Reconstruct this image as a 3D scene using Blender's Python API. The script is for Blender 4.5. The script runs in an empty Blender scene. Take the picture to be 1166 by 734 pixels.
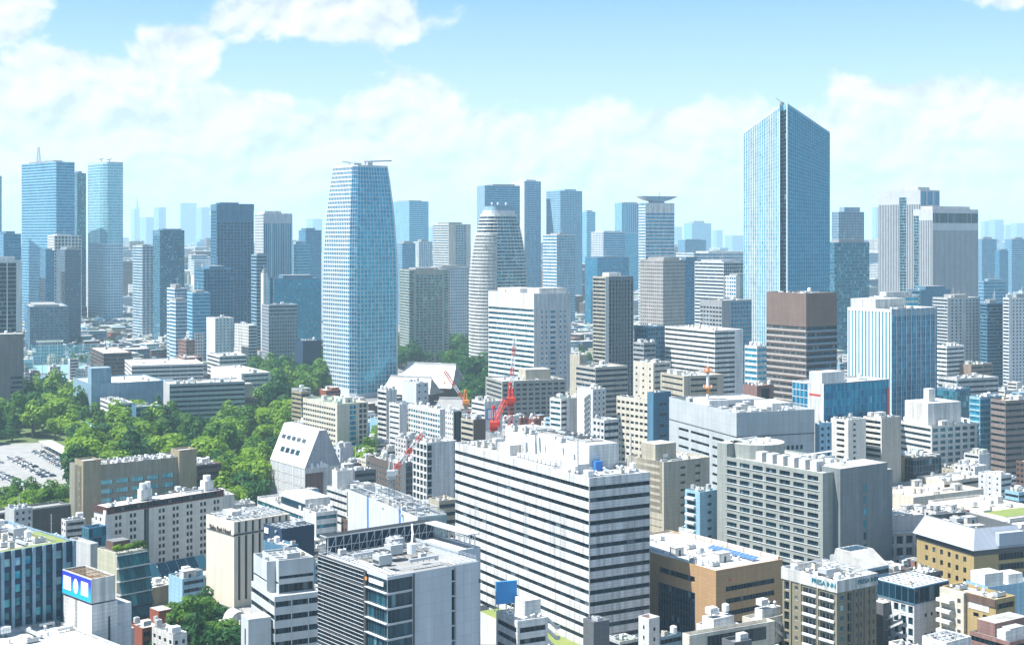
import bpy, math, random
from mathutils import Vector
R = math.radians
S = bpy.context.scene
# ------------------------------------------------------------------ camera, sky, sun, exposure
CX, HY, F, CAMZ = 583.0, 268.0, 1650.0, 150.0      # optical centre, horizon row, focal length (in photograph pixels), camera height
cam = bpy.data.objects.new('camera', bpy.data.cameras.new('camera'))
S.collection.objects.link(cam); S.camera = cam
cam.location = (0, 0, CAMZ); cam.rotation_euler = (R(90), 0, 0)
cam.data.sensor_width = 36; cam.data.lens = F/1166*36; cam.data.shift_y = -(367-HY)/1166
cam.data.clip_start = 1; cam.data.clip_end = 60000
HAZE = 0.8e-4
SUN_EL = R(61); SX, SY = -0.97, -0.26
sun_az = math.atan2(SX, SY)
sd = bpy.data.lights.new('sun', 'SUN'); sd.energy = 5.0; sd.angle = R(0.5); sd.color = (1.0, 0.965, 0.91)
sun = bpy.data.objects.new('sun', sd); S.collection.objects.link(sun)
tosun = Vector((math.sin(sun_az)*math.cos(SUN_EL), math.cos(sun_az)*math.cos(SUN_EL), math.sin(SUN_EL)))
sun.rotation_euler = tosun.to_track_quat('Z', 'Y').to_euler()
sun.location = (-300, -100, 600)
S.view_settings.view_transform = 'Standard'; S.view_settings.look = 'None'
S.view_settings.exposure = 1.08; S.view_settings.gamma = 1; S.view_settings.use_curve_mapping = False
S.render.engine = 'CYCLES'
cy = S.cycles
cy.max_bounces = 5; cy.diffuse_bounces = 2; cy.glossy_bounces = 2; cy.transmission_bounces = 2; cy.transparent_max_bounces = 8
cy.volume_bounces = 1; cy.use_denoising = True; cy.caustics_reflective = False; cy.caustics_refractive = False
cy.sample_clamp_indirect = 4

world = bpy.data.worlds.new('World'); S.world = world; world.use_nodes = True
def build_world():
    nt = world.node_tree; nt.nodes.clear()
    N = nt.nodes.new; Lk = nt.links.new
    out = N('ShaderNodeOutputWorld'); bg = N('ShaderNodeBackground'); bg.inputs['Strength'].default_value = 0.066
    Lk(bg.outputs[0], out.inputs[0])
    sky = N('ShaderNodeTexSky'); sky.sky_type = 'NISHITA'; sky.sun_disc = False
    sky.sun_elevation = SUN_EL; sky.sun_rotation = sun_az; sky.altitude = 50; sky.air_density = 1.0; sky.dust_density = 0.6; sky.ozone_density = 2.0
    tc = N('ShaderNodeTexCoord'); sep = N('ShaderNodeSeparateXYZ'); Lk(tc.outputs['Generated'], sep.inputs[0])
    def M(op, a, b=None, c=None, clamp=False):
        n = N('ShaderNodeMath'); n.operation = op; n.use_clamp = clamp
        for i, v in enumerate((a, b, c)):
            if v is None: continue
            if isinstance(v, (int, float)): n.inputs[i].default_value = v
            else: Lk(v, n.inputs[i])
        return n.outputs[0]
    x, y, z = sep.outputs
    az = M('ARCTAN2', x, y); el = M('ARCSINE', z)
    # cloud noise in (azimuth, elevation)
    def noise(daz, de, scale, detail, rough, dist=0.0):
        cb = N('ShaderNodeCombineXYZ'); Lk(M('ADD', az, daz), cb.inputs[0]); Lk(M('MULTIPLY', M('ADD', el, de), 1.25), cb.inputs[1])
        n = N('ShaderNodeTexNoise'); n.inputs['Scale'].default_value = scale; n.inputs['Detail'].default_value = detail
        n.inputs['Roughness'].default_value = rough; n.inputs['Distortion'].default_value = dist
        Lk(cb.outputs[0], n.inputs['Vector']); return n.outputs['Fac']
    n1 = noise(0, 0, 21, 8, 0.52, 0.25); n2 = noise(0.0045, -0.006, 21, 4, 0.5, 0.25); n3 = noise(3.1, 1.7, 62, 6, 0.6)
    blobs = [  # azimuth, elevation centre, half widths, gain: the cumulus banks over the city
        (-.30, .085, .10, .042, 1.15), (-.235, .118, .036, .026, 1.0), (-.345, .15, .035, .035, 1.0), (-.20, .075, .08, .03, 1.0),
        (-.128, .152, .078, .024, 1.1), (-.175, .162, .03, .022, .8), (-.075, .083, .045, .030, 1.05), (-.02, .070, .07, .024, .9),
        (.125, .068, .08, .026, 1.0), (.265, .080, .08, .026, 1.1), (.19, .072, .09, .024, .9), (.33, .158, .035, .014, .9), (.36, .15, .02, .02, .5)]
    tot = None
    for a0, e0, wa, we, g in blobs:
        d2 = M('ADD', M('POWER', M('DIVIDE', M('SUBTRACT', az, a0), wa), 2), M('POWER', M('DIVIDE', M('SUBTRACT', el, e0), we), 2))
        gg = M('MULTIPLY', M('POWER', 2.71828, M('MULTIPLY', d2, -1)), g)
        tot = gg if tot is None else M('MAXIMUM', tot, gg)
    front = M('ADD', M('MULTIPLY', y, 1.7), .1, clamp=True)             # the cloud bank and milky air lie in the far half of the sky
    low = M('SUBTRACT', 1, M('DIVIDE', el, 0.115), clamp=True)          # the bank that lies along the horizon
    dens = M('ADD', M('MAXIMUM', tot, M('MULTIPLY', M('MULTIPLY', low, front), 1.9)), M('MULTIPLY', M('SUBTRACT', n1, 0.5), 1.55))
    rest = M('MULTIPLY', M('GREATER_THAN', el, 0.2), M('SUBTRACT', M('MULTIPLY', n1, 1.7), 0.55))   # broken cloud over the rest of the sky
    dens = M('MAXIMUM', dens, rest)
    mr = N('ShaderNodeMapRange'); mr.interpolation_type = 'SMOOTHSTEP'
    Lk(dens, mr.inputs['Value']); mr.inputs['From Min'].default_value = 0.36; mr.inputs['From Max'].default_value = 0.60
    mask = mr.outputs['Result']
    veil = M('MULTIPLY', M('POWER', M('SUBTRACT', 1, M('DIVIDE', M('ABSOLUTE', el), 0.20), clamp=True), 1.2), M('ADD', M('MULTIPLY', front, .66), .22))
    shade = M('ADD', M('MULTIPLY', M('SUBTRACT', n1, n2), 3.4), M('MULTIPLY', M('SUBTRACT', n3, 0.5), 0.22))
    cr = N('ShaderNodeValToRGB'); Lk(M('ADD', 0.55, shade, clamp=True), cr.inputs[0])
    cr.color_ramp.elements[0].position = 0.15; cr.color_ramp.elements[0].color = (.62, .69, .80, 1)
    cr.color_ramp.elements[1].position = 0.75; cr.color_ramp.elements[1].color = (.97, .97, .99, 1)
    def mix(fac, a, b):
        n = N('ShaderNodeMix'); n.data_type = 'RGBA'
        Lk(fac, n.inputs['Factor'])
        for s_, v in (('A', a), ('B', b)):
            i = [q for q in n.inputs if q.name == s_ and q.type == 'RGBA'][0]
            if isinstance(v, tuple): i.default_value = v
            else: Lk(v, i)
        return [o for o in n.outputs if o.type == 'RGBA'][0]
    def scale(col, k):
        n = N('ShaderNodeVectorMath'); n.operation = 'MULTIPLY'; Lk(col, n.inputs[0]); n.inputs[1].default_value = k; return n.outputs[0]
    base = scale(sky.outputs[0], (0.58, 0.99, 1.20))
    WHITE = 8.0
    c1 = mix(veil, base, (WHITE*.93, WHITE*.94, WHITE*.97, 1))
    c2 = mix(mask, c1, scale(cr.outputs[0], (WHITE, WHITE, WHITE)))
    Lk(c2, bg.inputs['Color'])
build_world()

# ------------------------------------------------------------------ materials
MATS = {}
def newmat(name):
    m = bpy.data.materials.new(name); m.use_nodes = True
    nt = m.node_tree; p = nt.nodes['Principled BSDF']
    return m, nt, p
def mixc(nt, fac, a, b, mode='MIX'):
    n = nt.nodes.new('ShaderNodeMix'); n.data_type = 'RGBA'; n.blend_type = mode
    if isinstance(fac, (int, float)): n.inputs['Factor'].default_value = fac
    else: nt.links.new(fac, n.inputs['Factor'])
    for s_, v in (('A', a), ('B', b)):
        i = [q for q in n.inputs if q.name == s_ and q.type == 'RGBA'][0]
        if isinstance(v, (tuple, list)): i.default_value = (*v[:3], 1)
        else: nt.links.new(v, i)
    return [o for o in n.outputs if o.type == 'RGBA'][0]
def mth(nt, op, a, b=0.0, clamp=False):
    n = nt.nodes.new('ShaderNodeMath'); n.operation = op; n.use_clamp = clamp
    for i, v in enumerate((a, b)):
        if isinstance(v, (int, float)): n.inputs[i].default_value = v
        else: nt.links.new(v, n.inputs[i])
    return n.outputs[0]
def wallmat(name, col, jw=2.4, jh=1.2, joint=0.16, streak=0.16, rough=0.75):
    """painted / tiled / precast wall: cladding joints, rain streaks, slight patchiness"""
    if name in MATS: return MATS[name]
    m, nt, p = newmat(name); N = nt.nodes.new; Lk = nt.links.new
    tc = N('ShaderNodeTexCoord'); sp = N('ShaderNodeSeparateXYZ'); Lk(tc.outputs['Object'], sp.inputs[0])
    u = mth(nt, 'ADD', sp.outputs[0], sp.outputs[1])
    cb = N('ShaderNodeCombineXYZ'); Lk(u, cb.inputs[0]); Lk(sp.outputs[2], cb.inputs[1])
    br = N('ShaderNodeTexBrick'); Lk(cb.outputs[0], br.inputs['Vector'])
    br.offset = 0.0; br.inputs['Scale'].default_value = 1; br.inputs['Brick Width'].default_value = jw; br.inputs['Row Height'].default_value = jh
    br.inputs['Mortar Size'].default_value = 0.045; br.inputs['Mortar Smooth'].default_value = 0.2; br.inputs['Bias'].default_value = 0
    br.inputs['Color1'].default_value = (*[c*1.03 for c in col], 1); br.inputs['Color2'].default_value = (*[c*0.95 for c in col], 1)
    br.inputs['Mortar'].default_value = (*[c*(1-joint*2.2) for c in col], 1)
    cs = N('ShaderNodeCombineXYZ'); Lk(mth(nt, 'MULTIPLY', u, 0.55), cs.inputs[0]); Lk(mth(nt, 'MULTIPLY', sp.outputs[2], 0.035), cs.inputs[1])
    ns = N('ShaderNodeTexNoise'); Lk(cs.outputs[0], ns.inputs['Vector']); ns.inputs['Scale'].default_value = 1; ns.inputs['Detail'].default_value = 5
    mr = N('ShaderNodeMapRange'); Lk(ns.outputs['Fac'], mr.inputs['Value']); mr.inputs['From Min'].default_value = .35; mr.inputs['From Max'].default_value = .75
    mr.inputs['To Min'].default_value = 1.0; mr.inputs['To Max'].default_value = 1-streak*2
    nb = N('ShaderNodeTexNoise'); Lk(tc.outputs['Object'], nb.inputs['Vector']); nb.inputs['Scale'].default_value = .09; nb.inputs['Detail'].default_value = 3
    k = mth(nt, 'MULTIPLY', mr.outputs[0], mth(nt, 'ADD', mth(nt, 'MULTIPLY', nb.outputs['Fac'], 0.22), 0.89))
    g = N('ShaderNodeCombineColor'); [Lk(k, g.inputs[i]) for i in range(3)]
    Lk(mixc(nt, 1.0, br.outputs['Color'], g.outputs[0], 'MULTIPLY'), p.inputs['Base Color'])
    p.inputs['Roughness'].default_value = rough; p.inputs['Specular IOR Level'].default_value = .15
    MATS[name] = m; return m
def roofmat(name, col, dirt=(.20, .19, .17), amt=0.9):
    if name in MATS: return MATS[name]
    m, nt, p = newmat(name); N = nt.nodes.new; Lk = nt.links.new
    tc = N('ShaderNodeTexCoord')
    n1 = N('ShaderNodeTexNoise'); Lk(tc.outputs['Object'], n1.inputs['Vector']); n1.inputs['Scale'].default_value = .16; n1.inputs['Detail'].default_value = 7; n1.inputs['Roughness'].default_value = .65
    r = N('ShaderNodeMapRange'); Lk(n1.outputs['Fac'], r.inputs['Value']); r.inputs['From Min'].default_value = .46; r.inputs['From Max'].default_value = .72; r.inputs['To Max'].default_value = amt
    br = N('ShaderNodeTexBrick'); Lk(tc.outputs['Object'], br.inputs['Vector']); br.inputs['Scale'].default_value = 1
    br.inputs['Brick Width'].default_value = 6.5; br.inputs['Row Height'].default_value = 3.3; br.inputs['Mortar Size'].default_value = .06
    br.inputs['Color1'].default_value = (*col, 1); br.inputs['Color2'].default_value = (*[c*.9 for c in col], 1); br.inputs['Mortar'].default_value = (*[c*.68 for c in col], 1)
    Lk(mixc(nt, r.outputs[0], br.outputs['Color'], dirt), p.inputs['Base Color']); p.inputs['Roughness'].default_value = .85
    MATS[name] = m; return m
def glassmat(name, ramp, rough=.09, metal=0.0, spec=.5):
    """window glass: each pane has its own darkness (rooms, blinds); reflections come from the sky"""
    if name in MATS: return MATS[name]
    m, nt, p = newmat(name); N = nt.nodes.new; Lk = nt.links.new
    ge = N('ShaderNodeNewGeometry'); oi = N('ShaderNodeObjectInfo')
    rv = mth(nt, 'FRACT', mth(nt, 'ADD', ge.outputs['Random Per Island'], oi.outputs['Random']))
    cr = N('ShaderNodeValToRGB'); Lk(rv, cr.inputs[0]); el = cr.color_ramp.elements
    cr.color_ramp.interpolation = 'CONSTANT'
    while len(el) < len(ramp): el.new(0.5)
    for e, (pos, c) in zip(el, ramp): e.position = pos; e.color = (*c, 1)
    Lk(cr.outputs[0], p.inputs['Base Color'])
    tc = N('ShaderNodeTexCoord'); nz = N('ShaderNodeTexNoise'); nz.inputs['Scale'].default_value = .35; Lk(tc.outputs['Object'], nz.inputs['Vector']); bp = N('ShaderNodeBump'); bp.inputs['Strength'].default_value = .12; bp.inputs['Distance'].default_value = .25; Lk(nz.outputs['Fac'], bp.inputs['Height']); Lk(bp.outputs[0], p.inputs['Normal'])
    p.inputs['Roughness'].default_value = rough; p.inputs['Metallic'].default_value = metal; p.inputs['Specular IOR Level'].default_value = spec
    MATS[name] = m; return m
def plain(name, col, rough=.6, metal=0.0, var=.12, scale=.5):
    if name in MATS: return MATS[name]
    m, nt, p = newmat(name); N = nt.nodes.new; Lk = nt.links.new
    tc = N('ShaderNodeTexCoord'); n = N('ShaderNodeTexNoise'); Lk(tc.outputs['Object'], n.inputs['Vector']); n.inputs['Scale'].default_value = scale; n.inputs['Detail'].default_value = 5
    Lk(mixc(nt, n.outputs['Fac'], [c*(1-var) for c in col], [min(1, c*(1+var)) for c in col]), p.inputs['Base Color'])
    p.inputs['Roughness'].default_value = rough; p.inputs['Metallic'].default_value = metal
    MATS[name] = m; return m
G_DARK = glassmat('dark_glass', [(0, (.004, .012, .020)), (.45, (.008, .022, .034)), (.8, (.018, .045, .062)), (.95, (.09, .13, .15))], .08, 0, .13)
G_NAVY = glassmat('navy_glass', [(0, (.004, .022, .042)), (.5, (.008, .038, .066)), (.85, (.022, .08, .12)), (.96, (.13, .22, .26))], .08, 0, .2)
G_TEAL = glassmat('teal_glass', [(0, (.005, .09, .14)), (.4, (.015, .15, .20)), (.75, (.04, .28, .35)), (.92, (.22, .44, .50))], .08, .3, .4)
G_BLUE = glassmat('blue_glass', [(0, (.004, .14, .28)), (.4, (.008, .21, .37)), (.75, (.018, .27, .43)), (.97, (.10, .42, .56))], .14, .3, .25)
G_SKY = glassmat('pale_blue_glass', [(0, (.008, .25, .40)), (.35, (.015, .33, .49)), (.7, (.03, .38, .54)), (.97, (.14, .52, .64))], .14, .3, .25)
G_CORNER = glassmat('dark_teal_glass', [(0, (.003, .03, .05)), (.45, (.007, .055, .085)), (.8, (.02, .11, .15)), (.95, (.10, .22, .26))], .07, .1, .3)
G_TIER = glassmat('green_teal_glass', [(0, (.006, .075, .08)), (.5, (.01, .10, .105)), (.8, (.02, .15, .15)), (.95, (.05, .22, .22))], .07, .2, .5)
G_ICE = glassmat('ice_blue_glass', [(0, (.10, .40, .50)), (.35, (.16, .47, .57)), (.7, (.20, .51, .61)), (.96, (.06, .30, .41))], .1, .3)
G_GREY = glassmat('grey_glass', [(0, (.04, .055, .065)), (.5, (.07, .09, .10)), (.85, (.14, .17, .19))])
W_WHITE = wallmat('white_tile', (.72, .72, .70), 2.4, 1.2, .2, .22); W_WHITE2 = wallmat('white_paint', (.69, .69, .66), 9, 3.4, .1, .28)
W_OFF = wallmat('offwhite_tile', (.70, .68, .63)); W_CREAM = wallmat('cream_tile', (.66, .61, .51), 3, 1.5); W_BEIGE = wallmat('beige_concrete', (.47, .43, .34), 3.2, 1.8)
W_GREY = wallmat('grey_precast', (.50, .51, .50), 3.6, 3.6); W_LGREY = wallmat('light_grey_panel', (.62, .64, .65), 3, 1.5); W_MGREY = wallmat('mid_grey_concrete', (.34, .35, .35), 4, 3.5)
W_DGREY = wallmat('dark_grey_panel', (.13, .14, .15), 2, 1.5, .1, .1); W_TAUPE = wallmat('taupe_tile', (.24, .20, .165), 1.2, .6, .08, .12); W_BROWN = wallmat('brown_tile', (.16, .105, .085), 2, 1)
W_TAN = wallmat('tan_stone', (.43, .275, .145), 2.4, 1.2, .12, .08); W_OCHRE = wallmat('ochre_tile', (.42, .32, .15), 1.6, .8, .1, .1); W_BRICK = wallmat('red_brick', (.30, .095, .06), .8, .3, .12, .1)
W_BLUEG = wallmat('blue_grey_panel', (.24, .37, .46), 3, 3); W_STEEL = wallmat('steel_blue_panel', (.09, .21, .31), 2.5, 3.5); W_NAVY = wallmat('navy_panel', (.028, .055, .10), 3, 2, .05, .1)
W_PINK = wallmat('pale_pink_grey_precast', (.60, .57, .55), 3, 3.5); W_RUST = wallmat('rust_tile', (.27, .16, .14), 2, 1); W_OLIVE = wallmat('olive_grey_tile', (.255, .235, .17), 1.5, .75, .08, .1)
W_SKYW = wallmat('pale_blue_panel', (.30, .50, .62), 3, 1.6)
R_WHITE = roofmat('white_roof_coating', (.62, .62, .60)); R_LIGHT = roofmat('light_concrete_roof', (.44, .44, .42)); R_GREY = roofmat('grey_roof', (.28, .285, .28)); R_DARK = roofmat('dark_roof', (.16, .17, .18))
R_GREEN = roofmat('green_roof_coating', (.30, .38, .26)); R_BLUE = roofmat('blue_roof_coating', (.24, .36, .44)); R_BEIGE = roofmat('beige_roof', (.55, .50, .42)); R_LAWN = roofmat('roof_lawn', (.17, .23, .05), (.24, .22, .08)); R_RED = roofmat('red_roof', (.34, .16, .12))
X_STEEL = plain('galvanised_steel', (.50, .53, .55), .45, .3); X_WHITE = plain('white_metal', (.78, .79, .79), .5); X_DARK = plain('dark_metal', (.05, .055, .06), .6); X_FRAME = plain('window_frame_metal', (.035, .05, .06), .5, .2)
X_RED = plain('crane_red', (.62, .045, .025), .5); X_ORANGE = plain('mast_orange', (.72, .26, .05), .5); X_BLUE = plain('sheet_blue', (.03, .20, .62), .6); X_GREY = plain('machine_grey', (.42, .44, .45), .6); X_SIGNBLUE = plain('billboard_blue', (.01, .26, .62), .5)

# ------------------------------------------------------------------ small builders
def px(xp, D): return (xp-CX)/F*D                 # photograph column at a distance -> metres across
def hz(yp, D): return CAMZ-(yp-HY)*D/F            # photograph row at a distance -> metres above ground
def gnd(xp, yp):
    D = CAMZ*F/(yp-HY); return px(xp, D), D
class MB:
    def __init__(s): s.v, s.f, s.m, s.mats = [], [], [], []
    def mi(s, m):
        if m not in s.mats: s.mats.append(m)
        return s.mats.index(m)
    def face(s, pts, m):
        n = len(s.v); s.v.extend(pts); s.f.append(tuple(range(n, n+len(pts)))); s.m.append(s.mi(m))
    def box(s, x0, x1, y0, y1, z0, z1, m, top=None, bottom=False):
        n = len(s.v); k = s.mi(m); kt = s.mi(top) if top else k
        s.v += [(x0, y0, z0), (x1, y0, z0), (x1, y1, z0), (x0, y1, z0), (x0, y0, z1), (x1, y0, z1), (x1, y1, z1), (x0, y1, z1)]
        s.f += [(n, n+1, n+5, n+4), (n+1, n+2, n+6, n+5), (n+2, n+3, n+7, n+6), (n+3, n, n+4, n+7), (n+4, n+5, n+6, n+7)]; s.m += [k, k, k, k, kt]
        if bottom: s.f.append((n+3, n+2, n+1, n)); s.m.append(k)
    def prism(s, poly, z0, z1, m, top=None, scale_top=1.0):
        k = len(poly); n = len(s.v); cxm = sum(p[0] for p in poly)/k; cym = sum(p[1] for p in poly)/k
        s.v += [(x, y, z0) for x, y in poly]+[(cxm+(x-cxm)*scale_top, cym+(y-cym)*scale_top, z1) for x, y in poly]
        for i in range(k): s.f.append((n+i, n+(i+1) % k, n+k+(i+1) % k, n+k+i)); s.m.append(s.mi(m))
        s.f.append(tuple(range(n+k, n+2*k))); s.m.append(s.mi(top or m))
    def cyl(s, x, y, r, z0, z1, m, k=12, r2=None, top=None):
        s.prism([(x+r*math.cos(6.28318*i/k), y+r*math.sin(6.28318*i/k)) for i in range(k)], z0, z1, m, top, 1.0 if r2 is None else r2/r)
    def bar(s, a, b, w, m):
        a, b = Vector(a), Vector(b); d = (b-a).normalized(); q = Vector((0, 0, 1)) if abs(d.z) < .9 else Vector((1, 0, 0))
        e1 = d.cross(q).normalized()*w/2; e2 = d.cross(e1).normalized()*w/2; n = len(s.v)
        for c in (a, b):
            for sx, sy in ((-1, -1), (1, -1), (1, 1), (-1, 1)): s.v.append(tuple(c+e1*sx+e2*sy))
        for i in range(4): s.f.append((n+i, n+(i+1) % 4, n+4+(i+1) % 4, n+4+i)); s.m.append(s.mi(m))
        s.f += [(n+3, n+2, n+1, n), (n+4, n+5, n+6, n+7)]; s.m += [s.mi(m)]*2
    def mesh(s, name):
        me = bpy.data.meshes.new(name); me.from_pydata(s.v, [], s.f)
        for m in s.mats: me.materials.append(m)
        if len(s.mats) > 1: me.polygons.foreach_set('material_index', s.m)
        me.update(); return me
    def obj(s, name, parent=None, loc=(0, 0, 0), rz=0):
        return link(name, s.mesh(name), parent, loc, rz)
LINK = S.collection.objects.link
def link(name, me, parent=None, loc=(0, 0, 0), rz=0):
    o = bpy.data.objects.new(name, me); LINK(o); o.location = loc; o.rotation_euler = (0, 0, rz)
    if parent is not None: o.parent = parent
    return o
def tag(o, label, cat, group=None, kind=None):
    if label: o['label'] = label
    if cat: o['category'] = cat
    if group: o['group'] = group
    if kind: o['kind'] = kind
    return o
SHARED = {}
def shared(key, make):
    if key not in SHARED: SHARED[key] = make()
    return SHARED[key]
def window_mesh(w, h, glass, frame, pane=1.6):
    """one window: frame ring, mullions and its panes; front faces -y"""
    key = ('win', round(w, 2), round(h, 2), glass.name, frame.name, pane)
    def make():
        b = MB(); t = min(.09, w*.06, h*.06)
        n = max(1, round(w/pane)); 
        for i in range(n):
            x0, x1 = -w/2+w*i/n, -w/2+w*(i+1)/n
            b.face([(x0+t, 0, -h/2+t), (x1-t, 0, -h/2+t), (x1-t, 0, h/2-t), (x0+t, 0, h/2-t)], glass)
        for i in range(n+1):
            xm = -w/2+w*i/n; b.face([(max(-w/2, xm-t), -.03, -h/2), (min(w/2, xm+t), -.03, -h/2), (min(w/2, xm+t), -.03, h/2), (max(-w/2, xm-t), -.03, h/2)], frame)
        for z0, z1 in ((-h/2, -h/2+t), (h/2-t, h/2)): b.face([(-w/2, -.028, z0), (w/2, -.028, z0), (w/2, -.028, z1), (-w/2, -.028, z1)], frame)
        return b.mesh('window')
    return shared(key, make)

SPECS = []         # every building: screen span and where its visible part ends, used to keep the in-between houses from hiding it
FOOT = []          # footprints (polygons in metres)
NWIN = [0]
class Bld:
    """a building: an Empty at the base of its nearest corner, local x along the face that runs to the right, y along the face that runs to the left"""
    def __init__(s, name, label, cat, xl, xc, xr, ytop, D, yaw, yb=None, group=None, d=None, w=None, short=None):
        s.yaw = R(yaw); c, n = math.cos(s.yaw), math.sin(s.yaw); X = px(xc, D)
        kr, kl = (xr-CX)/F, (xl-CX)/F
        s.w = w or (kr*D-X)/(c-kr*n); s.d = d or (X-kl*D)/(n+kl*c)
        if not 3 < s.w < 400: s.w = 32.0
        if not 3 < s.d < 260: s.d = min(45, max(16, s.w*.75))
        s.h = hz(ytop, D); s.D = D; s.X = X
        s.root = bpy.data.objects.new(name, None); LINK(s.root); s.root.empty_display_size = 3
        s.root.location = (X, D, 0); s.root.rotation_euler = (0, 0, s.yaw); tag(s.root, label, cat, group)
        s.poly = [(0, 0), (s.w, 0), (s.w, s.d), (0, s.d)]
        s.short = short
        SPECS.append(dict(x0=min(xl, xc), x1=max(xr, xc), D=D, yb=yb if yb is not None else HY+CAMZ*F/D, yt=ytop, short=short, label=label, X=X))
        FOOT.append([s.world(p) for p in s.poly])
    def world(s, p):
        c, n = math.cos(s.yaw), math.sin(s.yaw); return (s.X+p[0]*c-p[1]*n, s.D+p[0]*n+p[1]*c)
    def sees(s, a, b):
        A, B = s.world(a), s.world(b); u = (B[0]-A[0], B[1]-A[1]); nrm = (u[1], -u[0]); mid = ((A[0]+B[0])/2, (A[1]+B[1])/2)
        l = math.hypot(*nrm)*math.hypot(*mid); return -(nrm[0]*mid[0]+nrm[1]*mid[1])/max(l, 1e-6)
    def body(s, fac, wall, glass, roof=None, poly=None, z0=0.0, z1=None, parapet=1.0, part='wall', warp=None, frame=None, inmesh=None, maxwin=100, rname='roof', pane=1.6):
        """walls with real recessed openings, a roof inside its parapet, and the windows; fac = {edge index: [(u0, u1, z0, z1, spec)]}"""
        poly = poly or s.poly; z1 = s.h if z1 is None else z1; k = len(poly); mb = MB(); wins = []; frame = frame or X_FRAME
        pxm = F/s.D*.88
        cxm = sum(p[0] for p in poly)/k; cym = sum(p[1] for p in poly)/k
        for i in range(k):
            a, b = poly[i], poly[(i+1) % k]; L = math.hypot(b[0]-a[0], b[1]-a[1]); ux, uy = (b[0]-a[0])/L, (b[1]-a[1])/L; nx, ny = uy, -ux
            P = lambda u, z, r=0.0: (a[0]+ux*u-nx*r, a[1]+uy*u-ny*r, z)
            zones = fac.get(i, []) if isinstance(fac, dict) else fac
            cosv = s.sees(a, b)
            if not zones or cosv < -.3:
                if warp: 
                    q = 14
                    for j in range(q): mb.face([P(0, z0+(z1-z0)*j/q), P(L, z0+(z1-z0)*j/q), P(L, z0+(z1-z0)*(j+1)/q), P(0, z0+(z1-z0)*(j+1)/q)], wall)
                else: mb.face([P(0, z0), P(L, z0), P(L, z1), P(0, z1)], wall)
                continue
            H = z1-z0; cols = sorted(set((q[0], q[1]) for q in zones)); cur = 0.0
            def quad(u0, u1, za, zb, m=None):
                if u1-u0 > 1e-4 and zb-za > 1e-4: mb.face([P(u0, za), P(u1, za), P(u1, zb), P(u0, zb)], m or wall)
            for (c0, c1) in cols:
                quad(cur*L, c0*L, z0, z1); cur = c1
                zc = z0
                for q in sorted([q for q in zones if (q[0], q[1]) == (c0, c1)], key=lambda q: q[2]):
                    za, zb = z0+q[2]*H, z0+q[3]*H; sp = q[4]; u0, u1 = c0*L, c1*L
                    quad(u0, u1, zc, za); zc = zb
                    ml, mr = sp.get('ml', sp.get('m', 0)), sp.get('mr', sp.get('m', 0)); W = u1-u0-ml-mr
                    if W < .3: quad(u0, u1, za, zb); continue
                    rec = sp.get('rec', .25); g = sp.get('glass', glass); wmat = sp.get('wall', wall)
                    if sp.get('p'):
                        n = sp.get('n') or max(1, round(W/sp['p'])); pp = W/n; ww = min(pp*.98, sp.get('ww', .6)*pp/sp['p'])
                        us = [(u0+ml+pp*(j+.5)-ww/2, u0+ml+pp*(j+.5)+ww/2) for j in range(n)]
                    else: us = [(u0+ml, u1-mr)]
                    mt, mbm = sp.get('mt', 1.0), sp.get('mb', 1.0)
                    if sp.get('fl'):
                        zs = []; t = zb-mt
                        while t-sp['wh'] > za+mbm and len(zs) < 90: zs.append((t-sp['wh'], t)); t -= sp['fl']
                        zs.reverse()
                    else: zs = [(za+mbm, zb-mt)]
                    zprev = za
                    for (w0, w1) in zs:
                        quad(u0, u1, zprev, w0, wmat); zprev = w1; up = u0
                        for (ua, ub) in us:
                            quad(up, ua, w0, w1, wmat); up = ub
                            if rec > .01:
                                mb.face([P(ua, w0), P(ub, w0), P(ub, w0, rec), P(ua, w0, rec)], wmat)
                                mb.face([P(ua, w1, rec), P(ub, w1, rec), P(ub, w1), P(ua, w1)], wmat)
                                mb.face([P(ua, w0), P(ua, w0, rec), P(ua, w1, rec), P(ua, w1)], wmat)
                                mb.face([P(ub, w0, rec), P(ub, w0), P(ub, w1), P(ub, w1, rec)], wmat)
                            small = min(ub-ua, w1-w0)*pxm < 1.15 if inmesh is None else inmesh
                            if small or warp:
                                nn = max(1, min(60, round((ub-ua)/max(pane, 1.6)))) if not sp.get('solid') else 1
                                for j in range(nn):
                                    q0, q1 = ua+(ub-ua)*j/nn, ua+(ub-ua)*(j+1)/nn
                                    mb.face([P(q0, w0, rec), P(q1, w0, rec), P(q1, w1, rec), P(q0, w1, rec)], g)
                            else:
                                m_ = P((ua+ub)/2, (w0+w1)/2, rec); Wp = s.world(m_)
                                wins.append((math.dist((Wp[0], Wp[1], m_[2]), (0, 0, CAMZ)) - 1000*((ub-ua)*(w1-w0) > 0)*min(cosv, .2), m_, math.atan2(uy, ux), ub-ua, w1-w0, g, pane))
                        quad(up, u1, w0, w1, wmat)
                    quad(u0, u1, zprev, zb, wmat)
                quad(c0*L, c1*L, zc, z1)
            quad(cur*L, L, z0, z1)
        # parapet and roof
        if roof is not None:
            t = .35
            def inset(p, q):
                l = math.hypot(p[0]-cxm, p[1]-cym); f_ = max(.5, 1-q*1.35/l); return (cxm+(p[0]-cxm)*f_, cym+(p[1]-cym)*f_)
            inn = [inset(p, t) for p in poly]; zr = z1-parapet
            if warp is None:
                for i in range(k):
                    j = (i+1) % k
                    mb.face([(*poly[i], z1), (*poly[j], z1), (*inn[j], z1), (*inn[i], z1)], wall)
                    mb.face([(*inn[i], z1), (*inn[j], z1), (*inn[j], zr), (*inn[i], zr)], wall)
            else: inn = poly; zr = z1
            rb = MB(); rb.face([(*p, zr) for p in inn], roof)
            if warp: rb.v = [warp(v) for v in rb.v]
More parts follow.
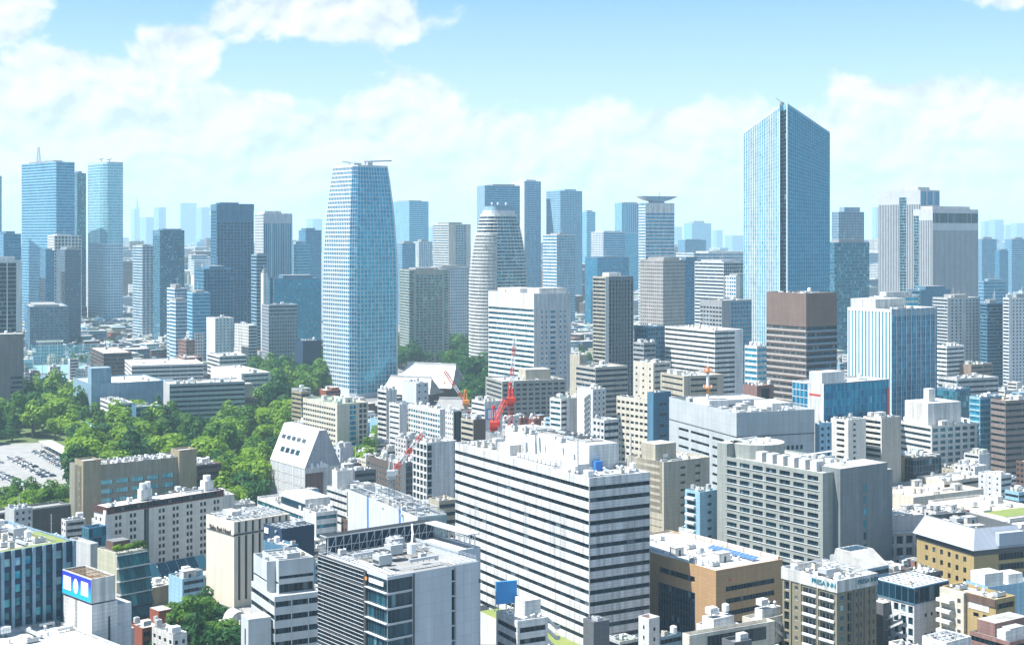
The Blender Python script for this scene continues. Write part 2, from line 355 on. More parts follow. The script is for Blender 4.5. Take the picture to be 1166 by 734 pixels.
            s.zr = zr
        if warp: mb.v = [warp(v) for v in mb.v]
        o = mb.obj(part, s.root); host = s.root if part in ('wall', 'curtain_wall') else o
        if roof is not None: rb.obj(rname, host)
        wins.sort(key=lambda q: q[0])
        for (_, p, rz, w_, h_, g, pn) in wins[:maxwin]: link('window', window_mesh(w_, h_, g, frame, pn), host, p, rz)
        NWIN[0] += min(len(wins), maxwin)
        if len(wins) > maxwin:
            r = MB()
            for (_, p, rz, w_, h_, g, pn) in wins[maxwin:]:
                ca, sa = math.cos(rz), math.sin(rz); n = max(1, round(w_/pn))
                for j in range(n):
                    q0, q1 = -w_/2+w_*j/n+.06, -w_/2+w_*(j+1)/n-.06
                    r.face([(p[0]+q0*ca, p[1]+q0*sa, p[2]-h_/2), (p[0]+q1*ca, p[1]+q1*sa, p[2]-h_/2), (p[0]+q1*ca, p[1]+q1*sa, p[2]+h_/2), (p[0]+q0*ca, p[1]+q0*sa, p[2]+h_/2)], g)
            tag(r.obj('window', host), None, None, kind='stuff')
        return o
    def edge(s, e, poly=None):
        poly = poly or s.poly; a, b = poly[e], poly[(e+1) % len(poly)]; L = math.hypot(b[0]-a[0], b[1]-a[1]); return a, b, L, math.atan2(b[1]-a[1], b[0]-a[0])
    def ledges(s, e, name, mat, zs, out, th, u0=0.0, u1=1.0, poly=None, ext=0.0, rail=0.0, railmat=None):
        """one slab (balcony, sill, louver, sunshade) per level on a face, each a part of its own"""
        a, b, L, an = s.edge(e, poly); W = (u1-u0)*L
        m = MB(); m.box(-ext, W+ext, -out, .02, 0, th, mat, bottom=True)
        if rail: m.box(0, W, -out, -out+.12, th, th+rail, railmat or mat); m.box(0, .12, -out+.12, 0, th, th+rail, railmat or mat); m.box(W-.12, W, -out+.12, 0, th, th+rail, railmat or mat)
        me = m.mesh(name); c, n = math.cos(an), math.sin(an)
        for z in zs: link(name, me, s.root, (a[0]+c*u0*L, a[1]+n*u0*L, z), an)
    def fins(s, e, name, mat, us, w_, out, z0, z1, poly=None):
        a, b, L, an = s.edge(e, poly); m = MB(); m.box(-w_/2, w_/2, -out, .02, z0, z1, mat, bottom=True); me = m.mesh(name); c, n = math.cos(an), math.sin(an)
        for u in us: link(name, me, s.root, (a[0]+c*u*L, a[1]+n*u*L, 0), an)
    def part(s, name, mb, loc=(0, 0, 0), rz=0): return mb.obj(name, s.root, loc, rz)
    def boxp(s, name, x0, x1, y0, y1, z0, z1, mat, top=None, inset=True):
        m = MB(); m.box(x0, x1, y0, y1, z0, z1, mat, top or R_LIGHT); return s.part(name, m)
    def rail(s, poly=None, z=None, hgt=1.1, mat=None, inset=.6):
        poly = poly or s.poly; z = s.zr if z is None else z; mat = mat or X_STEEL; m = MB(); k = len(poly)
        cxm = sum(p[0] for p in poly)/k; cym = sum(p[1] for p in poly)/k; q = [(p[0]-math.copysign(inset, p[0]-cxm), p[1]-math.copysign(inset, p[1]-cym)) for p in poly]
        for i in range(k):
            a, b = q[i], q[(i+1) % k]; L = math.dist(a, b); n = max(1, int(L/2.5))
            for hh in (hgt, hgt*.55): m.bar((*a, z+hh), (*b, z+hh), .07, mat)
            for j in range(n): t = j/n; m.bar((a[0]+(b[0]-a[0])*t, a[1]+(b[1]-a[1])*t, z), (a[0]+(b[0]-a[0])*t, a[1]+(b[1]-a[1])*t, z+hgt), .07, mat)
        return s.part('railing', m)
    def kit(s, seed, n, x0=.1, x1=.9, y0=.1, y1=.9, z=None, kinds='aaaatdvs', rail=False):
        """rooftop plant: air conditioners, tanks, ducts, vents, stair houses, each a part of its own"""
        rn = random.Random(seed); z = s.zr if z is None else z; placed = []; n = int(n*1.6) if s.D < 1150 else n
        for _ in range(n*6):
            if len(placed) >= n: break
            kd = rn.choice(kinds); me, r = kit_mesh(kd, rn.randrange(3)); x, y = s.w*rn.uniform(x0, x1), s.d*rn.uniform(y0, y1)
            if any(math.dist((x, y), q[:2]) < r+q[2] for q in placed) or x < r*.8 or y < r*.8 or x > s.w-r*.8 or y > s.d-r*.8: continue
            placed.append((x, y, r)); link(KITN[kd], me, s.root, (x, y, z), rn.choice((0, 0, 1.5708)))
        if rail: s.rail()
KITN = dict(a='air_conditioner', t='water_tank', d='duct', v='vent', s='stair_house', m='antenna', c='cooling_tower', p='solar_panel', g='pipe_rack')
def kit_mesh(kd, var):
    def make():
        m = MB()
        if kd == 'a':
            L, W, H = [(2.2, 1.2, 1.7), (3.6, 1.6, 1.5), (1.6, 1.4, 2.2)][var]
            m.box(-L/2, L/2, -W/2, W/2, .3, H, (X_WHITE, X_GREY, plain('beige_metal', (.50, .47, .40), .6))[var]); m.box(-L/2+.1, L/2-.1, -W/2+.1, W/2-.1, 0, .3, X_DARK)
            for i in range(max(1, int(L/1.5))): m.cyl(-L/2+L*(i+.5)/max(1, int(L/1.5)), 0, W*.36, H, H+.12, X_DARK, 10)
            m.box(-L/2+.15, L/2-.15, -W/2-.03, -W/2, .6, H-.25, X_GREY)
        elif kd == 't':
            r = [1.1, 1.5, .9][var]
            for a in range(4): m.bar((r*.7*math.cos(a*1.57+.78), r*.7*math.sin(a*1.57+.78), 0), (r*.7*math.cos(a*1.57+.78), r*.7*math.sin(a*1.57+.78), 1.2), .14, X_STEEL)
            if var == 0: m.cyl(0, 0, r, 1.2, 3.1, X_WHITE, 14); m.cyl(0, 0, r, 3.1, 3.5, X_WHITE, 14, r*.3)
            else:
                m.box(-r, r, -r*.8, r*.8, 1.2, 3.0, X_GREY if var == 2 else X_WHITE)
                for q in (-.5, 0, .5): m.box(r*q-.04, r*q+.04, -r*.8-.05, r*.8+.05, 1.2, 3.05, X_STEEL)
                m.box(-r-.05, r+.05, -r*.8-.05, r*.8+.05, 2.05, 2.15, X_STEEL); m.cyl(0, 0, .35, 3.0, 3.25, X_STEEL, 10)
        elif kd == 'd':
            L = [7, 10, 5][var]
            m.box(-L/2, L/2, -.4, .4, .6, 1.4, X_STEEL, bottom=True); m.box(L/2-.8, L/2, -.4, .4, 0, .6, X_STEEL)
            for i in range(int(L/2)): m.bar((-L/2+1+i*2, 0, 0), (-L/2+1+i*2, 0, .6), .12, X_DARK)
        elif kd == 'v': m.cyl(0, 0, .35, 0, 1.3, X_STEEL, 8); m.cyl(0, 0, .6, 1.3, 1.7, X_STEEL, 8, .2)
        elif kd == 's':
            L, W, H = [(4, 3.4, 2.9), (5.5, 3.8, 3.2), (3.2, 3, 2.7)][var]; m.box(-L/2, L/2, -W/2, W/2, 0, H, W_WHITE2, R_LIGHT); m.box(-L/2-.15, L/2+.15, -W/2-.15, W/2+.15, H, H+.2, W_LGREY, R_LIGHT)
            m.box(-.5, .5, -W/2-.04, -W/2, .05, 2.1, X_FRAME)
        elif kd == 'm':
            H = [7, 11, 5][var]; m.bar((0, 0, 0), (0, 0, H), .14, X_WHITE)
            for q in (.6, .8, .95): m.bar((-.7, 0, H*q), (.7, 0, H*q), .08, X_STEEL)
        elif kd == 'c':
            m.box(-2.2, 2.2, -1.8, 1.8, .5, 3.2, X_GREY); m.box(-2, 2, -1.6, 1.6, 0, .5, X_DARK); m.box(-2.24, 2.24, -1.6, 1.6, .9, 1.8, X_DARK)
            for q in (-1.05, 1.05): m.cyl(q, 0, .85, 3.2, 3.8, X_WHITE, 14); m.cyl(q, 0, .7, 3.8, 3.82, X_DARK, 14)
        elif kd == 'p':
            for i in range(4): m.face([(-4+i*2, -.8, .4), (-2.1+i*2, -.8, .4), (-2.1+i*2, .8, 1.3), (-4+i*2, .8, 1.3)], G_NAVY)
            for i in range(5): m.bar((-4+i*2, .7, 0), (-4+i*2, .7, 1.2), .08, X_STEEL)
        elif kd == 'g':
            for i in range(4): m.bar((-4, -.6+i*.4, .7), (4, -.6+i*.4, .7), .18, X_STEEL if i % 2 else X_WHITE)
            for i in range(5): m.bar((-4+i*2, -.8, .55), (-4+i*2, .8, .55), .1, X_DARK); m.bar((-4+i*2, 0, 0), (-4+i*2, 0, .55), .1, X_DARK)
        return m.mesh(KITN[kd])
    return shared((kd, var), make), {'a': 1.6, 't': 1.5, 'd': 3.2, 'v': .8, 's': 3, 'm': .8, 'c': 2.8, 'p': 4.0, 'g': 4}[kd]
def lattice(w, d, z, mat, step=3.0, t=.25, open_=None):
    """open steel roof grid"""
    m = MB(); n = max(1, int(w/step))
    for i in range(n+1): m.bar((w*i/n, 0, z), (w*i/n, d, z), t, mat)
    k = max(1, int(d/step))
    for i in range(k+1): m.bar((0, d*i/k, z+.02), (w, d*i/k, z+.02), t, mat)
    return m
def text(body, size, parent, loc, rz, mat, name='sign_lettering', ext=.08, align='CENTER', rx=90, spacing=1.0):
    c = bpy.data.curves.new(name, 'FONT'); c.body = body; c.size = size; c.extrude = ext; c.align_x = align; c.align_y = 'CENTER'; c.space_character = spacing
    c.materials.append(mat); t = bpy.data.objects.new('lettering_source', c); LINK(t); dg = bpy.context.evaluated_depsgraph_get(); dg.update()
    me = bpy.data.meshes.new_from_object(t.evaluated_get(dg)); bpy.data.objects.remove(t); bpy.data.curves.remove(c)
    o = link(name, me, parent, loc, rz); o.rotation_euler = (R(rx), 0, rz); return o
def Z(p, fl, ww, wh, **k): return [(0, 1, 0, 1, dict(p=p, fl=fl, ww=ww, wh=wh, **k))]
def band(fl, wh, m=.05, **k): return [(0, 1, 0, 1, dict(p=0, fl=fl, wh=wh, m=m, **k))]
# ------------------------------------------------------------------ near buildings
GB = 'city buildings'
def zs_(z0, z1, fl): 
    r = []; z = z1
    while z > z0: r.append(z); z -= fl
    return r
# --- white office block with dark window ribbons
b = STR = Bld('office_block', 'large white office block with dark ribbon windows and a white rooftop plant room', 'office building', 518.2, 671, 740, 543.8, 501, 30, yb=734, short='ribbon-windowed white block')
BS = band(4.0, 1.5, .03, mt=3.05, mb=2, rec=.3, glass=G_DARK)
W_STRIPE = wallmat('white_striped_cladding', (.74, .745, .735), 3.2, .95, .26, .28)
b.body({0: BS, 3: BS}, W_STRIPE, G_DARK, R_LIGHT, parapet=.9, pane=3.2)
b.boxp('plant_room', 11, b.w*.93, 17, b.d*.78, b.zr, b.zr+9.2, W_WHITE, R_LIGHT)
m = MB(); m.box(14, b.w*.85, 24, b.d*.7, b.zr+9.2, b.zr+9.5, R_GREY); [m.box(16+i*2.6, 17.6+i*2.6, 30+j*9, 36+j*9, b.zr+9.5, b.zr+9.9, X_DARK) for i in range(3) for j in range(3)]; b.part('roof_hatch', m)
me = kit_mesh('a', 0)[0]
for j in range(9):
    for i in range(2): link('air_conditioner', me, b.root, (4.2+i*2.6, 30+j*3.1, b.zr+.4), 1.5708)
m = MB(); m.box(2.5, 8.6, 28, 57, b.zr, b.zr+.4, X_GREY); b.part('equipment_deck', m)
b.boxp('stair_house', 4, 9, 62, 72, b.zr, b.zr+4, W_WHITE2); b.boxp('stair_house', 3, 9, 14, 24, b.zr, b.zr+3.2, W_WHITE2)
m = MB(); m.box(12.5, 15.5, 14.94, 16.98, b.zr, b.zr+3.5, X_BLUE); b.part('access_door', m)
for (x, y, L) in ((3, 12, 13), (b.w*.9, 8, 14)):
    m = MB(); m.bar((x, y, b.zr), (x, y, b.zr+L), .3, X_STEEL); [m.bar((x-.6, y, b.zr+k), (x+.6, y, b.zr+k), .12, X_STEEL) for k in range(2, L, 2)]; b.part('antenna', m)
m = MB(); [m.bar((2+i*(b.w-6)/8, 3, b.zr+.6), (2+(i+1)*(b.w-6)/8, 3, b.zr+.6+(.7 if i in (0, 7) else 0)), .9, X_WHITE) for i in range(8)]; b.part('window_cleaning_rail', m)
b.kit(3, 16, .05, .95, .02, .2, kinds='advvgt'); b.kit(8, 14, .1, .95, .8, .98, kinds='aavdtg'); b.rail(inset=.9); b.zr += 9.2; b.kit(9, 12, .25, .85, .25, .72, kinds='vvgda')
m = MB(); m.box(-11, -.6, 4, 62, 0, 7.6, W_GREY, R_LAWN); m.box(-11.3, -11, 4, 62, 0, 8.4, W_LGREY); o = m.obj('garden_terrace', None, (b.X, b.D, 0), b.yaw)
tag(o, 'low terrace with bright lime lawn at the foot of the ribbon-windowed white block', 'roof garden')

# --- dark louvered office with a glazed corner
b = LOU = Bld('office_block', 'dark office block with horizontal white louvers, glazed corner and steel lattice round its sunken roof', 'office building', 362, 441, 545, 656.5, 398, 38, yb=734, short='louvered dark office')
w, d, h = b.w, b.d, b.h
GLZ = [(0, .70, 0, 1, dict(p=0, fl=4.2, wh=3.7, m=.1, mt=.9, mb=.3, rec=.3, glass=G_DARK, wall=X_DARK)), (.70, 1, 0, 1, dict(p=0, fl=4.2, wh=3.75, m=.12, mt=.9, mb=.3, rec=.12, glass=G_CORNER))]
RGT = [(0, .27, 0, 1, dict(p=0, fl=4.2, wh=3.75, m=.12, mt=.9, mb=.3, rec=.12, glass=G_CORNER)), (.69, .745, 0, 1, dict(p=0, fl=4.2, wh=3.9, m=.15, mt=.4, mb=.3, rec=.9, glass=G_DARK))]
W_ALU = wallmat('aluminium_panel', (.50, .54, .58), 2.6, 3.6, .14, .08)
b.body({0: RGT, 3: GLZ}, W_ALU, G_DARK, R_GREY, parapet=1.2, frame=X_DARK, pane=1.4)
b.ledges(3, 'louver', plain('louver_aluminium', (.55, .57, .59), .5), zs_(1, h-.8, 1.12), .12, .11, 0, .70)
b.ledges(3, 'glass_canopy', X_WHITE, zs_(1, h-4.6, 4.2), .6, .22, .71, 1.0); b.ledges(0, 'glass_canopy', X_STEEL, zs_(1, h-4.6, 4.2), .35, .2, 0, .265)
m = MB(); m.box(-.45, .1, d*.28, d*.31, 0, h-.2, X_DARK); b.part('corner_pier', m); m = MB(); m.box(w*.272, w*.285, -.3, .05, 0, h-.2, X_DARK); b.part('corner_pier', m)
# rear wing and high lattice screen round the sunken roof
b.body({}, W_ALU, G_DARK, R_WHITE, poly=[(w+.01, 10), (w*1.26, 10), (w*1.26, d+4), (w+.01, d+4)], z1=h+1.4, part='rear_wing')
m = MB(); m.box(w*1.02, w*1.26, 9.95, 10.0, h-9.2, h-8, X_DARK); b.part('louver_slot', m)
for k in range(5): m = MB(); m.box(w+1.2, w+2.6, 9.2, 9.98, h-24-k*4.2, h-23.3-k*4.2, X_DARK); b.part('vent_hood', m)
def screen(a, c, z0, z1, name):
    m = MB(); L = math.dist(a, c); n = int(L/2.6)
    for i in range(n+1):
        t = i/n; x, y = a[0]+(c[0]-a[0])*t, a[1]+(c[1]-a[1])*t; m.bar((x, y, z0), (x, y, z1), .22, X_STEEL)
        if i < n:
            t2 = (i+1)/n; x2, y2 = a[0]+(c[0]-a[0])*t2, a[1]+(c[1]-a[1])*t2; m.bar((x, y, z0), (x2, y2, z1), .14, X_STEEL)
    for z in (z0, (z0+z1)/2, z1): m.bar((*a, z), (*c, z), .2, X_STEEL)
    b.part(name, m)
screen((1, d-4.0), (w*1.24, d-4.0), h-.4, h+5.2, 'lattice_screen'); screen((w*1.24, d-4), (w*1.24, 12), h+1.2, h+5.2, 'lattice_screen')
m = MB(); m.box(1, w*1.25, d-3.2, d-2.9, h-.5, h+5.2, W_NAVY); m.box(.4, w*1.26, d-4.3, d-.3, h+5.2, h+5.5, X_STEEL); [m.box(.6, w*1.25, d-4.1+i*.62, d-3.85+i*.62, h+5.5, h+5.62, X_DARK) for i in range(6)]; b.part('roof_walkway', m)
m = MB(); m.box(w*1.12, w*1.26, 10.2, d-4.4, h+5.2, h+5.5, X_STEEL); [m.box(w*1.12+.3+i*.8, w*1.12+.6+i*.8, 10.4, d-4.6, h+5.5, h+5.62, X_WHITE) for i in range(int(w*.14/.8))]; b.part('roof_walkway', m)
b.part('roof_frame', lattice(w*.25, 8, h+.1, X_WHITE, 1.6, .2), (w*.75, 1, 0)); b.part('roof_frame', lattice(w*.9, d*.3, h+.3, X_STEEL, 2.2, .26), (w*.05, d*.60, 0)); b.part('roof_frame', lattice(4, d*.86, h+.15, X_WHITE, 1.3, .22), (.6, d*.03, 0))
for (x, y, a) in ((.18, .30, 'c'), (.32, .42, 'a'), (.22, .62, 'd'), (.5, .55, 'c'), (.62, .3, 'a'), (.7, .55, 'a'), (.42, .74, 'g'), (.8, .5, 'v'), (.55, .2, 'd'), (.12, .8, 'a'), (.66, .74, 'c'), (.86, .7, 'g')):
    link(KITN[a], kit_mesh(a, int(x*30) % 3)[0], b.root, (w*x, d*y, b.zr))
m = MB(); m.cyl(w*.66, d*.5, 1.3, b.zr, b.zr+3, X_WHITE); m.bar((w*.66, d*.5, b.zr+2.6), (w*.72, d*.56, b.zr+5.2), .5, X_WHITE); m.bar((w*.72, d*.56, b.zr+5.2), (w*.84, d*.72, b.zr+6.6), .4, X_WHITE); b.part('davit_crane', m)
b.rail(inset=.5)
m = MB(); m.cyl(0, 0, .55, 0, .12, X_ORANGE, 14); o = b.part('sign_disc', m, (-.35, d*.275, h-2.2)); o.rotation_euler = (R(90), 0, R(-90))
m = MB(); m.box(-.42, -.2, d*.04, d*.235, h-2.9, h-1.7, X_WHITE); b.part('sign_board', m)

# --- tan stone hall
b = TAN = Bld('stone_hall', 'tan stone clad hall with broad white flat roof and a row of blue solar panels', 'office building', 690, 815.3, 891, 649.2, 505, 34, yb=734, short='tan stone hall')
b.body({3: [(.5, .825, .80, .875, dict(p=0, wh=2, m=.2, mt=.2, mb=.2, rec=.8, glass=G_DARK)), (.5, .825, 0, .70, dict(p=0, fl=2.6, wh=2.35, m=.3, mt=.3, mb=.2, rec=.9, glass=G_NAVY, wall=W_NAVY))],
        0: [(.14, .88, 0, .86, dict(p=0, fl=4.3, wh=1.75, m=.1, mt=1.6, mb=1, rec=.5, glass=G_DARK))]}, W_TAN, G_DARK, R_WHITE, parapet=.7, pane=1.5)
m = MB()
for i in range(11): m.face([(b.w*.70, 5+i*2.3, b.zr+.5), (b.w*.70+3.2, 5+i*2.3, b.zr+1.4), (b.w*.70+3.2, 7.15+i*2.3, b.zr+1.4), (b.w*.70, 7.15+i*2.3, b.zr+.5)], plain('solar_blue', (.07, .15, .30), .25)); m.bar((b.w*.70+3, 6+i*2.3, b.zr), (b.w*.70+3, 6+i*2.3, b.zr+1.3), .1, X_STEEL)
b.part('solar_panel', m)
m = MB(); [m.box(b.w-1.3, b.w-.4, y, y+8.6, b.zr, b.zr+1.7, plain('pale_pink_wall', (.62, .50, .44))) for y in [1+i*9 for i in range(int(b.d/9))]]; b.part('parapet_screen', m)
b.kit(8, 16, .06, .62, .1, .95, kinds='aadvvsgt'); b.rail(inset=1.6); m = MB(); m.cyl(0, 0, .5, 0, .1, X_RED, 12); o = b.part('wall_emblem', m, (b.w*.2, -.05, b.h-4)); o.rotation_euler = (R(90), 0, 0)

# --- taupe hotel with white sign fascia
b = HOT = Bld('hotel', 'taupe tiled hotel with stacked balconies and a white fascia carrying teal letters', 'hotel', 891, 953, 998, 660.6, 427, 35, yb=734, short='taupe hotel')
w, d, h = b.w, b.d, b.h; zf = h-3.6
LF = [(.03, .13, 0, 1, dict(p=0, fl=3.05, wh=2.5, m=.1, mt=.6, mb=1, rec=.5, glass=G_DARK)), (.2, .32, 0, 1, dict(p=0, fl=3.05, wh=1.25, ml=d*.03, mr=d*.03, mt=1.2, mb=1, rec=.2, glass=G_GREY)),
      (.38, .64, 0, 1, dict(p=0, fl=3.05, wh=2.3, m=.1, mt=.8, mb=1, rec=1.1, glass=G_GREY)), (.69, .96, 0, 1, dict(p=0, fl=3.05, wh=2.3, m=.1, mt=.8, mb=1, rec=1.1, glass=G_GREY))]
RF = [(.06, .2, 0, 1, dict(p=0, fl=3.05, wh=1.5, m=.35, mt=1.0, mb=1, rec=.2, glass=G_TEAL)), (.25, .38, 0, 1, dict(p=0, fl=3.05, wh=2.6, m=.2, mt=.6, mb=1, rec=.8, glass=G_DARK)), (.44, .98, 0, 1, dict(p=1.9, fl=3.05, ww=.75, wh=1.5, mt=1.0, mb=1, rec=.3, glass=G_TEAL))]
b.body({0: RF, 3: LF}, W_OLIVE, G_GREY, None, z1=zf, pane=1.5, frame=X_WHITE)
for u0, u1 in ((.38, .64), (.69, .96)): b.ledges(3, 'balcony', W_LGREY, [zf-3.1-i*3.05 for i in range(int(zf/3.05)-1)], .45, .8, u0, u1)
b.fins(3, 'pilaster', W_OLIVE, (.16, .35, .665), .7, .4, 0, zf-.1); b.fins(0, 'pilaster', W_TAUPE, (.42, .55, .69, .83), .5, .35, 0, zf-.1)
fa = b.body({}, W_WHITE2, G_GREY, R_WHITE, poly=[(-.3, -.3), (w+.3, -.3), (w+.3, d+.3), (-.3, d+.3)], z0=zf+.01, z1=h, parapet=2.2, part='fascia')
LT = plain('teal_letters', (.0, .16, .22), .5)
text('FRESA INN', 2.0, fa, (-.42, d*.22, zf+1.9), R(-90), LT); text('FRESA INN', 1.9, fa, (w*.76, -.42, zf+1.9), 0, LT)
b.kit(21, 16, .08, .9, .08, .9, kinds='aaatdvcg'); b.rail(inset=1.2)
b.part('roof_frame', lattice(w*.3, d*.8, h+.8, X_STEEL, 2.6, .18), (w*.62, d*.1, 0))

# --- glass office with pale piers
b = BLU = Bld('office_block', 'blue glass office block with pale vertical piers and white machinery crowding its roof', 'office building', -90, -60, 84, 638, 418.8, 45, yb=722, d=44, short='pier-fronted blue office')
b.body({0: Z(3.3, 4, 2.3, 2.5, mt=2.4, rec=.35, wall=W_NAVY, glass=G_TEAL)}, W_BLUEG, G_TEAL, R_LIGHT, parapet=.9)
n = round(b.w/3.3); b.fins(0, 'pier', W_BLUEG, [i/n for i in range(n+1)], 1.0, .55, 0, b.h-.05)
m = MB(); m.box(4, b.w-.8, .8, 3.4, b.zr, b.zr+.6, R_LAWN); m.box(b.w-4, b.w-.8, 3.4, b.d*.5, b.zr, b.zr+.6, R_LAWN); b.part('planted_strip', m)
b.kit(5, 26, .2, .86, .12, .95, kinds='aacdgtsd'); b.rail(inset=4)
b.boxp('plant_room', b.w*.35, b.w*.7, b.d*.55, b.d*.85, b.zr, b.zr+4.2, W_WHITE2, R_LIGHT)
p = b.world((2, -47)); q = CX+F*p[0]/p[1]
b2 = Bld('annex_block', 'low white annex with a blank sunlit roof in front of the pier-fronted blue office', 'building', 0, q, 0, 700, p[1], 45, w=31, d=46, yb=734); b2.h = 33
b2.body({0: band(4, 1.8), 3: band(4, 1.8)}, W_WHITE2, G_DARK, R_WHITE, parapet=.6); b2.rail(inset=.8); b2.kit(2, 8, .1, .95, .5, .97, kinds='avdgt')

# --- white tower with a blue advertising box
b = SGN = Bld('sign_tower', 'white tower carrying a blue billboard box with white block and disc shapes', 'building', 71, 104, 131, 659, 425, 44, yb=734, short='tower with the blue billboard')
w, d, h = b.w, b.d, b.h; zb = h-7.2
b.body({3: [(.4, .5, .55, .6, dict(p=0, m=.1, mt=.1, mb=.1, rec=.2)), (.4, .56, .2, .27, dict(p=0, m=.1, mt=.1, mb=.1, rec=.3))], 0: [(.62, .74, .3, .9, dict(p=0, m=.1, mt=.1, mb=.1, rec=.5, glass=G_GREY))]}, W_WHITE, G_DARK, R_LIGHT, z1=zb-.5, parapet=.5, poly=[(.3, .3), (w+1.0, .3), (w+1.0, d-.2), (.3, d-.2)])
m = MB(); t = .3
m.box(0, w, 0, t, zb, h, W_WHITE2); m.box(0, w, d-t, d, zb, h, W_WHITE2); m.box(w-t, w, t, d-t, zb, h, W_WHITE2); m.box(0, t, t, d-t, zb, h, W_WHITE2); b.part('billboard_box', m)
def signmat():
    mm, nt, p = newmat('printed_blue_sign'); tc = nt.nodes.new('ShaderNodeTexCoord'); sp = nt.nodes.new('ShaderNodeSeparateXYZ'); nt.links.new(tc.outputs['Object'], sp.inputs[0])
    mr = nt.nodes.new('ShaderNodeMapRange'); nt.links.new(sp.outputs[2], mr.inputs[0]); mr.inputs[1].default_value = zb; mr.inputs[2].default_value = h
    cr = nt.nodes.new('ShaderNodeValToRGB'); nt.links.new(mr.outputs[0], cr.inputs[0]); e = cr.color_ramp.elements; e[0].position = .3; e[0].color = (.02, .42, .78, 1); e[1].position = .75; e[1].color = (.03, .05, .55, 1)
    nt.links.new(cr.outputs[0], p.inputs['Base Color']); return mm
m = MB(); m.box(-.12, -.01, .2, d-.2, zb+.2, h-.3, signmat()); sp_ = b.part('sign_panel', m)
m = MB(); zc = (zb+h)/2
m.box(-.2, -.125, d*.68, d*.94, zc-2.0, zc+2.1, X_WHITE); m.box(-.2, -.125, d*.09, d*.33, zc-2.0, zc+2.1, X_WHITE)
for x0 in (-.2,): m.face([(x0, d*.51+1.55*math.cos(a*.2618), zc+2.25*math.sin(a*.2618)) for a in range(24)][::-1], X_WHITE)
m.obj('sign_emblem', sp_)
TIMB = plain('rusty_brown_steel', (.30, .20, .11), .8)
m = MB(); 
for i in range(7): m.bar((t+i*(w-.6)/6, t, h-.5), (t+i*(w-.6)/6, d-t, h-.5), .16, TIMB); m.bar((t+i*(w-.6)/6, t, h-3), (t+i*(w-.6)/6, d-t, h-3), .16, TIMB); m.bar((t+i*(w-.6)/6, t, h-.5), (t+i*(w-.6)/6, d-t, h-3), .12, TIMB)
for i in range(5): m.bar((t, t+i*(d-.6)/4, h-.4), (w-t, t+i*(d-.6)/4, h-.4), .16, TIMB); m.bar((t, t+i*(d-.6)/4, zb), (t, t+i*(d-.6)/4, h-.4), .16, TIMB)
m.box(t, w-t, t, d-t, zb, zb+.2, plain('dark_brown_deck', (.12, .08, .05))); b.part('inner_framework', m)
m = MB(); m.box(w*.86, w*1.3, 0.2, .28, 0, zb-8, W_LGREY); b.part('duct', m)
b.boxp('stair_house', w+1.02, w+6, 1, d*.8, 0, zb-2, W_LGREY)

# --- teal stepped glass building
b = TEA = Bld('stepped_glass_building', 'teal glass building of five leaning glazed tiers with shrubs on its roof terrace', 'building', 111, 133, 168, 630, 520, 45, yb=700, short='stepped teal glass building')
w, d, h = b.w, b.d, b.h
W_PALEO = wallmat('pale_olive_concrete', (.50, .49, .36), 3, 2)
b.body({}, W_PALEO, G_TEAL, R_LIGHT, parapet=.7)
for k in range(6):
    zt = h-1-k*4.6; o0, o1 = .2+k*.75, 1.9+k*.75
    m = MB(); n = 6
    for i in range(n): m.face([(w*i/n, -o1, zt-3.9), (w*(i+1)/n-.1, -o1, zt-3.9), (w*(i+1)/n-.1, -o0, zt), (w*i/n, -o0, zt)], G_TIER)
    m.box(-.2, w+.2, -o1-.1, 0, zt-4.35, zt-3.95, X_DARK if k > 2 else X_STEEL, bottom=True); m.box(-.2, w+.2, -o0-.15, 0, zt, zt+.2, X_WHITE)
    m.face([(0, -o0, zt), (0, 0, zt), (0, 0, zt-3.9), (0, -o1, zt-3.9)], W_DGREY); m.face([(w, -o1, zt-3.9), (w, 0, zt-3.9), (w, 0, zt), (w, -o0, zt)], W_DGREY); b.part('glazed_tier', m)
b.rail(); SHRUBS = [(b.world((w*q, d*.12+1.2*(i % 2))), b.zr) for i, q in enumerate((.08, .22, .38, .5, .66, .82, .95))]
b.boxp('stair_house', w*.2, w*.75, d*.5, d*.9, b.zr, b.zr+3.5, W_BROWN, R_DARK)
b = Bld('glass_box_building', 'small dark teal glass cube behind the tower with the blue billboard', 'building', 93, 101, 121, 601, 560, 45, yb=640)
b.body(Z(2, 3.6, 1.8, 3.2, mt=.5, rec=.1), W_STEEL, G_TEAL, R_BLUE, inmesh=False, maxwin=80)
b = Bld('narrow_building', 'narrow grey blank walled building beside the small dark teal glass cube', 'building', 100, 103, 112, 619, 548, 45, yb=645); b.body({}, W_GREY, G_DARK, R_LIGHT)

# --- white hotel slab with brown crown and the beige building behind it
b = HSL = Bld('hotel', 'long white hotel slab with paired small windows, brown crown band and white roof', 'hotel', 107, 122, 254, 577.5, 620, 47, yb=650, short='long white hotel slab')
w, d, h = b.w, b.d, b.h; zw = h-3.0; n = 8
W_SLAB = wallmat('white_precast_slab', (.66, .64, .58), 3.3, 3.1, .14, .12)
zz = []
for i in range(n):
    u0, u1 = .03+i*.97/n, .03+(i+1)*.97/n
    if i == 2: zz.append((u0+.03, u1-.045, 0, 1, dict(p=0, mt=.2, mb=1, m=.1, rec=.6, glass=G_DARK)))
    else: zz.append((u0, u1, 0, 1, dict(p=1.85, n=2, fl=3.1, ww=1.25, wh=1.75, ml=w*.97/n*.24, mr=w*.97/n*.24, mt=1.2, mb=4, rec=.25, glass=G_DARK)))
b.body({0: zz, 3: Z(4, 3.1, 1.2, 1.5, mt=2)}, W_SLAB, G_DARK, None, z1=zw, maxwin=100)
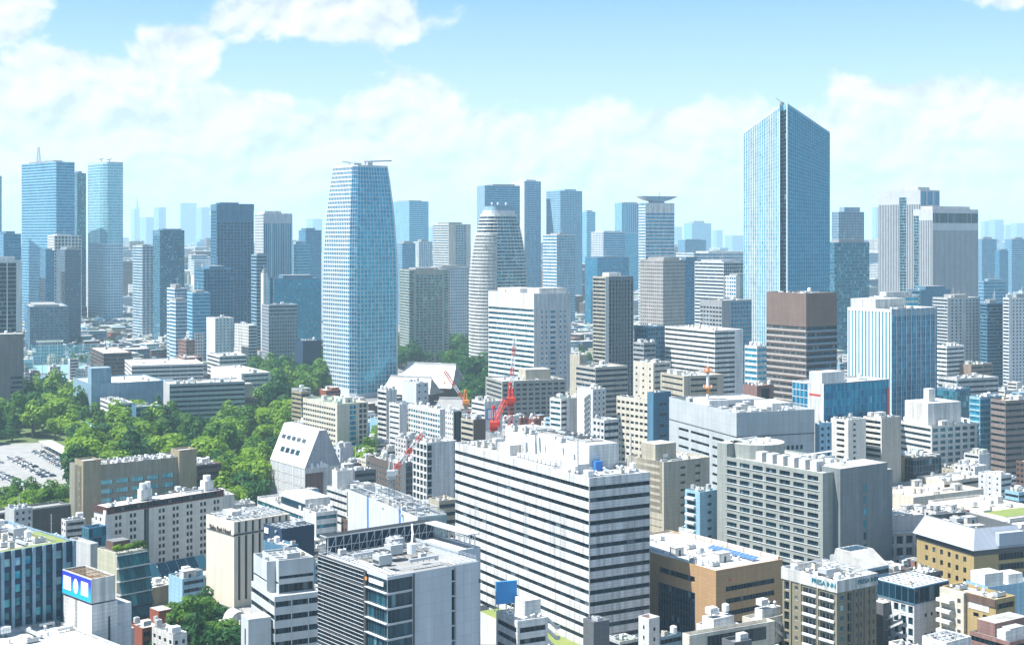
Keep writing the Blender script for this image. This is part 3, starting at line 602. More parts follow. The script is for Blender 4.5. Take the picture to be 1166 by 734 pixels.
b.body({0: [(.05, .95, 0, 1, dict(p=0, m=1, mt=.6, mb=.8, rec=.5, glass=G_DARK))]}, wallmat('dark_brown_band', (.11, .055, .05), 3, 3), G_DARK, R_WHITE, z0=zw, z1=h, parapet=.4, part='crown_band', poly=[(-.25, -.25), (w+.25, -.25), (w+.25, d+.25), (-.25, d+.25)])
m = MB(); m.prism([(0, 0), (5.5, 0), (5.5, 3), (0, 3)], h, h+4.6, W_WHITE); m.cyl(1.6, 1.5, 1.3, h+4.6, h+7.2, X_WHITE, 12); m.cyl(4.2, 1.5, 1.2, h+4.6, h+7.6, X_WHITE, 12); b.part('water_tank', m, (w*.32, d*.35, 0))
m = MB(); m.prism([(0, 0), (4.6, 0), (4.6, 4), (0, 4)], h-.3, h+4.2, W_WHITE); m.cyl(2.3, 2, 1.7, h+4.2, h+6.5, X_WHITE, 12); b.part('water_tank', m, (w*.88, d*.35, 0)); b.kit(9, 7, .05, .95, .2, .9, kinds='vadv')
PNK = plain('pale_salmon_concrete', (.55, .36, .30))
m = MB(); 
P4 = [(-4.5, -2.5, 6), (3.5, -5.5, 6), (3.2, -5, 12), (-1.2, -1.0, h-1)]
m.face([P4[0], P4[1], P4[2], P4[3]], W_WHITE); m.face([(-4.5, 1, 6), (-4.5, -2.5, 6), (-1.2, -1, h-1), (-1.2, 1, h-1)], W_WHITE); m.face([P4[1], (3.5, 0, 6), (0, 0, h-1), P4[3], P4[2]], PNK); m.box(-4.5, 3.6, -5.5, 1, 0, 6, PNK); b.part('buttress', m)
b = Bld('podium_building', 'low brown podium with dark bays and lawn strip below the long white hotel slab', 'building', 158, 168, 262, 670, 585, 46, yb=700, d=14)
b.body({0: Z(9, 9, 7, 4, mt=3, rec=.9)}, wallmat('brown_concrete', (.27, .21, .13), 3, 3), G_DARK, R_LIGHT, parapet=.8)
m = MB(); m.box(b.w*.45, b.w*.97, 1, 5, b.zr, b.zr+.5, R_LAWN); b.part('planted_strip', m); b.kit(4, 6, .05, .4, .2, .9, kinds='atvs')
m = MB(); [m.face([(b.w*(.02+.12*i), b.d-.5, b.h), (b.w*(.02+.12*i)+b.w*.115, b.d-.5, b.h), (b.w*(.02+.12*i)+b.w*.115, b.d+4, b.h+5), (b.w*(.02+.12*i), b.d+4, b.h+5)], G_NAVY) for i in range(8)]; m.box(0, b.w, b.d, b.d+4.5, 0, b.h, W_DGREY); b.part('glazed_canopy', m)
b = BEI = Bld('municipal_building', 'beige building with two blank stair towers and glazed bays between them', 'building', 84, 93, 222, 524, 715, 38, yb=590, d=16, short='beige twin-towered building')
w, d, h = b.w, b.d, b.h; hm = h-3.0
W_BG2 = wallmat('beige_render', (.33, .28, .19), 3, 3, .08, .15)
b.body({0: [(.15, .82, 0, .80, dict(p=8.2, fl=4.6, ww=6.2, wh=2.5, mt=.6, rec=.5, glass=G_ICE))]}, wallmat('olive_grey_concrete', (.29, .28, .22), 3.5, 3), G_ICE, R_LIGHT, z1=hm, parapet=.8)
b.body({3: [(.4, .6, 0, 1, dict(p=0, fl=4, wh=.9, m=.2, mt=6, rec=.2))]}, W_BG2, G_DARK, R_LIGHT, poly=[(0, -2), (w*.15, -2), (w*.15, 9), (0, 9)], z1=h, part='stair_tower', rname='tower_roof')
b.body({}, W_BG2, G_DARK, R_LIGHT, poly=[(w*.84, -2), (w, -2), (w, 8), (w*.84, 8)], z1=h+.6, part='stair_tower', rname='tower_roof')
b.z = hm; b.zr = hm-.8; b.kit(31, 22, .18, .82, .15, .9, kinds='aavgdp'); b.rail()
b = Bld('low_wing', 'low brown wing with equipment on its roof, behind the long white hotel slab', 'building', 205, 210, 252, 531, 770, 38, yb=560, d=18); b.body(band(3.4, 1.4), W_BROWN, G_DARK, R_LIGHT); b.kit(6, 6)
b = Bld('long_shed', 'long charcoal blank walled building with a pale parapet beside the parking lot', 'building', -60, -45, 82, 591, 690, 42, yb=610, d=15); b.body({}, wallmat('charcoal_render', (.085, .08, .08), 6, 3), G_DARK, R_GREY); b.rail()
m = MB(); m.box(-.3, b.w+.1, -.3, .4, b.h, b.h+.9, W_GREY); b.part('parapet', m)

# --- cream hotel with the lettering
b = SHI = Bld('hotel', 'cream hotel with a blank end wall carrying dark lettering and tall dark window slots', 'hotel', 234.8, 266.6, 330, 594, 583, 42, yb=693, short='cream lettered hotel')
w, d, h = b.w, b.d, b.h
W_SHI = wallmat('cream_panel', (.70, .64, .53), 2.4, 30, .06, .10)
b.body({0: [(.03, 1, 0, .835, dict(p=(w-2)/8, ww=(w-2)/8*.34, mt=.2, mb=3, rec=.5, glass=G_DARK, solid=1)), (.03, 1, .86, 1, dict(p=(w-2)/8, ww=(w-2)/8*.34, mt=.3, mb=.1, rec=.8, glass=G_DARK))]}, W_SHI, G_DARK, R_LIGHT, parapet=.5, inmesh=False)
m = MB(); m.box(-.25, w, -.25, 0, h*.838, h*.858, X_DARK); m.box(-.25, -.003, 0, d*.97, h*.838, h*.843, X_DARK); b.part('black_band', m)
text('Shiba Park Hotel', 2.7, b.root, (-.2, d*.49, h*.838+1.1), R(-90), plain('dark_letters', (.05, .045, .04)), spacing=.92)
b.boxp('stair_house', w*.14, w*.3, d*.35, d*.7, b.zr, b.zr+3, W_WHITE2); b.part('roof_frame', lattice(w*.9, d*.86, b.zr+1.1, X_STEEL, 2.4, .28), (w*.05, d*.07, 0)); b.kit(12, 22, .1, .95, .1, .9, kinds='avdgp')

# --- grey stepped office
b = GST = Bld('office_block', 'pale grey stepped office block with dark ribbon windows and a smaller upper block', 'office building', 286, 312.6, 366, 679, 455, 28, yb=734, short='pale grey stepped office')
w, d, h = b.w, b.d, b.h
W_PG = wallmat('pale_grey_metal', (.52, .56, .57), 4, 4.2, .1, .08); BB = band(4.2, 1.75, .08, mt=1.7, mb=1, rec=.35)
b.body({0: BB, 3: BB}, W_PG, G_DARK, R_LIGHT, parapet=.9); b.fins(0, 'pier', W_PG, (.36, .72), .35, .08, 0, h-.03)
b.rail(); zr = b.zr
b.body({0: [(0, 1, 0, .3, dict(p=0, m=.2, mt=.2, mb=.3, rec=.6)), (0, 1, .42, .55, dict(p=0, m=.2, mt=.2, mb=.2, rec=.4))], 3: [(0, 1, .25, .36, dict(p=0, m=.2, mt=.2, mb=.2, rec=.4))]}, W_PG, G_DARK, R_LIGHT, poly=[(w*.22, 6), (w*.98, 6), (w*.98, d-1), (w*.22, d-1)], z0=zr, z1=h+9.8, part='upper_block', parapet=2, rname='upper_roof')
b.body({3: [(0, 1, .3, .42, dict(p=0, m=.2, mt=.2, mb=.2, rec=.4))]}, W_PG, G_DARK, R_LIGHT, poly=[(w*.03, 9), (w*.215, 9), (w*.215, d-1), (w*.03, d-1)], z0=zr, z1=h+9.2, part='upper_block', parapet=2, rname='upper_roof')
b.zr = h+7.8; b.part('roof_frame', lattice(w*.7, d*.45, h+9.4, X_WHITE, 2.8, .3), (w*.24, d*.4, 0)); b.kit(15, 9, .28, .92, .45, .9, kinds='acdst')
b.boxp('side_slab', -8, -.6, 1.5, 9, 0, h-6.5, wallmat('pale_grey_metal', (1, 1, 1)), R_LIGHT)
m = MB(); m.box(-8.06, -8, 4, 5.2, h-15, h-10, X_DARK); b.part('vent_slot', m)
b = Bld('low_building', 'low white building with a rounded roof hood at the foot of the cream lettered hotel', 'building', 249, 262, 288, 712, 520, 35, yb=734)
b.body(band(3.4, 1.7, .6, mt=1.2, rec=.6), W_OFF, G_DARK, R_LIGHT); w, d = b.w, b.d
m = MB(); n = 9; pr = [(math.cos(3.1416*i/n), math.sin(3.1416*i/n)) for i in range(n+1)]
for i in range(n): m.face([(w*.5+w*.42*pr[i][0], d*.2, b.zr+5*pr[i][1]), (w*.5+w*.42*pr[i][0], d*.85, b.zr+5*pr[i][1]), (w*.5+w*.42*pr[i+1][0], d*.85, b.zr+5*pr[i+1][1]), (w*.5+w*.42*pr[i+1][0], d*.2, b.zr+5*pr[i+1][1])][::-1], W_WHITE)
m.face([(w*.5+w*.42*c, d*.2, b.zr+5*s_) for c, s_ in pr][::-1], W_WHITE2); b.part('rounded_hood', m); b.kit(3, 3, .1, .9, .05, .3, kinds='av')

# --- navy building, construction site
b = Bld('office_block', 'navy panelled building with an open roof grid, behind the pale grey stepped office', 'office building', 300, 321, 358, 602, 540, 40, yb=628, short='navy panelled building')
b.body({}, W_NAVY, G_NAVY, R_GREY, parapet=2.4); b.part('roof_frame', lattice(b.w-1, b.d-1, b.h-.4, X_STEEL, 2.4, .28), (.5, .5, 0)); b.kit(2, 7, kinds='acd')
m = MB(); m.box(-.3, -.01, b.d*.7, b.d*.92, b.h-3.2, b.h-1.2, X_WHITE); b.part('sign_board', m)
b = Bld('office_block', 'steel blue building stepping down in front of the navy panelled building', 'office building', 300, 323, 340, 622, 528, 40, yb=640); b.body({}, W_STEEL, G_NAVY, R_LIGHT); b.kit(4, 4)
b = CON = Bld('building_under_construction', 'building wrapped in white construction sheets with two blue stripes and machinery on top', 'construction site', 396, 475.6, 508.7, 588, 590, 29, yb=620, short='sheeted construction site')
w, d, h = b.w, b.d, b.h
b.body({}, wallmat('translucent_sheeting', (.60, .64, .66), 1.8, 5.2, .12, .16), G_DARK, R_GREY, parapet=3.0)
for u in (.31, .765): m = MB(); m.box(-.1, -.02, d*(1-u)-.9, d*(1-u)+.9, 0, h, X_BLUE); b.part('blue_stripe', m)
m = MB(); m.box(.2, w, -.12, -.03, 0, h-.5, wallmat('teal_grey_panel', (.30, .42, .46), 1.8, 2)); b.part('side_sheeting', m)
b.zr = h-2.4; b.kit(41, 30, .08, .95, .04, .96, kinds='acdgtadss', z=h-2.6); b.rail(z=h, mat=X_GREY)
m = MB()
for i in range(9):
    for j in range(2): m.bar((w*.1+j*w*.75, d*(i+.5)/9, h-3), (w*.1+j*w*.75, d*(i+.5)/9, h+2.6), .3, X_GREY)
    m.bar((w*.1, d*(i+.5)/9, h+2.4), (w*.85, d*(i+.5)/9, h+2.4), .3, X_GREY)
for j in range(2): m.bar((w*.1+j*w*.75, d*.05, h+2.4), (w*.1+j*w*.75, d*.95, h+2.4), .3, X_GREY)
b.part('steel_frame', m)

# --- small buildings along the bottom
b = Bld('office_building', 'small white office with outside stairs in front of the ribbon-windowed white block', 'office building', 565, 589.4, 624, 706.6, 430, 28, yb=734, short='small white office with the stairs')
B5 = band(3.4, 1.5, .8, mt=2.2, rec=.3); b.body({0: B5, 3: B5}, W_WHITE, G_DARK, R_WHITE); b.boxp('stair_house', b.w*.45, b.w*.98, b.d*.3, b.d*.75, b.zr, b.zr+5.5, W_WHITE, R_WHITE); b.rail(); b.kit(3, 9, .05, .95, .05, .95, kinds='aatvd')
def stairs(b, x, y, zt, n, mat, rz=0, W=3.2, run=4.5):
    for k in range(n):
        m = MB(); z = zt-k*3.2
        m.face([(0, -1.1, 0), (run, -1.1, -3.2), (run, -1.1, -2.1), (0, -1.1, 1.1)], mat); m.face([(0, -1.1, 0), (0, 0, 0), (run, 0, -3.2), (run, -1.1, -3.2)][::-1], mat); m.face([(0, -1.05, 0), (run, -1.05, -3.2), (run, 0, -3.2), (0, 0, 0)], mat)
        m.box(run, run+1.2, -1.1, 0, -3.3, -3.1, mat, bottom=True); m.box(run, run+1.2, -1.1, -1, -3.1, -2.1, mat); b.part('stair_flight', m, (x, y, z), rz)
stairs(b, b.w, 1.5, b.zr, 3, W_WHITE, 0, run=3.2)
m = MB(); m.box(0, 6.6, 0, .5, 3.2, 10, X_SIGNBLUE); m.box(-.15, 6.75, .5, .6, 3.1, 10.1, X_WHITE); [m.bar((x, .3, 0), (x, .3, 3.2), .3, X_STEEL) for x in (.7, 3.3, 5.9)]; [m.bar((x, .6, 9), (x, 4, 0), .2, X_STEEL) for x in (.7, 5.9)]
p = b.world((2, b.d*.8)); o = m.obj('billboard', None, (p[0]-3, p[1], b.zr), R(18)); tag(o, 'plain blue billboard standing on the roof of the small white office with the stairs', 'billboard')
b = Bld('small_building', 'small dark grey building with roof pipes below the ribbon-windowed white block', 'building', 664, 676, 694, 708, 440, 30, yb=734); b.body({}, W_DGREY, G_DARK, R_DARK); b.kit(2, 5, kinds='dgav'); b.rail()
b = Bld('narrow_building', 'slim white tower block with a few small windows beside the tan stone hall', 'building', 727, 739, 751, 704, 450, 40, yb=734); b.body({3: [(.4, .6, 0, 1, dict(p=0, fl=3.2, wh=1.3, m=.1, mt=2.5))], 0: [(.4, .65, 0, 1, dict(p=0, fl=3.2, wh=1.2, m=.1, mt=3))]}, W_WHITE, G_DARK, R_RED)
b = Bld('small_building', 'low blue grey building between the slim white tower block and the tan stone hall', 'building', 744, 752, 776, 725, 455, 35, yb=734); b.body(band(3.2, 1.4), W_BLUEG, G_DARK, R_WHITE); b.kit(5, 6, kinds='aat')
b = Bld('small_building', 'low building with a pale green roof beside the slim white tower block', 'building', 690, 706, 727, 730, 452, 34, yb=734); b.body(band(3.2, 1.4), W_GREY, G_DARK, R_GREEN); b.kit(7, 3, kinds='av')
b = Bld('apartment_building', 'white three-storey apartments with two rooftop tanks in front of the tan stone hall', 'apartments', 793, 815, 844, 716, 430, 36, yb=734); b.body(Z(3, 3.1, 1.7, 1.4, mt=1.8), W_WHITE, G_DARK, R_WHITE); b.boxp('upper_floor', b.w*.15, b.w*.95, b.d*.3, b.d*.9, b.zr, b.zr+3.2, W_WHITE, R_WHITE); b.zr += 3.2; b.kit(4, 4, .2, .9, .4, .85, kinds='tta')
b = Bld('apartment_building', 'cream apartments with white stair wing and a red brick base beside the taupe hotel', 'apartments', 845, 862, 893, 706, 440, 36, yb=734); b.body(Z(3, 3.1, 1.6, 1.4, mt=1.8), W_CREAM, G_DARK, R_WHITE); b.boxp('upper_floor', b.w*.3, b.w*.99, b.d*.2, b.d*.7, b.zr, b.zr+3.4, W_WHITE, R_WHITE); b.boxp('brick_base', -.4, b.w*.6, -2.5, -.01, 0, b.h-8, W_BRICK, R_WHITE); b.zr += 3.4; b.kit(4, 4, .35, .95, .25, .65, kinds='tva'); stairs(b, b.w*.6, -.02, b.h-1, 2, W_WHITE)
b = Bld('small_building', 'tiny cream rooftop cube with a grey louver in front of the tan stone hall', 'building', 777, 785, 794, 723, 420, 30, yb=734); b.body({0: [(.2, .9, .85, .97, dict(p=0, m=.1, mt=.1, mb=.1))]}, W_CREAM, G_GREY, R_WHITE)
b = Bld('small_building', 'low charcoal building with a white roof hut in front of the white three-storey apartments', 'building', 822, 836, 856, 731, 415, 30, yb=734); b.body({}, W_DGREY, G_DARK, R_DARK); b.boxp('roof_hut', b.w*.5, b.w*.95, b.d*.2, b.d*.6, b.zr, b.zr+2.6, W_WHITE)
b = Bld('brick_building', 'red brick building with white flat roof below the stepped teal glass building', 'building', 145, 162, 205, 715, 505, 42, yb=734); b.body({0: Z(3.4, 3.2, 2.4, 1.8, mt=1.4, rec=.5)}, W_BRICK, G_DARK, R_WHITE); b.boxp('stair_house', b.w*.55, b.w*.9, b.d*.3, b.d*.9, b.zr, b.zr+5, W_BRICK, R_LIGHT); b.kit(3, 4, kinds='tav')
b = Bld('small_building', 'small grey house with a beige flat roof beside the tower with the blue billboard', 'building', 128, 142, 153, 716, 470, 42, yb=734); b.body({}, W_GREY, G_DARK, R_BEIGE)
b = Bld('apartment_building', 'white corner apartments with roof tanks at the edge of the dark green trees', 'apartments', 173, 197, 213, 722, 440, 42, yb=734); b.body(Z(3, 3, 1.3, 1.3, mt=2), W_WHITE, G_DARK, R_WHITE); b.kit(8, 8, kinds='taavs'); b.rail()

# --- right-hand corner
b = Bld('office_building', 'building with sloping white roof panels and skylights, behind the taupe hotel', 'building', 948, 985, 1012, 648, 490, 35, yb=660); w, d, h = b.w, b.d, b.h
b.body(band(3.6, 1.5), W_BLUEG, G_DARK, None)
T4 = [(w*.05, d*.45), (w*.95, d*.45), (w*.95, d*.95), (w*.05, d*.95)]; B4 = [(0, 0), (w, 0), (w, d), (0, d)]; m = MB()
for k in range(4): k2 = (k+1) % 4; m.face([(*B4[k], h), (*B4[k2], h), (*T4[k2], h+4.6), (*T4[k], h+4.6)], R_LIGHT)
m.face([(*q, h+4.6) for q in T4], R_WHITE); sl = b.part('sloping_roof', m)
for i in range(4): m = MB(); m.box(w*(.12+.2*i), w*(.26+.2*i), d*.52, d*.88, h+4.6, h+4.8, G_NAVY); m.obj('skylight', sl)
b = LAT = Bld('office_building', 'building with a white lattice roof frame, glazed top storey and zigzag outside stairs', 'building', 1000, 1041, 1079, 669, 440, 36, yb=734, short='lattice-roofed building'); w, d, h = b.w, b.d, b.h
b.body({3: Z(2.6, 3.4, 1.6, 2.2, mt=.8, rec=.4), 0: [(.25, .8, 0, 1, dict(p=(w*.55)/3, fl=6, ww=1, wh=1.1, mt=3.5, rec=.2))]}, W_LGREY, G_NAVY, R_LIGHT, z1=h-5, parapet=.3)
m = MB(); m.box(-.03, .0, .02, d-.02, 0, h-5.1, W_STEEL); 
b.body([(0, 1, 0, 1, dict(p=2.4, ww=2.25, mt=.3, mb=.3, rec=.08, glass=G_NAVY))], W_STEEL, G_NAVY, R_LIGHT, z0=h-5, z1=h, parapet=1.4, part='glazed_storey', poly=[(-.3, -.3), (w+.3, -.3), (w+.3, d+.3), (-.3, d+.3)], rname='upper_roof')
b.part('roof_frame', lattice(w, d, h+.1, X_WHITE, 2.2, .3)); b.kit(5, 8, kinds='acd')
stairs(b, -2.2, d*.25, h-8, 9, W_LGREY, R(90), run=5.5); b.boxp('stair_shaft', -3.5, -.02, d*.65, d*.95, 0, h-6, W_DGREY)
b = Bld('apartment_building', 'ochre and cream apartments with curved white balconies and brown roof band', 'apartments', 1073, 1134, 1156, 682, 425, 33, yb=734, short='ochre and cream apartments'); w, d, h = b.w, b.d, b.h
b.body({3: [(.55, .9, 0, 1, dict(p=3.2, fl=5.4, ww=1.8, wh=1.2, mt=5.4, rec=.3))], 0: band(3.2, 1.6, .5, mt=1.5, rec=.6)}, W_OCHRE, G_DARK, R_LIGHT); m = MB(); m.box(-.3, 0, 0, d*.52, h-2.4, h-.2, W_BROWN); m.box(-.12, -.02, d*.12, d*.5, h-4.5, h-2.4, W_OFF); b.part('roof_band', m)
b.boxp('cream_wing', -1.2, 0, d*.54, d*1.0, 0, h-.2, W_CREAM, R_LIGHT); b.ledges(3, 'balcony', W_OFF, [h-4-i*3.1 for i in range(9)], 3.4, 1.0, .02, .28)
b.kit(9, 6, .1, .9, .1, .9, kinds='avs'); m = MB(); [m.box(-1.24, -1.2, d*.6, d*.66, h-3.4-i*3.1, h-2.2-i*3.1, X_DARK) for i in range(9)]; b.part('window_slot', m)
b = Bld('brick_building', 'orange brick building with white roof boxes in front of the ochre and cream apartments', 'building', 1104, 1150, 1230, 731, 385, 33, yb=734); b.body(band(3.2, 1.3), W_RUST, G_DARK, R_LIGHT); b.boxp('upper_floor', b.w*.05, b.w*.5, b.d*.45, b.d*.9, b.zr, b.zr+4.5, W_RUST, R_LIGHT); b.boxp('stair_house', 2, 9, 3, 8, b.zr, b.zr+3, W_WHITE, R_WHITE); b.kit(7, 10, kinds='aatvs'); b.rail()
b = Bld('plant_tower', 'white box building topped by an open lattice, in front of the lattice-roofed building', 'building', 1050, 1078, 1106, 731, 380, 36, yb=734); b.body({}, W_WHITE, G_DARK, R_LIGHT, parapet=2); b.part('roof_frame', lattice(b.w-1, b.d-1, b.h-.3, X_STEEL, 1.8, .3), (.5, .5, 0)); b.kit(3, 5, kinds='ac')
b = Bld('low_building', 'low pale building with louvered roof edge between the taupe hotel and the white box building', 'building', 1012, 1040, 1052, 739, 385, 30, yb=734); b.body({}, W_OFF, G_DARK, R_LIGHT); b.kit(4, 5, kinds='dav')
b = YEL = Bld('mansard_building', 'yellow tiled building under a tall blue grey mansard roof with an open machinery well', 'building', 1043.8, 1109, 1168, 626, 560, 22, yb=660, short='yellow mansard building'); w, d, h = b.w, b.d, b.h
b.body({3: Z(5.0, 4.2, 1.9, 2.1, mt=3.6, ml=4, mr=3, rec=.4), 0: [(.45, 1, 0, 1, dict(p=0, fl=4, wh=2.6, m=.6, mt=2.4, rec=.8, glass=G_DARK))]}, W_OCHRE, G_DARK, None)
m = MB(); m.box(-.1, w, -.1, 0, h-2.4, h-.2, X_DARK); m.box(-.1, 0, 0, d, h-2.4, h-.2, X_DARK); b.part('clerestory', m)
MAN = wallmat('blue_grey_metal_roof', (.40, .44, .50), 1.2, 12, .08, .06); o_ = -1.2; hm = 7.6; i_ = 2.4
m = MB(); oo = [(o_, o_), (w-o_, o_), (w-o_, d-o_), (o_, d-o_)]; ii = [(i_, i_), (w-i_, i_), (w-i_, d-i_), (i_, d-i_)]; jj = [(i_+1, i_+1), (w-i_-1, i_+1), (w-i_-1, d-i_-1), (i_+1, d-i_-1)]
for k in range(4):
    k2 = (k+1) % 4; m.face([(*oo[k], h), (*oo[k2], h), (*ii[k2], h+hm), (*ii[k], h+hm)], MAN); m.face([(*ii[k], h+hm), (*ii[k2], h+hm), (*jj[k2], h+hm), (*jj[k], h+hm)], W_DGREY); m.face([(*jj[k], h+hm), (*jj[k2], h+hm), (*jj[k2], h+hm-4), (*jj[k], h+hm-4)], W_DGREY)
m.face([(*q, h+hm-4) for q in jj], R_GREY); m.face([(*q, h) for q in oo][::-1], X_DARK); b.part('mansard_roof', m)
b.zr = h+hm-4; b.kit(6, 12, .2, .8, .2, .8, kinds='acdgsa'); m = MB(); m.box(w*.42, w*.9, o_-.7, .5, h+1, h+6, MAN); b.part('roof_bay', m)
b = Bld('low_block', 'white roof huts and blue grey deck in front of the yellow mansard building', 'building', 1100, 1125, 1180, 668, 500, 25, yb=690); b.body({}, W_SKYW, G_DARK, R_WHITE); b.boxp('roof_hut', b.w*.02, b.w*.4, 2, 9, b.zr, b.zr+5, W_WHITE, R_WHITE); b.boxp('roof_hut', b.w*.55, b.w*.85, 3, 9, b.zr, b.zr+3.5, W_WHITE, R_WHITE); b.kit(2, 3, kinds='v')
b = Bld('office_building', 'pale concrete office with deep square windows beside the grey office with the stair tower', 'office building', 952, 966, 1052, 590, 610, 15, yb=640, short='square-windowed concrete office'); w, d, h = b.w, b.d, b.h
b.body({0: [(.12, .3, 0, .72, dict(p=0, fl=5.6, wh=3.6, m=.6, mt=.8, rec=.7)), (.36, 1, 0, .75, dict(p=5.0, fl=5.0, ww=3.4, wh=3.4, mt=.9, rec=.8))]}, W_PINK, G_NAVY, R_LIGHT); b.ledges(0, 'cornice', W_OFF, [h*.76], 1.0, .6, .1, 1); b.kit(19, 20, kinds='pavdg'); b.part('roof_frame', lattice(w*.8, d*.5, h+.2, X_WHITE, 2.4, .22), (w*.1, d*.2, 0))
# --- grey office with 7 x 10 windows, drum and stair tower
b = GRY = Bld('office_block', 'grey concrete office with wide gridded windows, a curved roof drum and blank stair tower', 'office building', 816.5, 937, 1003, 538.5, 590, 36, yb=640, short='grey office with the stair tower'); w, d, h = b.w, b.d, b.h
WG = wallmat('warm_grey_concrete', (.32, .345, .32), 3.6, 1.8, .10, .12)
b.body({3: [(.085, .975, 0, 1, dict(p=(d*.89)/7, fl=3.8, ww=(d*.89)/7*.76, wh=2.0, mt=1.7, mb=6, rec=.6, glass=G_NAVY, ml=0, mr=0))]}, WG, G_NAVY, R_LIGHT, parapet=.7)
b.ledges(3, 'sill', W_LGREY, [h-1.7-2.0-.22-i*3.8 for i in range(11)], .25, .18, .09, .97)
b.boxp('stair_tower', w*.18, w*1.0, -3.5, 9, 0, h+1.6, wallmat('blue_grey_concrete', (.22, .25, .26), 4, 4), R_LIGHT); m = MB(); [m.box(w*.58, w*.63, -3.56, -3.5, h-9-i*5, h-6-i*5, G_TEAL) for i in range(7)]; b.part('stair_window', m)
b.boxp('stair_tower', w*1.0, w*1.14, -2.0, 8, 0, h-1.8, wallmat('blue_grey_concrete', (1, 1, 1)), R_LIGHT)
m = MB(); n = 24; cxx, cyy, rr = w*.45, d*.86, 12.0
m.prism([(cxx+rr*1.0*math.cos(6.2832*i/n), cyy+rr*math.sin(6.2832*i/n)) for i in range(n)], h-.7, h+5.6, WG, R_WHITE); m.box(.02, cxx, d*.9, d-.02, h-.7, h+5.6, WG, R_WHITE); b.part('roof_drum', m)
b.kit(7, 5, .2, .6, .75, .95, z=h+5.6, kinds='dvad')
for i in range(6): m = MB(); m.box(0, 4.4, 0, 3.6, 0, 4.2, W_WHITE, R_WHITE); m.box(.2, 4.2, -.06, 0, .4, 3.6, X_GREY); b.part('cooling_unit', m, (4, d*.62-i*6.2, b.zr))
b.kit(51, 18, .35, .95, .1, .62, kinds='aavdgt'); m = MB(); m.bar((w*.5, d*.55, h+1), (w*.72, d*.2, h+6), .5, X_WHITE); m.cyl(w*.5, d*.55, 1, b.zr, h+1.4, X_WHITE); b.part('davit_crane', m)
# --- beige offices beyond the striped block
b = Bld('office_block', 'beige office with dark slot windows and a rooftop plant block, behind the ribbon-windowed white block', 'office building', 714, 756, 808, 526, 690, 35, yb=600, short='beige slot-windowed office'); w, d, h = b.w, b.d, b.h
b.body({3: [(.12, .9, .42, 1, dict(p=0, fl=3.3, wh=1.2, m=.3, mt=2, rec=.35)), (.1, .95, 0, .42, dict(p=2, fl=3.4, ww=1.8, wh=2.8, mt=.4, rec=.2, glass=G_NAVY))], 0: [(.25, .9, .3, 1, dict(p=(w*.65)/2, fl=3.6, ww=3.2, wh=1.1, mt=3, rec=.3))]}, W_BEIGE, G_DARK, R_LIGHT)
b.boxp('plant_room', w*.1, w*.55, d*.35, d*.75, b.zr, b.zr+8, W_BEIGE, R_LIGHT); b.kit(3, 12, .05, .95, .05, .95, kinds='aavdt')
b = Bld('narrow_building', 'slim sky blue building with white balconies beside the beige slot-windowed office', 'building', 780, 797, 817, 560, 640, 38, yb=608); b.body({3: [(.1, .7, 0, 1, dict(p=0, fl=3.6, wh=1.6, m=.2, mt=1.2, rec=1))], 0: [(.4, .7, 0, 1, dict(p=0, fl=3.6, wh=1.2, m=.4, mt=1.8))]}, W_SKYW, G_NAVY, R_WHITE); b.ledges(3, 'balcony', W_WHITE, [b.h-4-i*3.6 for i in range(9)], 1.2, 1.0, .1, .7); b.kit(3, 6, kinds='ast')
b = LGB = Bld('office_block', 'broad light grey office block with short slot windows and a deep grey roof well', 'office building', 762, 838.7, 927.5, 469.7, 720, 20, yb=560, short='broad light grey office'); w, d, h = b.w, b.d, b.h
SL = lambda u0, u1: (u0, u1, 0, .80, dict(p=0, fl=4.6, wh=1.5, m=.2, mt=2.6, rec=.5, glass=G_DARK))
b.body({3: [SL(.15, .31), SL(.34, .62), SL(.66, .83)], 0: [(.28, .86, 0, .74, dict(p=(w*.58)/10, fl=8, ww=1.7, wh=2.2, mt=1.6, rec=.4, glass=G_NAVY))]}, wallmat('pale_concrete_panel', (.45, .48, .49), 6, 4.6, .16, .1), G_DARK, R_LIGHT, parapet=3.2)
m = MB(); m.box(-.06, w+.02, -.08, .0, h*.80, h*.80+.5, X_DARK); m.box(-.06, 0, 0, d, h*.80, h*.80+.5, X_DARK); b.part('joint_band', m)
b.kit(33, 30, .06, .94, .06, .94, kinds='aacdgsd'); b.boxp('plant_room', w*.15, w*.9, d*.55, d*.8, b.zr, b.zr+4.4, W_LGREY); b.boxp('plant_room', w*.65, w*.92, d*.2, d*.45, b.zr, b.zr+5, W_WHITE2); b.rail()
# telecom mast standing on that roof
p = (px(806, 768), 768); m = MB()
for i, c in enumerate([X_ORANGE, X_WHITE, X_ORANGE, X_WHITE, X_WHITE, X_ORANGE]): m.cyl(0, 0, .75, i*3.6, i*3.6+3.6, c, 12)
m.cyl(0, 0, .14, 21.6, 27.5, X_WHITE, 6); o = m.obj('mast_pole', None); root = bpy.data.objects.new('telecom_mast', None); LINK(root); root.location = (p[0], p[1], b.zr); o.parent = root; tag(root, 'orange and white telecom mast with two round platforms on the broad light grey office', 'mast')
for z in (10.5, 19.2):
    m = MB(); m.cyl(0, 0, 2.4, z, z+.3, X_ORANGE, 18); m.cyl(0, 0, 1.1, z-.9, z, X_ORANGE, 12)
    for i in range(10): a = .6283*i; m.box(2.2*math.cos(a)-.25, 2.2*math.cos(a)+.25, 2.2*math.sin(a)-.25, 2.2*math.sin(a)+.25, z+.3, z+1.6, X_WHITE if i % 2 else X_ORANGE)
    o = m.obj('antenna_platform', root)
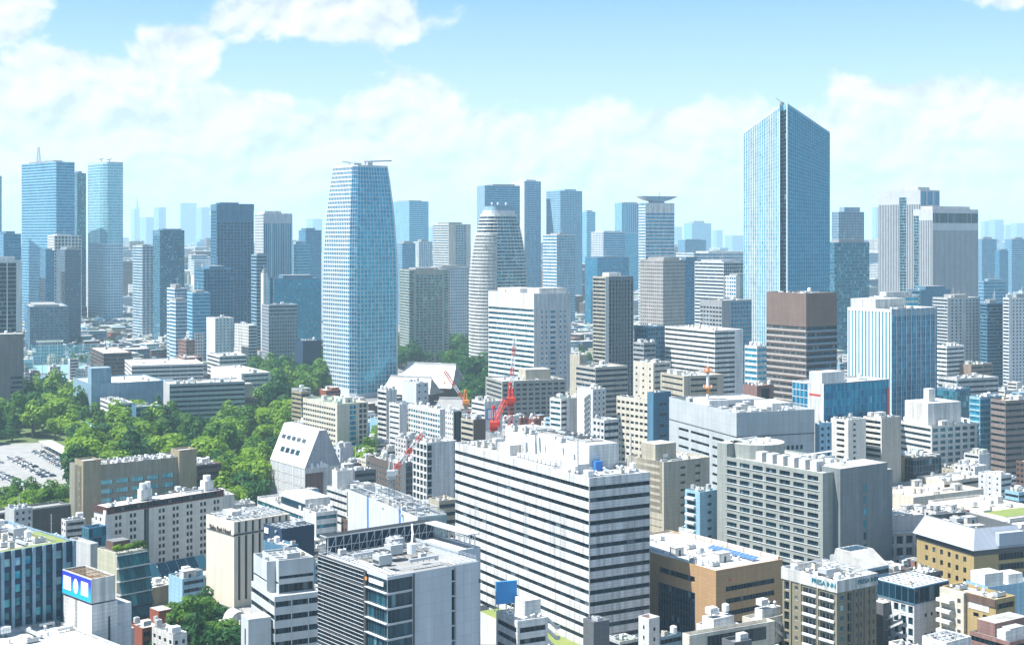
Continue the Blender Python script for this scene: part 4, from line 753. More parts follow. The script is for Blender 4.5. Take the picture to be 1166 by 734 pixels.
# ------------------------------------------------------------------ landmark towers
def superpoly(w, d, ch):      # rectangle with chamfered corners; edge 0 = front right face, 7 = chamfer at the nearest corner
    return [(ch, 0), (w-ch, 0), (w, ch), (w, d-ch), (w-ch, d), (ch, d), (0, d-ch), (0, ch)]
# tapering twin-skin tower
b = TAP = Bld('office_tower', 'tall tapering office tower, pale window grid on one side and blue glass on the other', 'tower', 365.5, 401, 456, 187, 1330, 38, yb=455, short='tapering glass tower')
w, d, h = b.w, b.d, b.h
def taper(v):
    t = min(1, max(0, v[2]/h)); s_ = 1.0+.02*math.sin(min(1, t/.55)*1.57) if t < .4 else 1.019-.285*((t-.4)/.6)**2.3
    return (w/2+(v[0]-w/2)*s_, d/2+(v[1]-d/2)*s_, v[2])
poly = superpoly(w, d, 5.0)
GL = Z(3.3, 3.95, 2.4, 2.6, mt=2, mb=6, rec=.5, glass=G_BLUE); GRr = Z(3.9, 3.95, 3.25, 3.4, mt=2, mb=3, rec=.35, glass=G_SKY)
CH = Z(2.6, 3.95, 2.3, 3.5, mt=1.5, mb=3, rec=.3, glass=G_BLUE)
W_GRID = wallmat('white_mullion_grid', (.56, .62, .64), 4, 4, .04, .06)
b.body({0: GRr, 6: GL, 7: CH, 2: GRr}, W_GRID, G_SKY, R_GREY, poly=poly, warp=taper, part='curtain_wall')
m = MB(); m.box(w*.30, w*.45, d*.4, d*.55, h, h+2.6, X_GREY); m.bar((w*.35, d*.5, h+2.6), (w*.2, d*.62, h+4.2), 1.2, X_GREY); b.part('window_cleaning_crane', m)
m = MB(); m.box(w*.52, w*.62, d*.3, d*.42, h, h+3.6, X_GREY); m.bar((w*.5, d*.38, h+4), (w*.95, d*.2, h+5.2), 1.3, X_GREY); b.part('window_cleaning_crane', m)
# angular tower with the pointed crown
b = ANG = Bld('office_tower', 'tallest blue glass tower with a pointed sloping crown and a dark slot down its corner', 'tower', 846.5, 893, 945, 150, 1440, 40, yb=400, short='pointed glass tower')
w, d = b.w, b.d; h = hz(116, 1440)
def crown(v):
    if v[2] < h*.6: return v
    t = (v[2]-h*.6)/(h*.4); zl = hz(150, 1480); f_ = max(min(v[0]/w, 1), min(v[1]/d, 1)); top = h+(zl-h)*max(0, f_); 
    return (v[0], v[1], h*.6+(top-h*.6)*t)
c = 5.0
poly = [(c*.55, -1.0), (w, 0), (w, d), (0, d), (0, c+.8), (c*1.0, c+.6)]
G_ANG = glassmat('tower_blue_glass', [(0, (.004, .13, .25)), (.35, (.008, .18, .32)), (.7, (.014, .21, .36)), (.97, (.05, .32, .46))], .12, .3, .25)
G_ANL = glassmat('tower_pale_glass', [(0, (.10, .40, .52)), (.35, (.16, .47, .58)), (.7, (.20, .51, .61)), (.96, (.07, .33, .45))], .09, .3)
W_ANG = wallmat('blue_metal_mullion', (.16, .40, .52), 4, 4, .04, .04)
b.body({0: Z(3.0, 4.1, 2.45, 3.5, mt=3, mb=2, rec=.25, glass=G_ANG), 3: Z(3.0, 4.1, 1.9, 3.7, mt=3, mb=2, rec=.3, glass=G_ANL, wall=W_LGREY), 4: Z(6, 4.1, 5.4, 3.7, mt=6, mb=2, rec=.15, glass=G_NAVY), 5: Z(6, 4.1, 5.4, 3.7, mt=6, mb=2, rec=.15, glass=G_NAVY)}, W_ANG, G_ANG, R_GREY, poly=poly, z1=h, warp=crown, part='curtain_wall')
b.fins(0, 'corner_mullion', X_WHITE, (0.0,), 1.0, .8, 0, h-1, poly); b.fins(3, 'corner_mullion', X_WHITE, (1.0,), 1.0, .6, 0, h-9, poly)
for i, (q, r) in enumerate(((.12, .5), (.22, .35), (.05, .12))): m = MB(); zt = h-38*max(q, r)*1.2; m.box(w*q, w*q+4, d*r, d*r+4, zt-20, zt+6, X_GREY); m.bar((w*q, d*r, zt+6), (w*q-4, d*r+4, zt+10), .8, X_GREY); b.part('window_cleaning_crane', m)
# round-cornered white residential tower
b = CUR = Bld('residential_tower', 'white rounded residential tower ringed with balconies that narrows to a domed top', 'tower', 531, 553, 605, 243, 1510, 32, yb=437, short='rounded white tower')
w, d, h = b.w, b.d, b.h; n = 40; cxx, cyy = w/2, d/2
def srad(a, p=3.2): return 1/((abs(math.cos(a))**p+abs(math.sin(a))**p)**(1/p))
poly = [(cxx+w*.52*srad(6.2832*i/n)*math.cos(6.2832*i/n), cyy+d*.52*srad(6.2832*i/n)*math.sin(6.2832*i/n)) for i in range(n)]
def curv(v):
    t = v[2]/h; s_ = 1.0 if t < .55 else 1-.36*((t-.55)/.45)**1.9
    return (cxx+(v[0]-cxx)*s_, cyy+(v[1]-cyy)*s_, v[2])
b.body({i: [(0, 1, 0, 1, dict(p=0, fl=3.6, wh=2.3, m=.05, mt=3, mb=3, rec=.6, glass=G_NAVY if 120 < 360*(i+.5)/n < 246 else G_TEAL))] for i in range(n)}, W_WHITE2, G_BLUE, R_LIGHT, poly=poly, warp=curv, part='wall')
for k in range(46):
    z = 6+k*3.6
    if z > h*.88: break
    t = z/h; s_ = curv((cxx+1, cyy, z))[0]-cxx; m = MB()
    for i in range(n):
        a = 6.2832*(i+.5)/n; deg = math.degrees(a) % 360
        if 246 < deg < 264 or (t > .48 and 246 < deg < 345): continue
        p0, p1 = poly[i], poly[(i+1) % n]; f_ = s_; f2 = s_*1.045+.02
        q = [(cxx+(p[0]-cxx)*g, cyy+(p[1]-cyy)*g) for p, g in ((p0, f_), (p1, f_), (p1, f2), (p0, f2))]
        m.face([(*q[3], z), (*q[2], z), (*q[2], z+1.55), (*q[3], z+1.55)], W_WHITE); m.face([(*q[3], z+1.55), (*q[2], z+1.55), (*q[1], z+1.55), (*q[0], z+1.55)], W_WHITE); m.face([(*q[0], z), (*q[1], z), (*q[2], z), (*q[3], z)], W_WHITE)
    b.part('balcony', m)
rt = poly and .60
m = MB(); m.prism([(cxx+(p[0]-cxx)*.585, cyy+(p[1]-cyy)*.585) for p in poly], h, h+3.5, W_LGREY, R_LIGHT, .97); m.prism([(cxx+(p[0]-cxx)*.52, cyy+(p[1]-cyy)*.52) for p in poly], h+3.5, h+8, W_BLUEG, R_GREY, .95); b.part('plant_crown', m)
for q in (.35, .48, .66): m = MB(); m.bar((w*q, d*.5, h+6), (w*q, d*.5, h+13), .5, X_STEEL); m.cyl(w*q, d*.5, 1.1, h+10, h+12, X_WHITE, 8); b.part('antenna', m)
# white slab tower
b = WSL = Bld('office_tower', 'white slab tower with long ribbon windows and a pale blue end wall of tiny windows', 'tower', 556, 608, 650, 334, 1230, 34, yb=432, short='white slab tower'); w, d, h = b.w, b.d, b.h
b.body({3: [(0, 1, 0, .87, dict(p=0, fl=4.4, wh=2.2, m=.3, mt=.6, mb=2, rec=.8, glass=G_TEAL))], 0: [(.16, .40, 0, .86, dict(p=3, n=2, fl=4.4, ww=1.0, wh=1.7, mt=1, rec=.3)), (.42, .60, 0, .86, dict(p=0, fl=4.4, wh=1.9, m=.8, mt=1, rec=.3)), (.66, .9, 0, .86, dict(p=3, n=2, fl=4.4, ww=1.0, wh=1.7, mt=1, rec=.3))]}, W_WHITE, G_BLUE, R_WHITE, maxwin=100)
b.fins(0, 'rib', W_LGREY, [.06+.11*i for i in range(9)], .7, .35, h*.87, h-.1); b.boxp('plant_room', w*.2, w*.95, d*.05, d*.3, b.zr, b.zr+5, W_WHITE2); b.boxp('plant_room', w*.2, w*.8, d*.45, d*.95, b.zr, b.zr+4, W_WHITE2); b.kit(3, 8)
# brown topped ribbon tower
b = BRT = Bld('office_tower', 'ribbon windowed office tower with a plain brown top', 'tower', 873, 918, 953, 334, 880, 35, yb=464, short='brown-topped tower'); w, d, h = b.w, b.d, b.h
RB = [(0, 1, 0, .825, dict(p=0, fl=3.9, wh=1.75, m=.05, mt=.3, mb=2, rec=.4, glass=G_GREY))]
RB2 = [(0, 1, 0, .825, dict(p=0, fl=3.9, wh=2.3, m=.05, mt=.3, mb=2, rec=.4, glass=G_NAVY))]
m_br = wallmat('brown_stripe', (.20, .145, .125), 2.6, 1.9, .1, .1)
b.body({3: RB, 0: RB2}, m_br, G_GREY, R_LIGHT); b.ledges(3, 'spandrel', wallmat('pale_spandrel', (.55, .54, .50)), [h*.825-3.2-i*3.9 for i in range(24)], .12, .7); b.ledges(0, 'spandrel', W_BLUEG, [h*.825-3.4-i*3.9 for i in range(24)], .12, .8); b.kit(4, 6)
# white and blue gridded tower
b = WGT = Bld('office_tower', 'white framed blue glass tower with closely spaced vertical piers', 'tower', 965, 1015, 1067, 352, 965, 38, yb=468, short='white framed glass tower'); w, d, h = b.w, b.d, b.h
b.body({3: Z(2.8, None, 1.3, 3, mt=2, mb=2, rec=.4, glass=G_ICE), 0: [(0, 1, 0, 1, dict(p=2.7, fl=3.9, ww=2.3, wh=3.5, mt=5, mb=2, rec=.2, glass=G_BLUE, wall=W_BLUEG))]}, wallmat('white_pier', (.72, .75, .77), 3, 3.9, .06, .05), G_BLUE, R_LIGHT, inmesh=True)
b.fins(0, 'pier', W_WHITE2, [(i)/round(w/2.7) for i in range(0, round(w/2.7)+1, 2)], .55, .3, 0, h-.1); b.boxp('plant_room', w*.05, w*.7, d*.4, d*.98, b.zr, b.zr+7, W_WHITE2, R_LIGHT); b.kit(5, 8)
b = Bld('glass_building', 'low dark teal glass building with a white signboard edge beside the white framed glass tower', 'building', 902, 938, 1012, 437, 800, 33, yb=470, short='low teal glass building'); w, d, h = b.w, b.d, b.h
b.body({0: Z(3, 4, 2.9, 3.8, mt=1, rec=.1, glass=G_BLUE, wall=W_STEEL), 3: [(0, .5, 0, 1, dict(p=3, ww=2.7, fl=4, wh=3.6, mt=1, rec=.1, glass=G_BLUE))]}, W_WHITE2, G_NAVY, R_WHITE, inmesh=True); b.boxp('plant_room', w*.02, w*.36, d*.1, d*.5, b.zr, b.zr+7, W_LGREY, R_WHITE); m = MB(); m.box(-.15, -.02, d*.1, d*.45, h-7, h-6, X_RED); b.part('red_stripe', m); m = MB(); m.box(w*.97, w+.1, -.3, 0, 0, h-5, X_RED); b.part('red_sign_strip', m); b.kit(4, 5)
# twin grey towers
STRIP = lambda p=2.2, fl=None: dict(p=p, ww=p*.5, wh=3, fl=fl, mt=9, mb=3, rec=.5, glass=G_DARK, solid=1)
b = TWA = Bld('office_tower', 'taller of the two pale grey ribbed towers, with a dark glass slot in its side', 'tower', 1000, 1048, 1070, 216, 1950, 40, yb=345, short='taller ribbed grey tower'); w, d, h = b.w, b.d, b.h
W_RIB = wallmat('pale_ribbed_precast', (.47, .48, .50), 3, 4, .05, .05)
b.body({3: [(0, .5, 0, .95, STRIP(2.6)), (.5, .68, 0, 1, dict(p=0, fl=4, wh=3.6, m=.3, mt=10, mb=2, rec=1.2, glass=G_TEAL)), (.68, 1, 0, .95, STRIP(2.6))], 0: [(0, 1, .0, .9, STRIP(3)), (0.0, 1, .9, 1, dict(p=w*.34, ww=w*.26, mt=2, mb=1, rec=.5, glass=G_BLUE))]}, W_RIB, G_DARK, R_GREY); b.boxp('plant_room', w*.1, w*.7, d*.1, d*.5, b.zr, b.zr+5, W_PINK, R_GREY); b.kit(2, 4, kinds='am')
b = TWB = Bld('office_tower', 'shorter of the two pale grey ribbed towers, with a dark band under its roof', 'tower', 1040, 1062, 1114, 238, 1880, 30, yb=338, short='shorter ribbed grey tower'); w, d, h = b.w, b.d, b.h
b.body({3: [(0, .3, 0, .97, dict(p=0, fl=4, wh=3.6, m=.3, mt=3, mb=2, rec=1.2, glass=G_TEAL)), (.3, 1, 0, .97, STRIP(2.8))], 0: [(0, 1, 0, .9, STRIP(2.3)), (0, 1, .9, 1, dict(p=0, mt=5.2, mb=.4, m=.5, rec=.6, glass=G_NAVY))]}, W_RIB, G_DARK, R_GREY); b.boxp('plant_room', w*.08, w*.9, d*.2, d*.8, b.zr, b.zr+5, W_PINK, R_GREY); b.kit(3, 4, kinds='am')
# ------------------------------------------------------------------ middle distance
def mk(name, label, cat, xl, xc, xr, yt, D, yaw, wall, L, Rr, glass=G_NAVY, roof=R_LIGHT, yb=None, kit=6, short=None, d=None, **k):
    b = Bld(name, label, cat, xl, xc, xr, yt, D, yaw, yb=yb, short=short, d=d)
    b.body({3: L or [], 0: Rr or []}, wall, glass, roof, **k)
    if kit: b.kit(int(xl*7+yt), kit, kinds='aaatvds')
    return b
def win(p=3, fl=3.6, ww=None, wh=1.7, mt=1.6, rec=.3, **k): return Z(p, fl, ww or p*.6, wh, mt=mt, rec=rec, **k)
def bnd(fl=3.7, wh=1.7, m=.3, mt=1.8, rec=.4, **k): return band(fl, wh, m, mt=mt, rec=rec, **k)
# slanted A-frame building among the trees
b = AFR = Bld('slope_roofed_building', 'white building with a steep sloping roof of skylights and a grey gable end', 'building', 307.6, 347, 388, 533, 790, 36, yb=560, short='steep sloped white building'); w, d, h = b.w, b.d, b.h
b.body({3: Z(d/3.02, 5, d/3.02-.6, 4.5, mt=.4, mb=.3, rec=.15, glass=W_LGREY, solid=1), 0: [(0, .55, 0, 1, dict(p=0, mt=3, mb=.5, m=.5, rec=1.5, glass=W_RUST, solid=1))]}, W_OFF, G_DARK, None)
hr = 20.0; xa, xb = w*.40, w*.60; GAB = wallmat('grey_gable_tile', (.42, .43, .45), 2, 2)
m = MB(); m.face([(0, d, h), (0, 0, h), (xa, 0, h+hr), (xa, d, h+hr)], W_WHITE); m.face([(w, 0, h), (w, d, h), (xb, d, h+hr), (xb, 0, h+hr)], W_WHITE2); m.face([(xa, 0, h+hr), (xb, 0, h+hr), (xb, d, h+hr), (xa, d, h+hr)], R_WHITE); m.face([(0, 0, h), (w, 0, h), (xb, 0, h+hr), (xa, 0, h+hr)], GAB); m.face([(w, d, h), (0, d, h), (xa, d, h+hr), (xb, d, h+hr)], GAB); sl = b.part('sloping_roof', m)
for r, (t, n, hh) in enumerate(((.26, 4, .13), (.60, 5, .10))):
    for i in range(n):
        y0 = d*(.28+.145*i)-r*2; t0, t1 = t, t+hh; m = MB(); e = .12
        m.face([(xa*t0-e, y0+d*.10, h+hr*t0+e), (xa*t0-e, y0, h+hr*t0+e), (xa*t1-e, y0, h+hr*t1+e), (xa*t1-e, y0+d*.10, h+hr*t1+e)], G_DARK if r == 0 else G_GREY); m.obj('skylight', sl)
m = MB()
for i, (q, hh) in enumerate(((.16, 3), (.32, 2.4), (.42, 3.6), (.5, 2.6), (.56, 1.8))): m.box(w*q, w*q+1.4, -.35, -.05, h-.5, h-.5+hh, X_WHITE); m.box(w*q, w*q+2.2, -.34, -.06, h+.2, h+.7, X_WHITE)
b.part('sign_emblem', m)
b = Bld('low_office', 'low white modern building with teal ribbon glass and terraces below the steep sloped white building', 'office building', 293, 352, 378, 586, 700, 34, yb=620, short='low white terraced building'); w, d, h = b.w, b.d, b.h
b.body({3: bnd(4, 2.2, .3, glass=G_TEAL), 0: bnd(4, 2.2, .3, glass=G_TEAL)}, W_WHITE, G_TEAL, R_WHITE); b.boxp('upper_floor', w*.2, w*1.3, d*.15, d*.6, b.zr, b.zr+7, W_WHITE, R_WHITE); m = MB(); m.box(w*.19, w*.2, d*.15, d*.6, b.zr+1, b.zr+4.5, G_NAVY); b.part('window_band', m); b.kit(7, 8, kinds='aatd')
mk('white_house_block', 'white block with many roof units behind the sheeted construction site', 'building', 372, 395, 442, 560, 730, 34, W_WHITE2, bnd(3.6, 1.5), [], roof=R_WHITE, kit=9, yb=590)
mk('small_building', 'white cube building with grey shaded wall beside the gable of the steep sloped white building', 'building', 378, 384, 402, 536, 740, 34, W_WHITE, [], [], roof=R_WHITE, kit=3, yb=560)
mk('small_building', 'dark grey flat building behind the white cube building', 'building', 397, 404, 428, 536, 790, 34, W_DGREY, [], bnd(), roof=R_DARK, kit=6, yb=545)
mk('hangar_roof_building', 'white building with sloping lower wall and a planted slot, before the sheeted construction site', 'building', 345, 360, 384, 583, 655, 34, W_WHITE, [], bnd(4, 1.6, glass=G_TEAL), roof=R_WHITE, kit=4, yb=605)
b = DKB = mk('apartment_building', 'dark brown apartment block with small white windows, near the white windowed tower block', 'apartments', 420, 457, 474, 529, 800, 32, wallmat('dark_umber_tile', (.14, .115, .10), 1.2, .8, .08, .08), win(3.4, 3.3, 1.3, 1.5, mt=4, glass=G_ICE), bnd(), yb=555, short='dark brown apartment block')
mk('narrow_building', 'dark glass building between the dark brown apartment block and the white windowed tower block', 'building', 457, 462, 474, 527, 770, 32, W_DGREY, [], bnd(3.4, 2.4), yb=560)
b = WTB = mk('apartment_tower', 'white tower block with a dark framed window grid and a blank panel wall', 'apartments', 470, 486, 520, 504, 700, 32, W_WHITE, Z(3.4, 3.5, 2.6, 2.6, mt=1.2, rec=.6), [(0, .2, 0, 1, dict(p=0, fl=3.5, wh=2.8, m=.4, mt=1.2, rec=.8)), (.9, 1, 0, 1, dict(p=0, fl=3.5, wh=2.8, m=.4, mt=1.2, rec=.8))], G_DARK, roof=R_WHITE, yb=568, short='white windowed tower block', kit=5)
mk('small_building', 'beige round-roofed hut building tucked against the ribbon-windowed white block', 'building', 488, 500, 520, 570, 660, 32, W_BEIGE, [], bnd(), roof=R_BEIGE, yb=590, kit=4)
mk('office_building', 'cream concrete building with glazed stair strip and a pale green roof', 'office building', 345, 384, 419, 460, 960, 36, W_CREAM, [(0, .95, 0, .95, dict(p=3.2, fl=3.5, ww=2.4, wh=1.7, mt=1.2, rec=.6))], [(.4, .62, 0, 1, dict(p=0, fl=3.5, wh=2.6, m=.2, mt=1.5, rec=.4, glass=G_BLUE)), (.7, .97, 0, 1, dict(p=3.4, fl=3.5, ww=2.6, wh=2.6, mt=1, rec=.8))], roof=R_GREEN, yb=503, short='cream building with green roof')
mk('apartment_building', 'olive balconied apartments beside the cream building with green roof', 'apartments', 332, 343, 352, 446, 1030, 36, wallmat('olive_render', (.36, .31, .20)), bnd(3.2, 1.4), bnd(3.2, 1.4), yb=475)
mk('office_building', 'grey office with white ribbon bands near the foot of the tapering glass tower', 'office building', 430, 440, 452, 444, 1000, 36, W_WHITE2, bnd(3.6, 1.9), [], wallmat and G_DARK, roof=R_GREY, yb=485)
mk('office_building', 'white narrow windowed block beside the grey office with white ribbon bands', 'office building', 443, 455, 464, 460, 960, 36, W_WHITE, bnd(3.5, 1.3, .8), [], roof=R_WHITE, yb=485)
mk('office_building', 'grey white block with few windows under the white temple roofs', 'office building', 458, 474, 488, 436, 1150, 36, W_LGREY, [], win(5, 5, 1.4, 1.4), roof=R_WHITE, yb=456)
mk('office_building', 'long white office with teal windows and vaulted roof edge behind the white windowed tower block', 'office building', 465, 501, 508, 466, 950, 33, W_WHITE, win(3.2, 3.5, 2.3, 1.8, mt=3.5, glass=G_TEAL), [], roof=R_BEIGE, yb=497, kit=8)
mk('narrow_building', 'white and dark striped narrow tower beside the balconied brown block', 'building', 507, 516, 526, 467, 900, 33, W_WHITE, win(2.4, 3.2, 1.2, 1.4), [(.1, .95, 0, 1, dict(p=0, mt=1, mb=1, rec=.3))], G_DARK, roof=R_WHITE, yb=500)
mk('apartment_building', 'dark brown block with beige balconies at the red crane machinery', 'apartments', 525, 539, 553, 478, 870, 33, W_BROWN, bnd(3.4, 1.6, wall=W_BEIGE), [], G_DARK, roof=R_DARK, yb=505, kit=4)
b = mk('office_building', 'white building with a blue framed signboard high on its wall', 'office building', 537, 552, 572, 457, 960, 33, W_WHITE, bnd(3.5, 1.4), [], roof=R_WHITE, yb=480, kit=5); w, d, h = b.w, b.d, b.h
m = MB(); m.box(w*.1, w*.85, -.4, -.02, h-12, h-5, X_SIGNBLUE); m.box(w*.15, w*.8, -.5, -.4, h-11.3, h-5.7, X_WHITE); b.part('signboard', m)
b = mk('office_building', 'evenly gridded grey office with a boxy penthouse behind the red tower crane', 'office building', 553, 572, 644, 434, 1100, 20, wallmat('greyish_beige_precast', (.37, .36, .32), 3, 3.4), bnd(3.4, 1.6, 2), Z(5.2, 3.6, 3.6, 1.7, mt=2.4, rec=.6), yb=475, maxwin=100, short='gridded grey office', kit=10); b.boxp('plant_room', b.w*.45, b.w*.85, b.d*.3, b.d*.7, b.zr, b.zr+8, W_BEIGE)
mk('apartment_building', 'white apartments with a green roof garden and blue shaded side near the gridded grey office', 'apartments', 626, 639, 662, 454, 850, 38, W_WHITE, bnd(3.3, 1.5, .8, glass=G_TEAL), [(.0, .3, 0, 1, dict(p=0, fl=3.3, wh=1.5, m=.3, mt=1.4, rec=.9))], roof=R_GREEN, yb=485)
b = mk('apartment_building', 'white apartments with zigzag outside stairs beside the green roofed apartments', 'apartments', 657, 675, 690, 443, 840, 38, W_WHITE, [], win(3, 3.2, 1, 1.4), roof=R_WHITE, yb=485)
stairs(b, -1.5, b.d*.15, b.h-3, 9, W_WHITE, R(90), run=4.5)
mk('apartment_building', 'white low jumble building behind the plant room of the ribbon-windowed white block', 'building', 675, 688, 705, 478, 790, 35, W_WHITE2, win(), bnd(), roof=R_WHITE, yb=490, kit=8)
mk('office_building', 'cream office with square punched windows beside a teal grey wing', 'office building', 702, 738, 745, 455, 830, 38, W_CREAM, Z(4.1, 3.7, 2.8, 1.6, mt=2.4, rec=.5), [], G_DARK, yb=500, short='cream punched-window office')
mk('office_building', 'teal grey windowless wing joined to the cream punched-window office', 'office building', 737, 744, 764, 447, 815, 38, W_STEEL, [], [(.2, .9, 0, 1, dict(p=0, fl=6, wh=1.6, m=2, mt=6)), ], yb=500)
mk('office_building', 'grey ribbed mid-rise office with wide pale and dark stripes below the dark lattice apartment tower', 'office building', 656, 678, 715, 418, 1000, 30, wallmat('warm_grey_band', (.42, .40, .36), 4, 3.6), bnd(3.6, 1.7, .1), bnd(3.6, 1.7, .1), G_NAVY, yb=452, short='striped grey mid-rise')
mk('narrow_building', 'plain beige slab wall beside the striped grey mid-rise', 'building', 649, 660, 668, 404, 1040, 34, W_BEIGE, [], [], yb=445, kit=2)
b = DLT = mk('apartment_tower', 'dark lattice-fronted apartment tower with beige balcony edges', 'tower', 675, 693, 721, 315, 1180, 32, wallmat('dark_blue_grey_tile', (.12, .16, .19), 3, 3.2), [(.0, .8, 0, 1, dict(p=0, fl=3.2, wh=2.2, m=.3, mt=1.6, rec=1, glass=G_GREY, wall=W_BEIGE))], Z(3.6, 3.2, 2.7, 2.2, mt=3, rec=.7, glass=G_NAVY), yb=440, short='dark lattice apartment tower', kit=5, inmesh=True)
b.fins(0, 'pier', W_MGREY, [i/8 for i in range(9)], .6, .15, 0, b.h-1); b.boxp('plant_room', b.w*.2, b.w*.7, b.d*.3, b.d*.7, b.zr, b.zr+4, W_WHITE2)
mk('office_building', 'cream block with small dark windows below the white banded wide office', 'office building', 721, 744, 764, 413, 1050, 38, W_CREAM, win(7, 4.5, 1.8, 1.5, mt=4), bnd(4, 1.4, 1.5), roof=R_LIGHT, yb=445, short='cream block with small windows')
mk('office_building', 'grey cream office with slot windows in front of the white banded wide office', 'office building', 752, 779, 824, 428, 990, 24, W_BEIGE, bnd(4, 1.3, 2), [(.15, .85, 0, 1, dict(p=0, fl=4, wh=1.4, m=.5, mt=2))], G_DARK, roof=R_WHITE, yb=448)
mk('office_building', 'wide white office with dark ribbon bands and a plain white end wall', 'office building', 757, 814, 846, 376, 1150, 30, W_WHITE, bnd(3.9, 1.7, .2), [(0, .72, 0, 1, dict(p=0, fl=3.9, wh=1.7, m=.2, mt=1.8, rec=.4))], G_DARK, roof=R_WHITE, yb=440, short='white banded wide office', kit=10)
mk('office_building', 'grey office with square windows and a darker glass wing behind the white banded wide office', 'office building', 797, 822, 856, 342, 1300, 34, W_MGREY, win(4.4, 3.8, 3.2, 1.8, mt=6), [(.3, 1, 0, 1, dict(p=3.5, fl=3.8, ww=3, wh=2.8, mt=2, rec=.3, glass=G_BLUE))], yb=410, short='square-windowed grey office')
mk('office_building', 'dark steel blue office beside the white banded wide office', 'office building', 722, 738, 758, 372, 1200, 40, W_STEEL, [(.1, .9, 0, 1, dict(p=3, fl=3.8, ww=2, wh=1.8, mt=3))], win(3, 3.8, 2, 1.7), G_NAVY, roof=R_BLUE, yb=410, short='dark steel blue office')
mk('office_building', 'dark grey striped low office at the foot of the dark lattice apartment tower', 'office building', 721, 733, 747, 390, 1130, 34, W_MGREY, bnd(), bnd(), yb=412)
mk('small_building', 'rust red tiled building in front of the brown-topped tower', 'building', 846, 862, 881, 439, 860, 34, W_RUST, [(.2, .8, .3, .8, dict(p=3, fl=4, ww=2, wh=1.4, mt=2))], [(.2, .8, 0, 1, dict(p=0, mt=2, mb=4, m=1))], G_DARK, roof=R_WHITE, yb=452)
mk('office_building', 'narrow pale blue banded office between the brown-topped tower and the white banded wide office', 'office building', 848, 862, 874, 394, 960, 36, W_WHITE, bnd(3.8, 2.0, glass=G_SKY), bnd(3.8, 1.8, glass=G_SKY), roof=R_WHITE, yb=432)
mk('apartment_building', 'cream and grey apartment slab with dark balcony slots, just behind the broad light grey office', 'apartments', 946, 966, 986, 478, 790, 36, W_OFF, [(.3, .8, 0, 1, dict(p=0, fl=3.1, wh=1.5, m=.3, mt=1.5, rec=.8))], [(.2, .5, 0, 1, dict(p=0, fl=3.1, wh=1.2, m=1.2, mt=2))], G_DARK, roof=R_WHITE, yb=525)
mk('apartment_building', 'cream apartment slab with dark balconies and a plain grey beige end wall', 'apartments', 983, 1004, 1026, 476, 800, 36, wallmat('grey_beige_render', (.42, .40, .36)), bnd(3.1, 1.7, .8, wall=W_OFF, rec=1), [], G_DARK, roof=R_WHITE, yb=520)
mk('narrow_building', 'pale blue grey apartments behind the cream and grey apartment slab', 'apartments', 928, 933, 947, 482, 740, 30, W_SKYW, [], Z(4, 3.3, 1.6, 1.6, mt=2), yb=535)
b = mk('office_building', 'cream and grey office with a large white plant block on its flat roof', 'office building', 1020, 1061, 1128, 485, 885, 26, W_OFF, bnd(3.6, 1.7, 1), Z(6, 3.8, 4, 2.2, mt=1.6, rec=.4, glass=G_TEAL), roof=R_WHITE, yb=515, short='office with the white roof block', kit=12); b.boxp('plant_room', 3, b.w*.62, b.d*.2, b.d*.85, b.zr, b.zr+14, W_WHITE, R_WHITE); b.boxp('chimney', b.w*.2, b.w*.2+5, b.d*.4, b.d*.55, b.zr+14, b.zr+22, W_WHITE, R_WHITE)
mk('office_building', 'dark brown topped beige office at the edge of the low white rooftops', 'office building', 1128, 1145, 1200, 456, 880, 25, wallmat('brown_beige_band', (.25, .20, .18)), bnd(3.8, 1.5), bnd(3.8, 1.5), G_DARK, roof=R_BEIGE, yb=500, kit=8)
mk('glass_building', 'dark teal glass cube beside the white framed glass tower', 'building', 1067, 1088, 1105, 443, 960, 36, W_STEEL, win(2.4, 3.6, 2.1, 3.2, rec=.1), win(2.4, 3.6, 2.1, 3.2, rec=.1), G_TEAL, roof=R_LIGHT, yb=470)
mk('low_building', 'wide low grey building with pale roof strips behind the dark teal glass cube', 'building', 1068, 1090, 1137, 431, 1030, 24, W_GREY, bnd(), bnd(), roof=R_LIGHT, yb=446, kit=8)
mk('glass_building', 'pale blue glazed building with white roof tanks beside the dark teal glass cube', 'building', 1104, 1116, 1142, 452, 900, 28, W_SKYW, bnd(3.6, 2.4, glass=G_SKY), bnd(3.6, 2.4, glass=G_SKY), G_SKY, roof=R_WHITE, yb=470, kit=8)
mk('office_building', 'brown stepped building with outside stairs below the long grey apartment slab', 'office building', 1092, 1106, 1130, 415, 1120, 34, wallmat('dull_brown_tile', (.30, .23, .18)), [], bnd(3.4, 1.6), roof=R_LIGHT, yb=430)
mk('office_building', 'white set-back building with dark ribbons behind the brown stepped building', 'office building', 1066, 1078, 1098, 394, 1120, 34, W_WHITE, bnd(3.4, 1.5), bnd(3.4, 1.5), roof=R_WHITE, yb=420, kit=8)
mk('office_building', 'ochre panelled low building with dark vertical slots', 'building', 996, 1026, 1036, 521, 822, 34, W_OCHRE, Z(9, None, 1.2, 3, mt=1, mb=1, rec=.4), [], G_DARK, roof=R_DARK, yb=545, short='ochre panelled building', kit=7)
mk('glass_building', 'dark glass cube building beside the ochre panelled building', 'building', 1030, 1040, 1072, 521, 818, 30, W_DGREY, win(2.5, 3.6, 2.2, 3.2, rec=.1), win(2.5, 3.6, 2.2, 3.2, rec=.1), G_NAVY, roof=R_LIGHT, yb=550)
mk('warehouse', 'very wide low building with a cream flat roof and cream walls', 'building', 1000, 1040, 1120, 566, 764, 30, W_CREAM, [(.3, .4, 0, 1, dict(p=0, m=.3, mt=3, mb=4))], [], G_DARK, roof=R_BEIGE, yb=580, d=38, short='cream flat-roofed hall', kit=10)
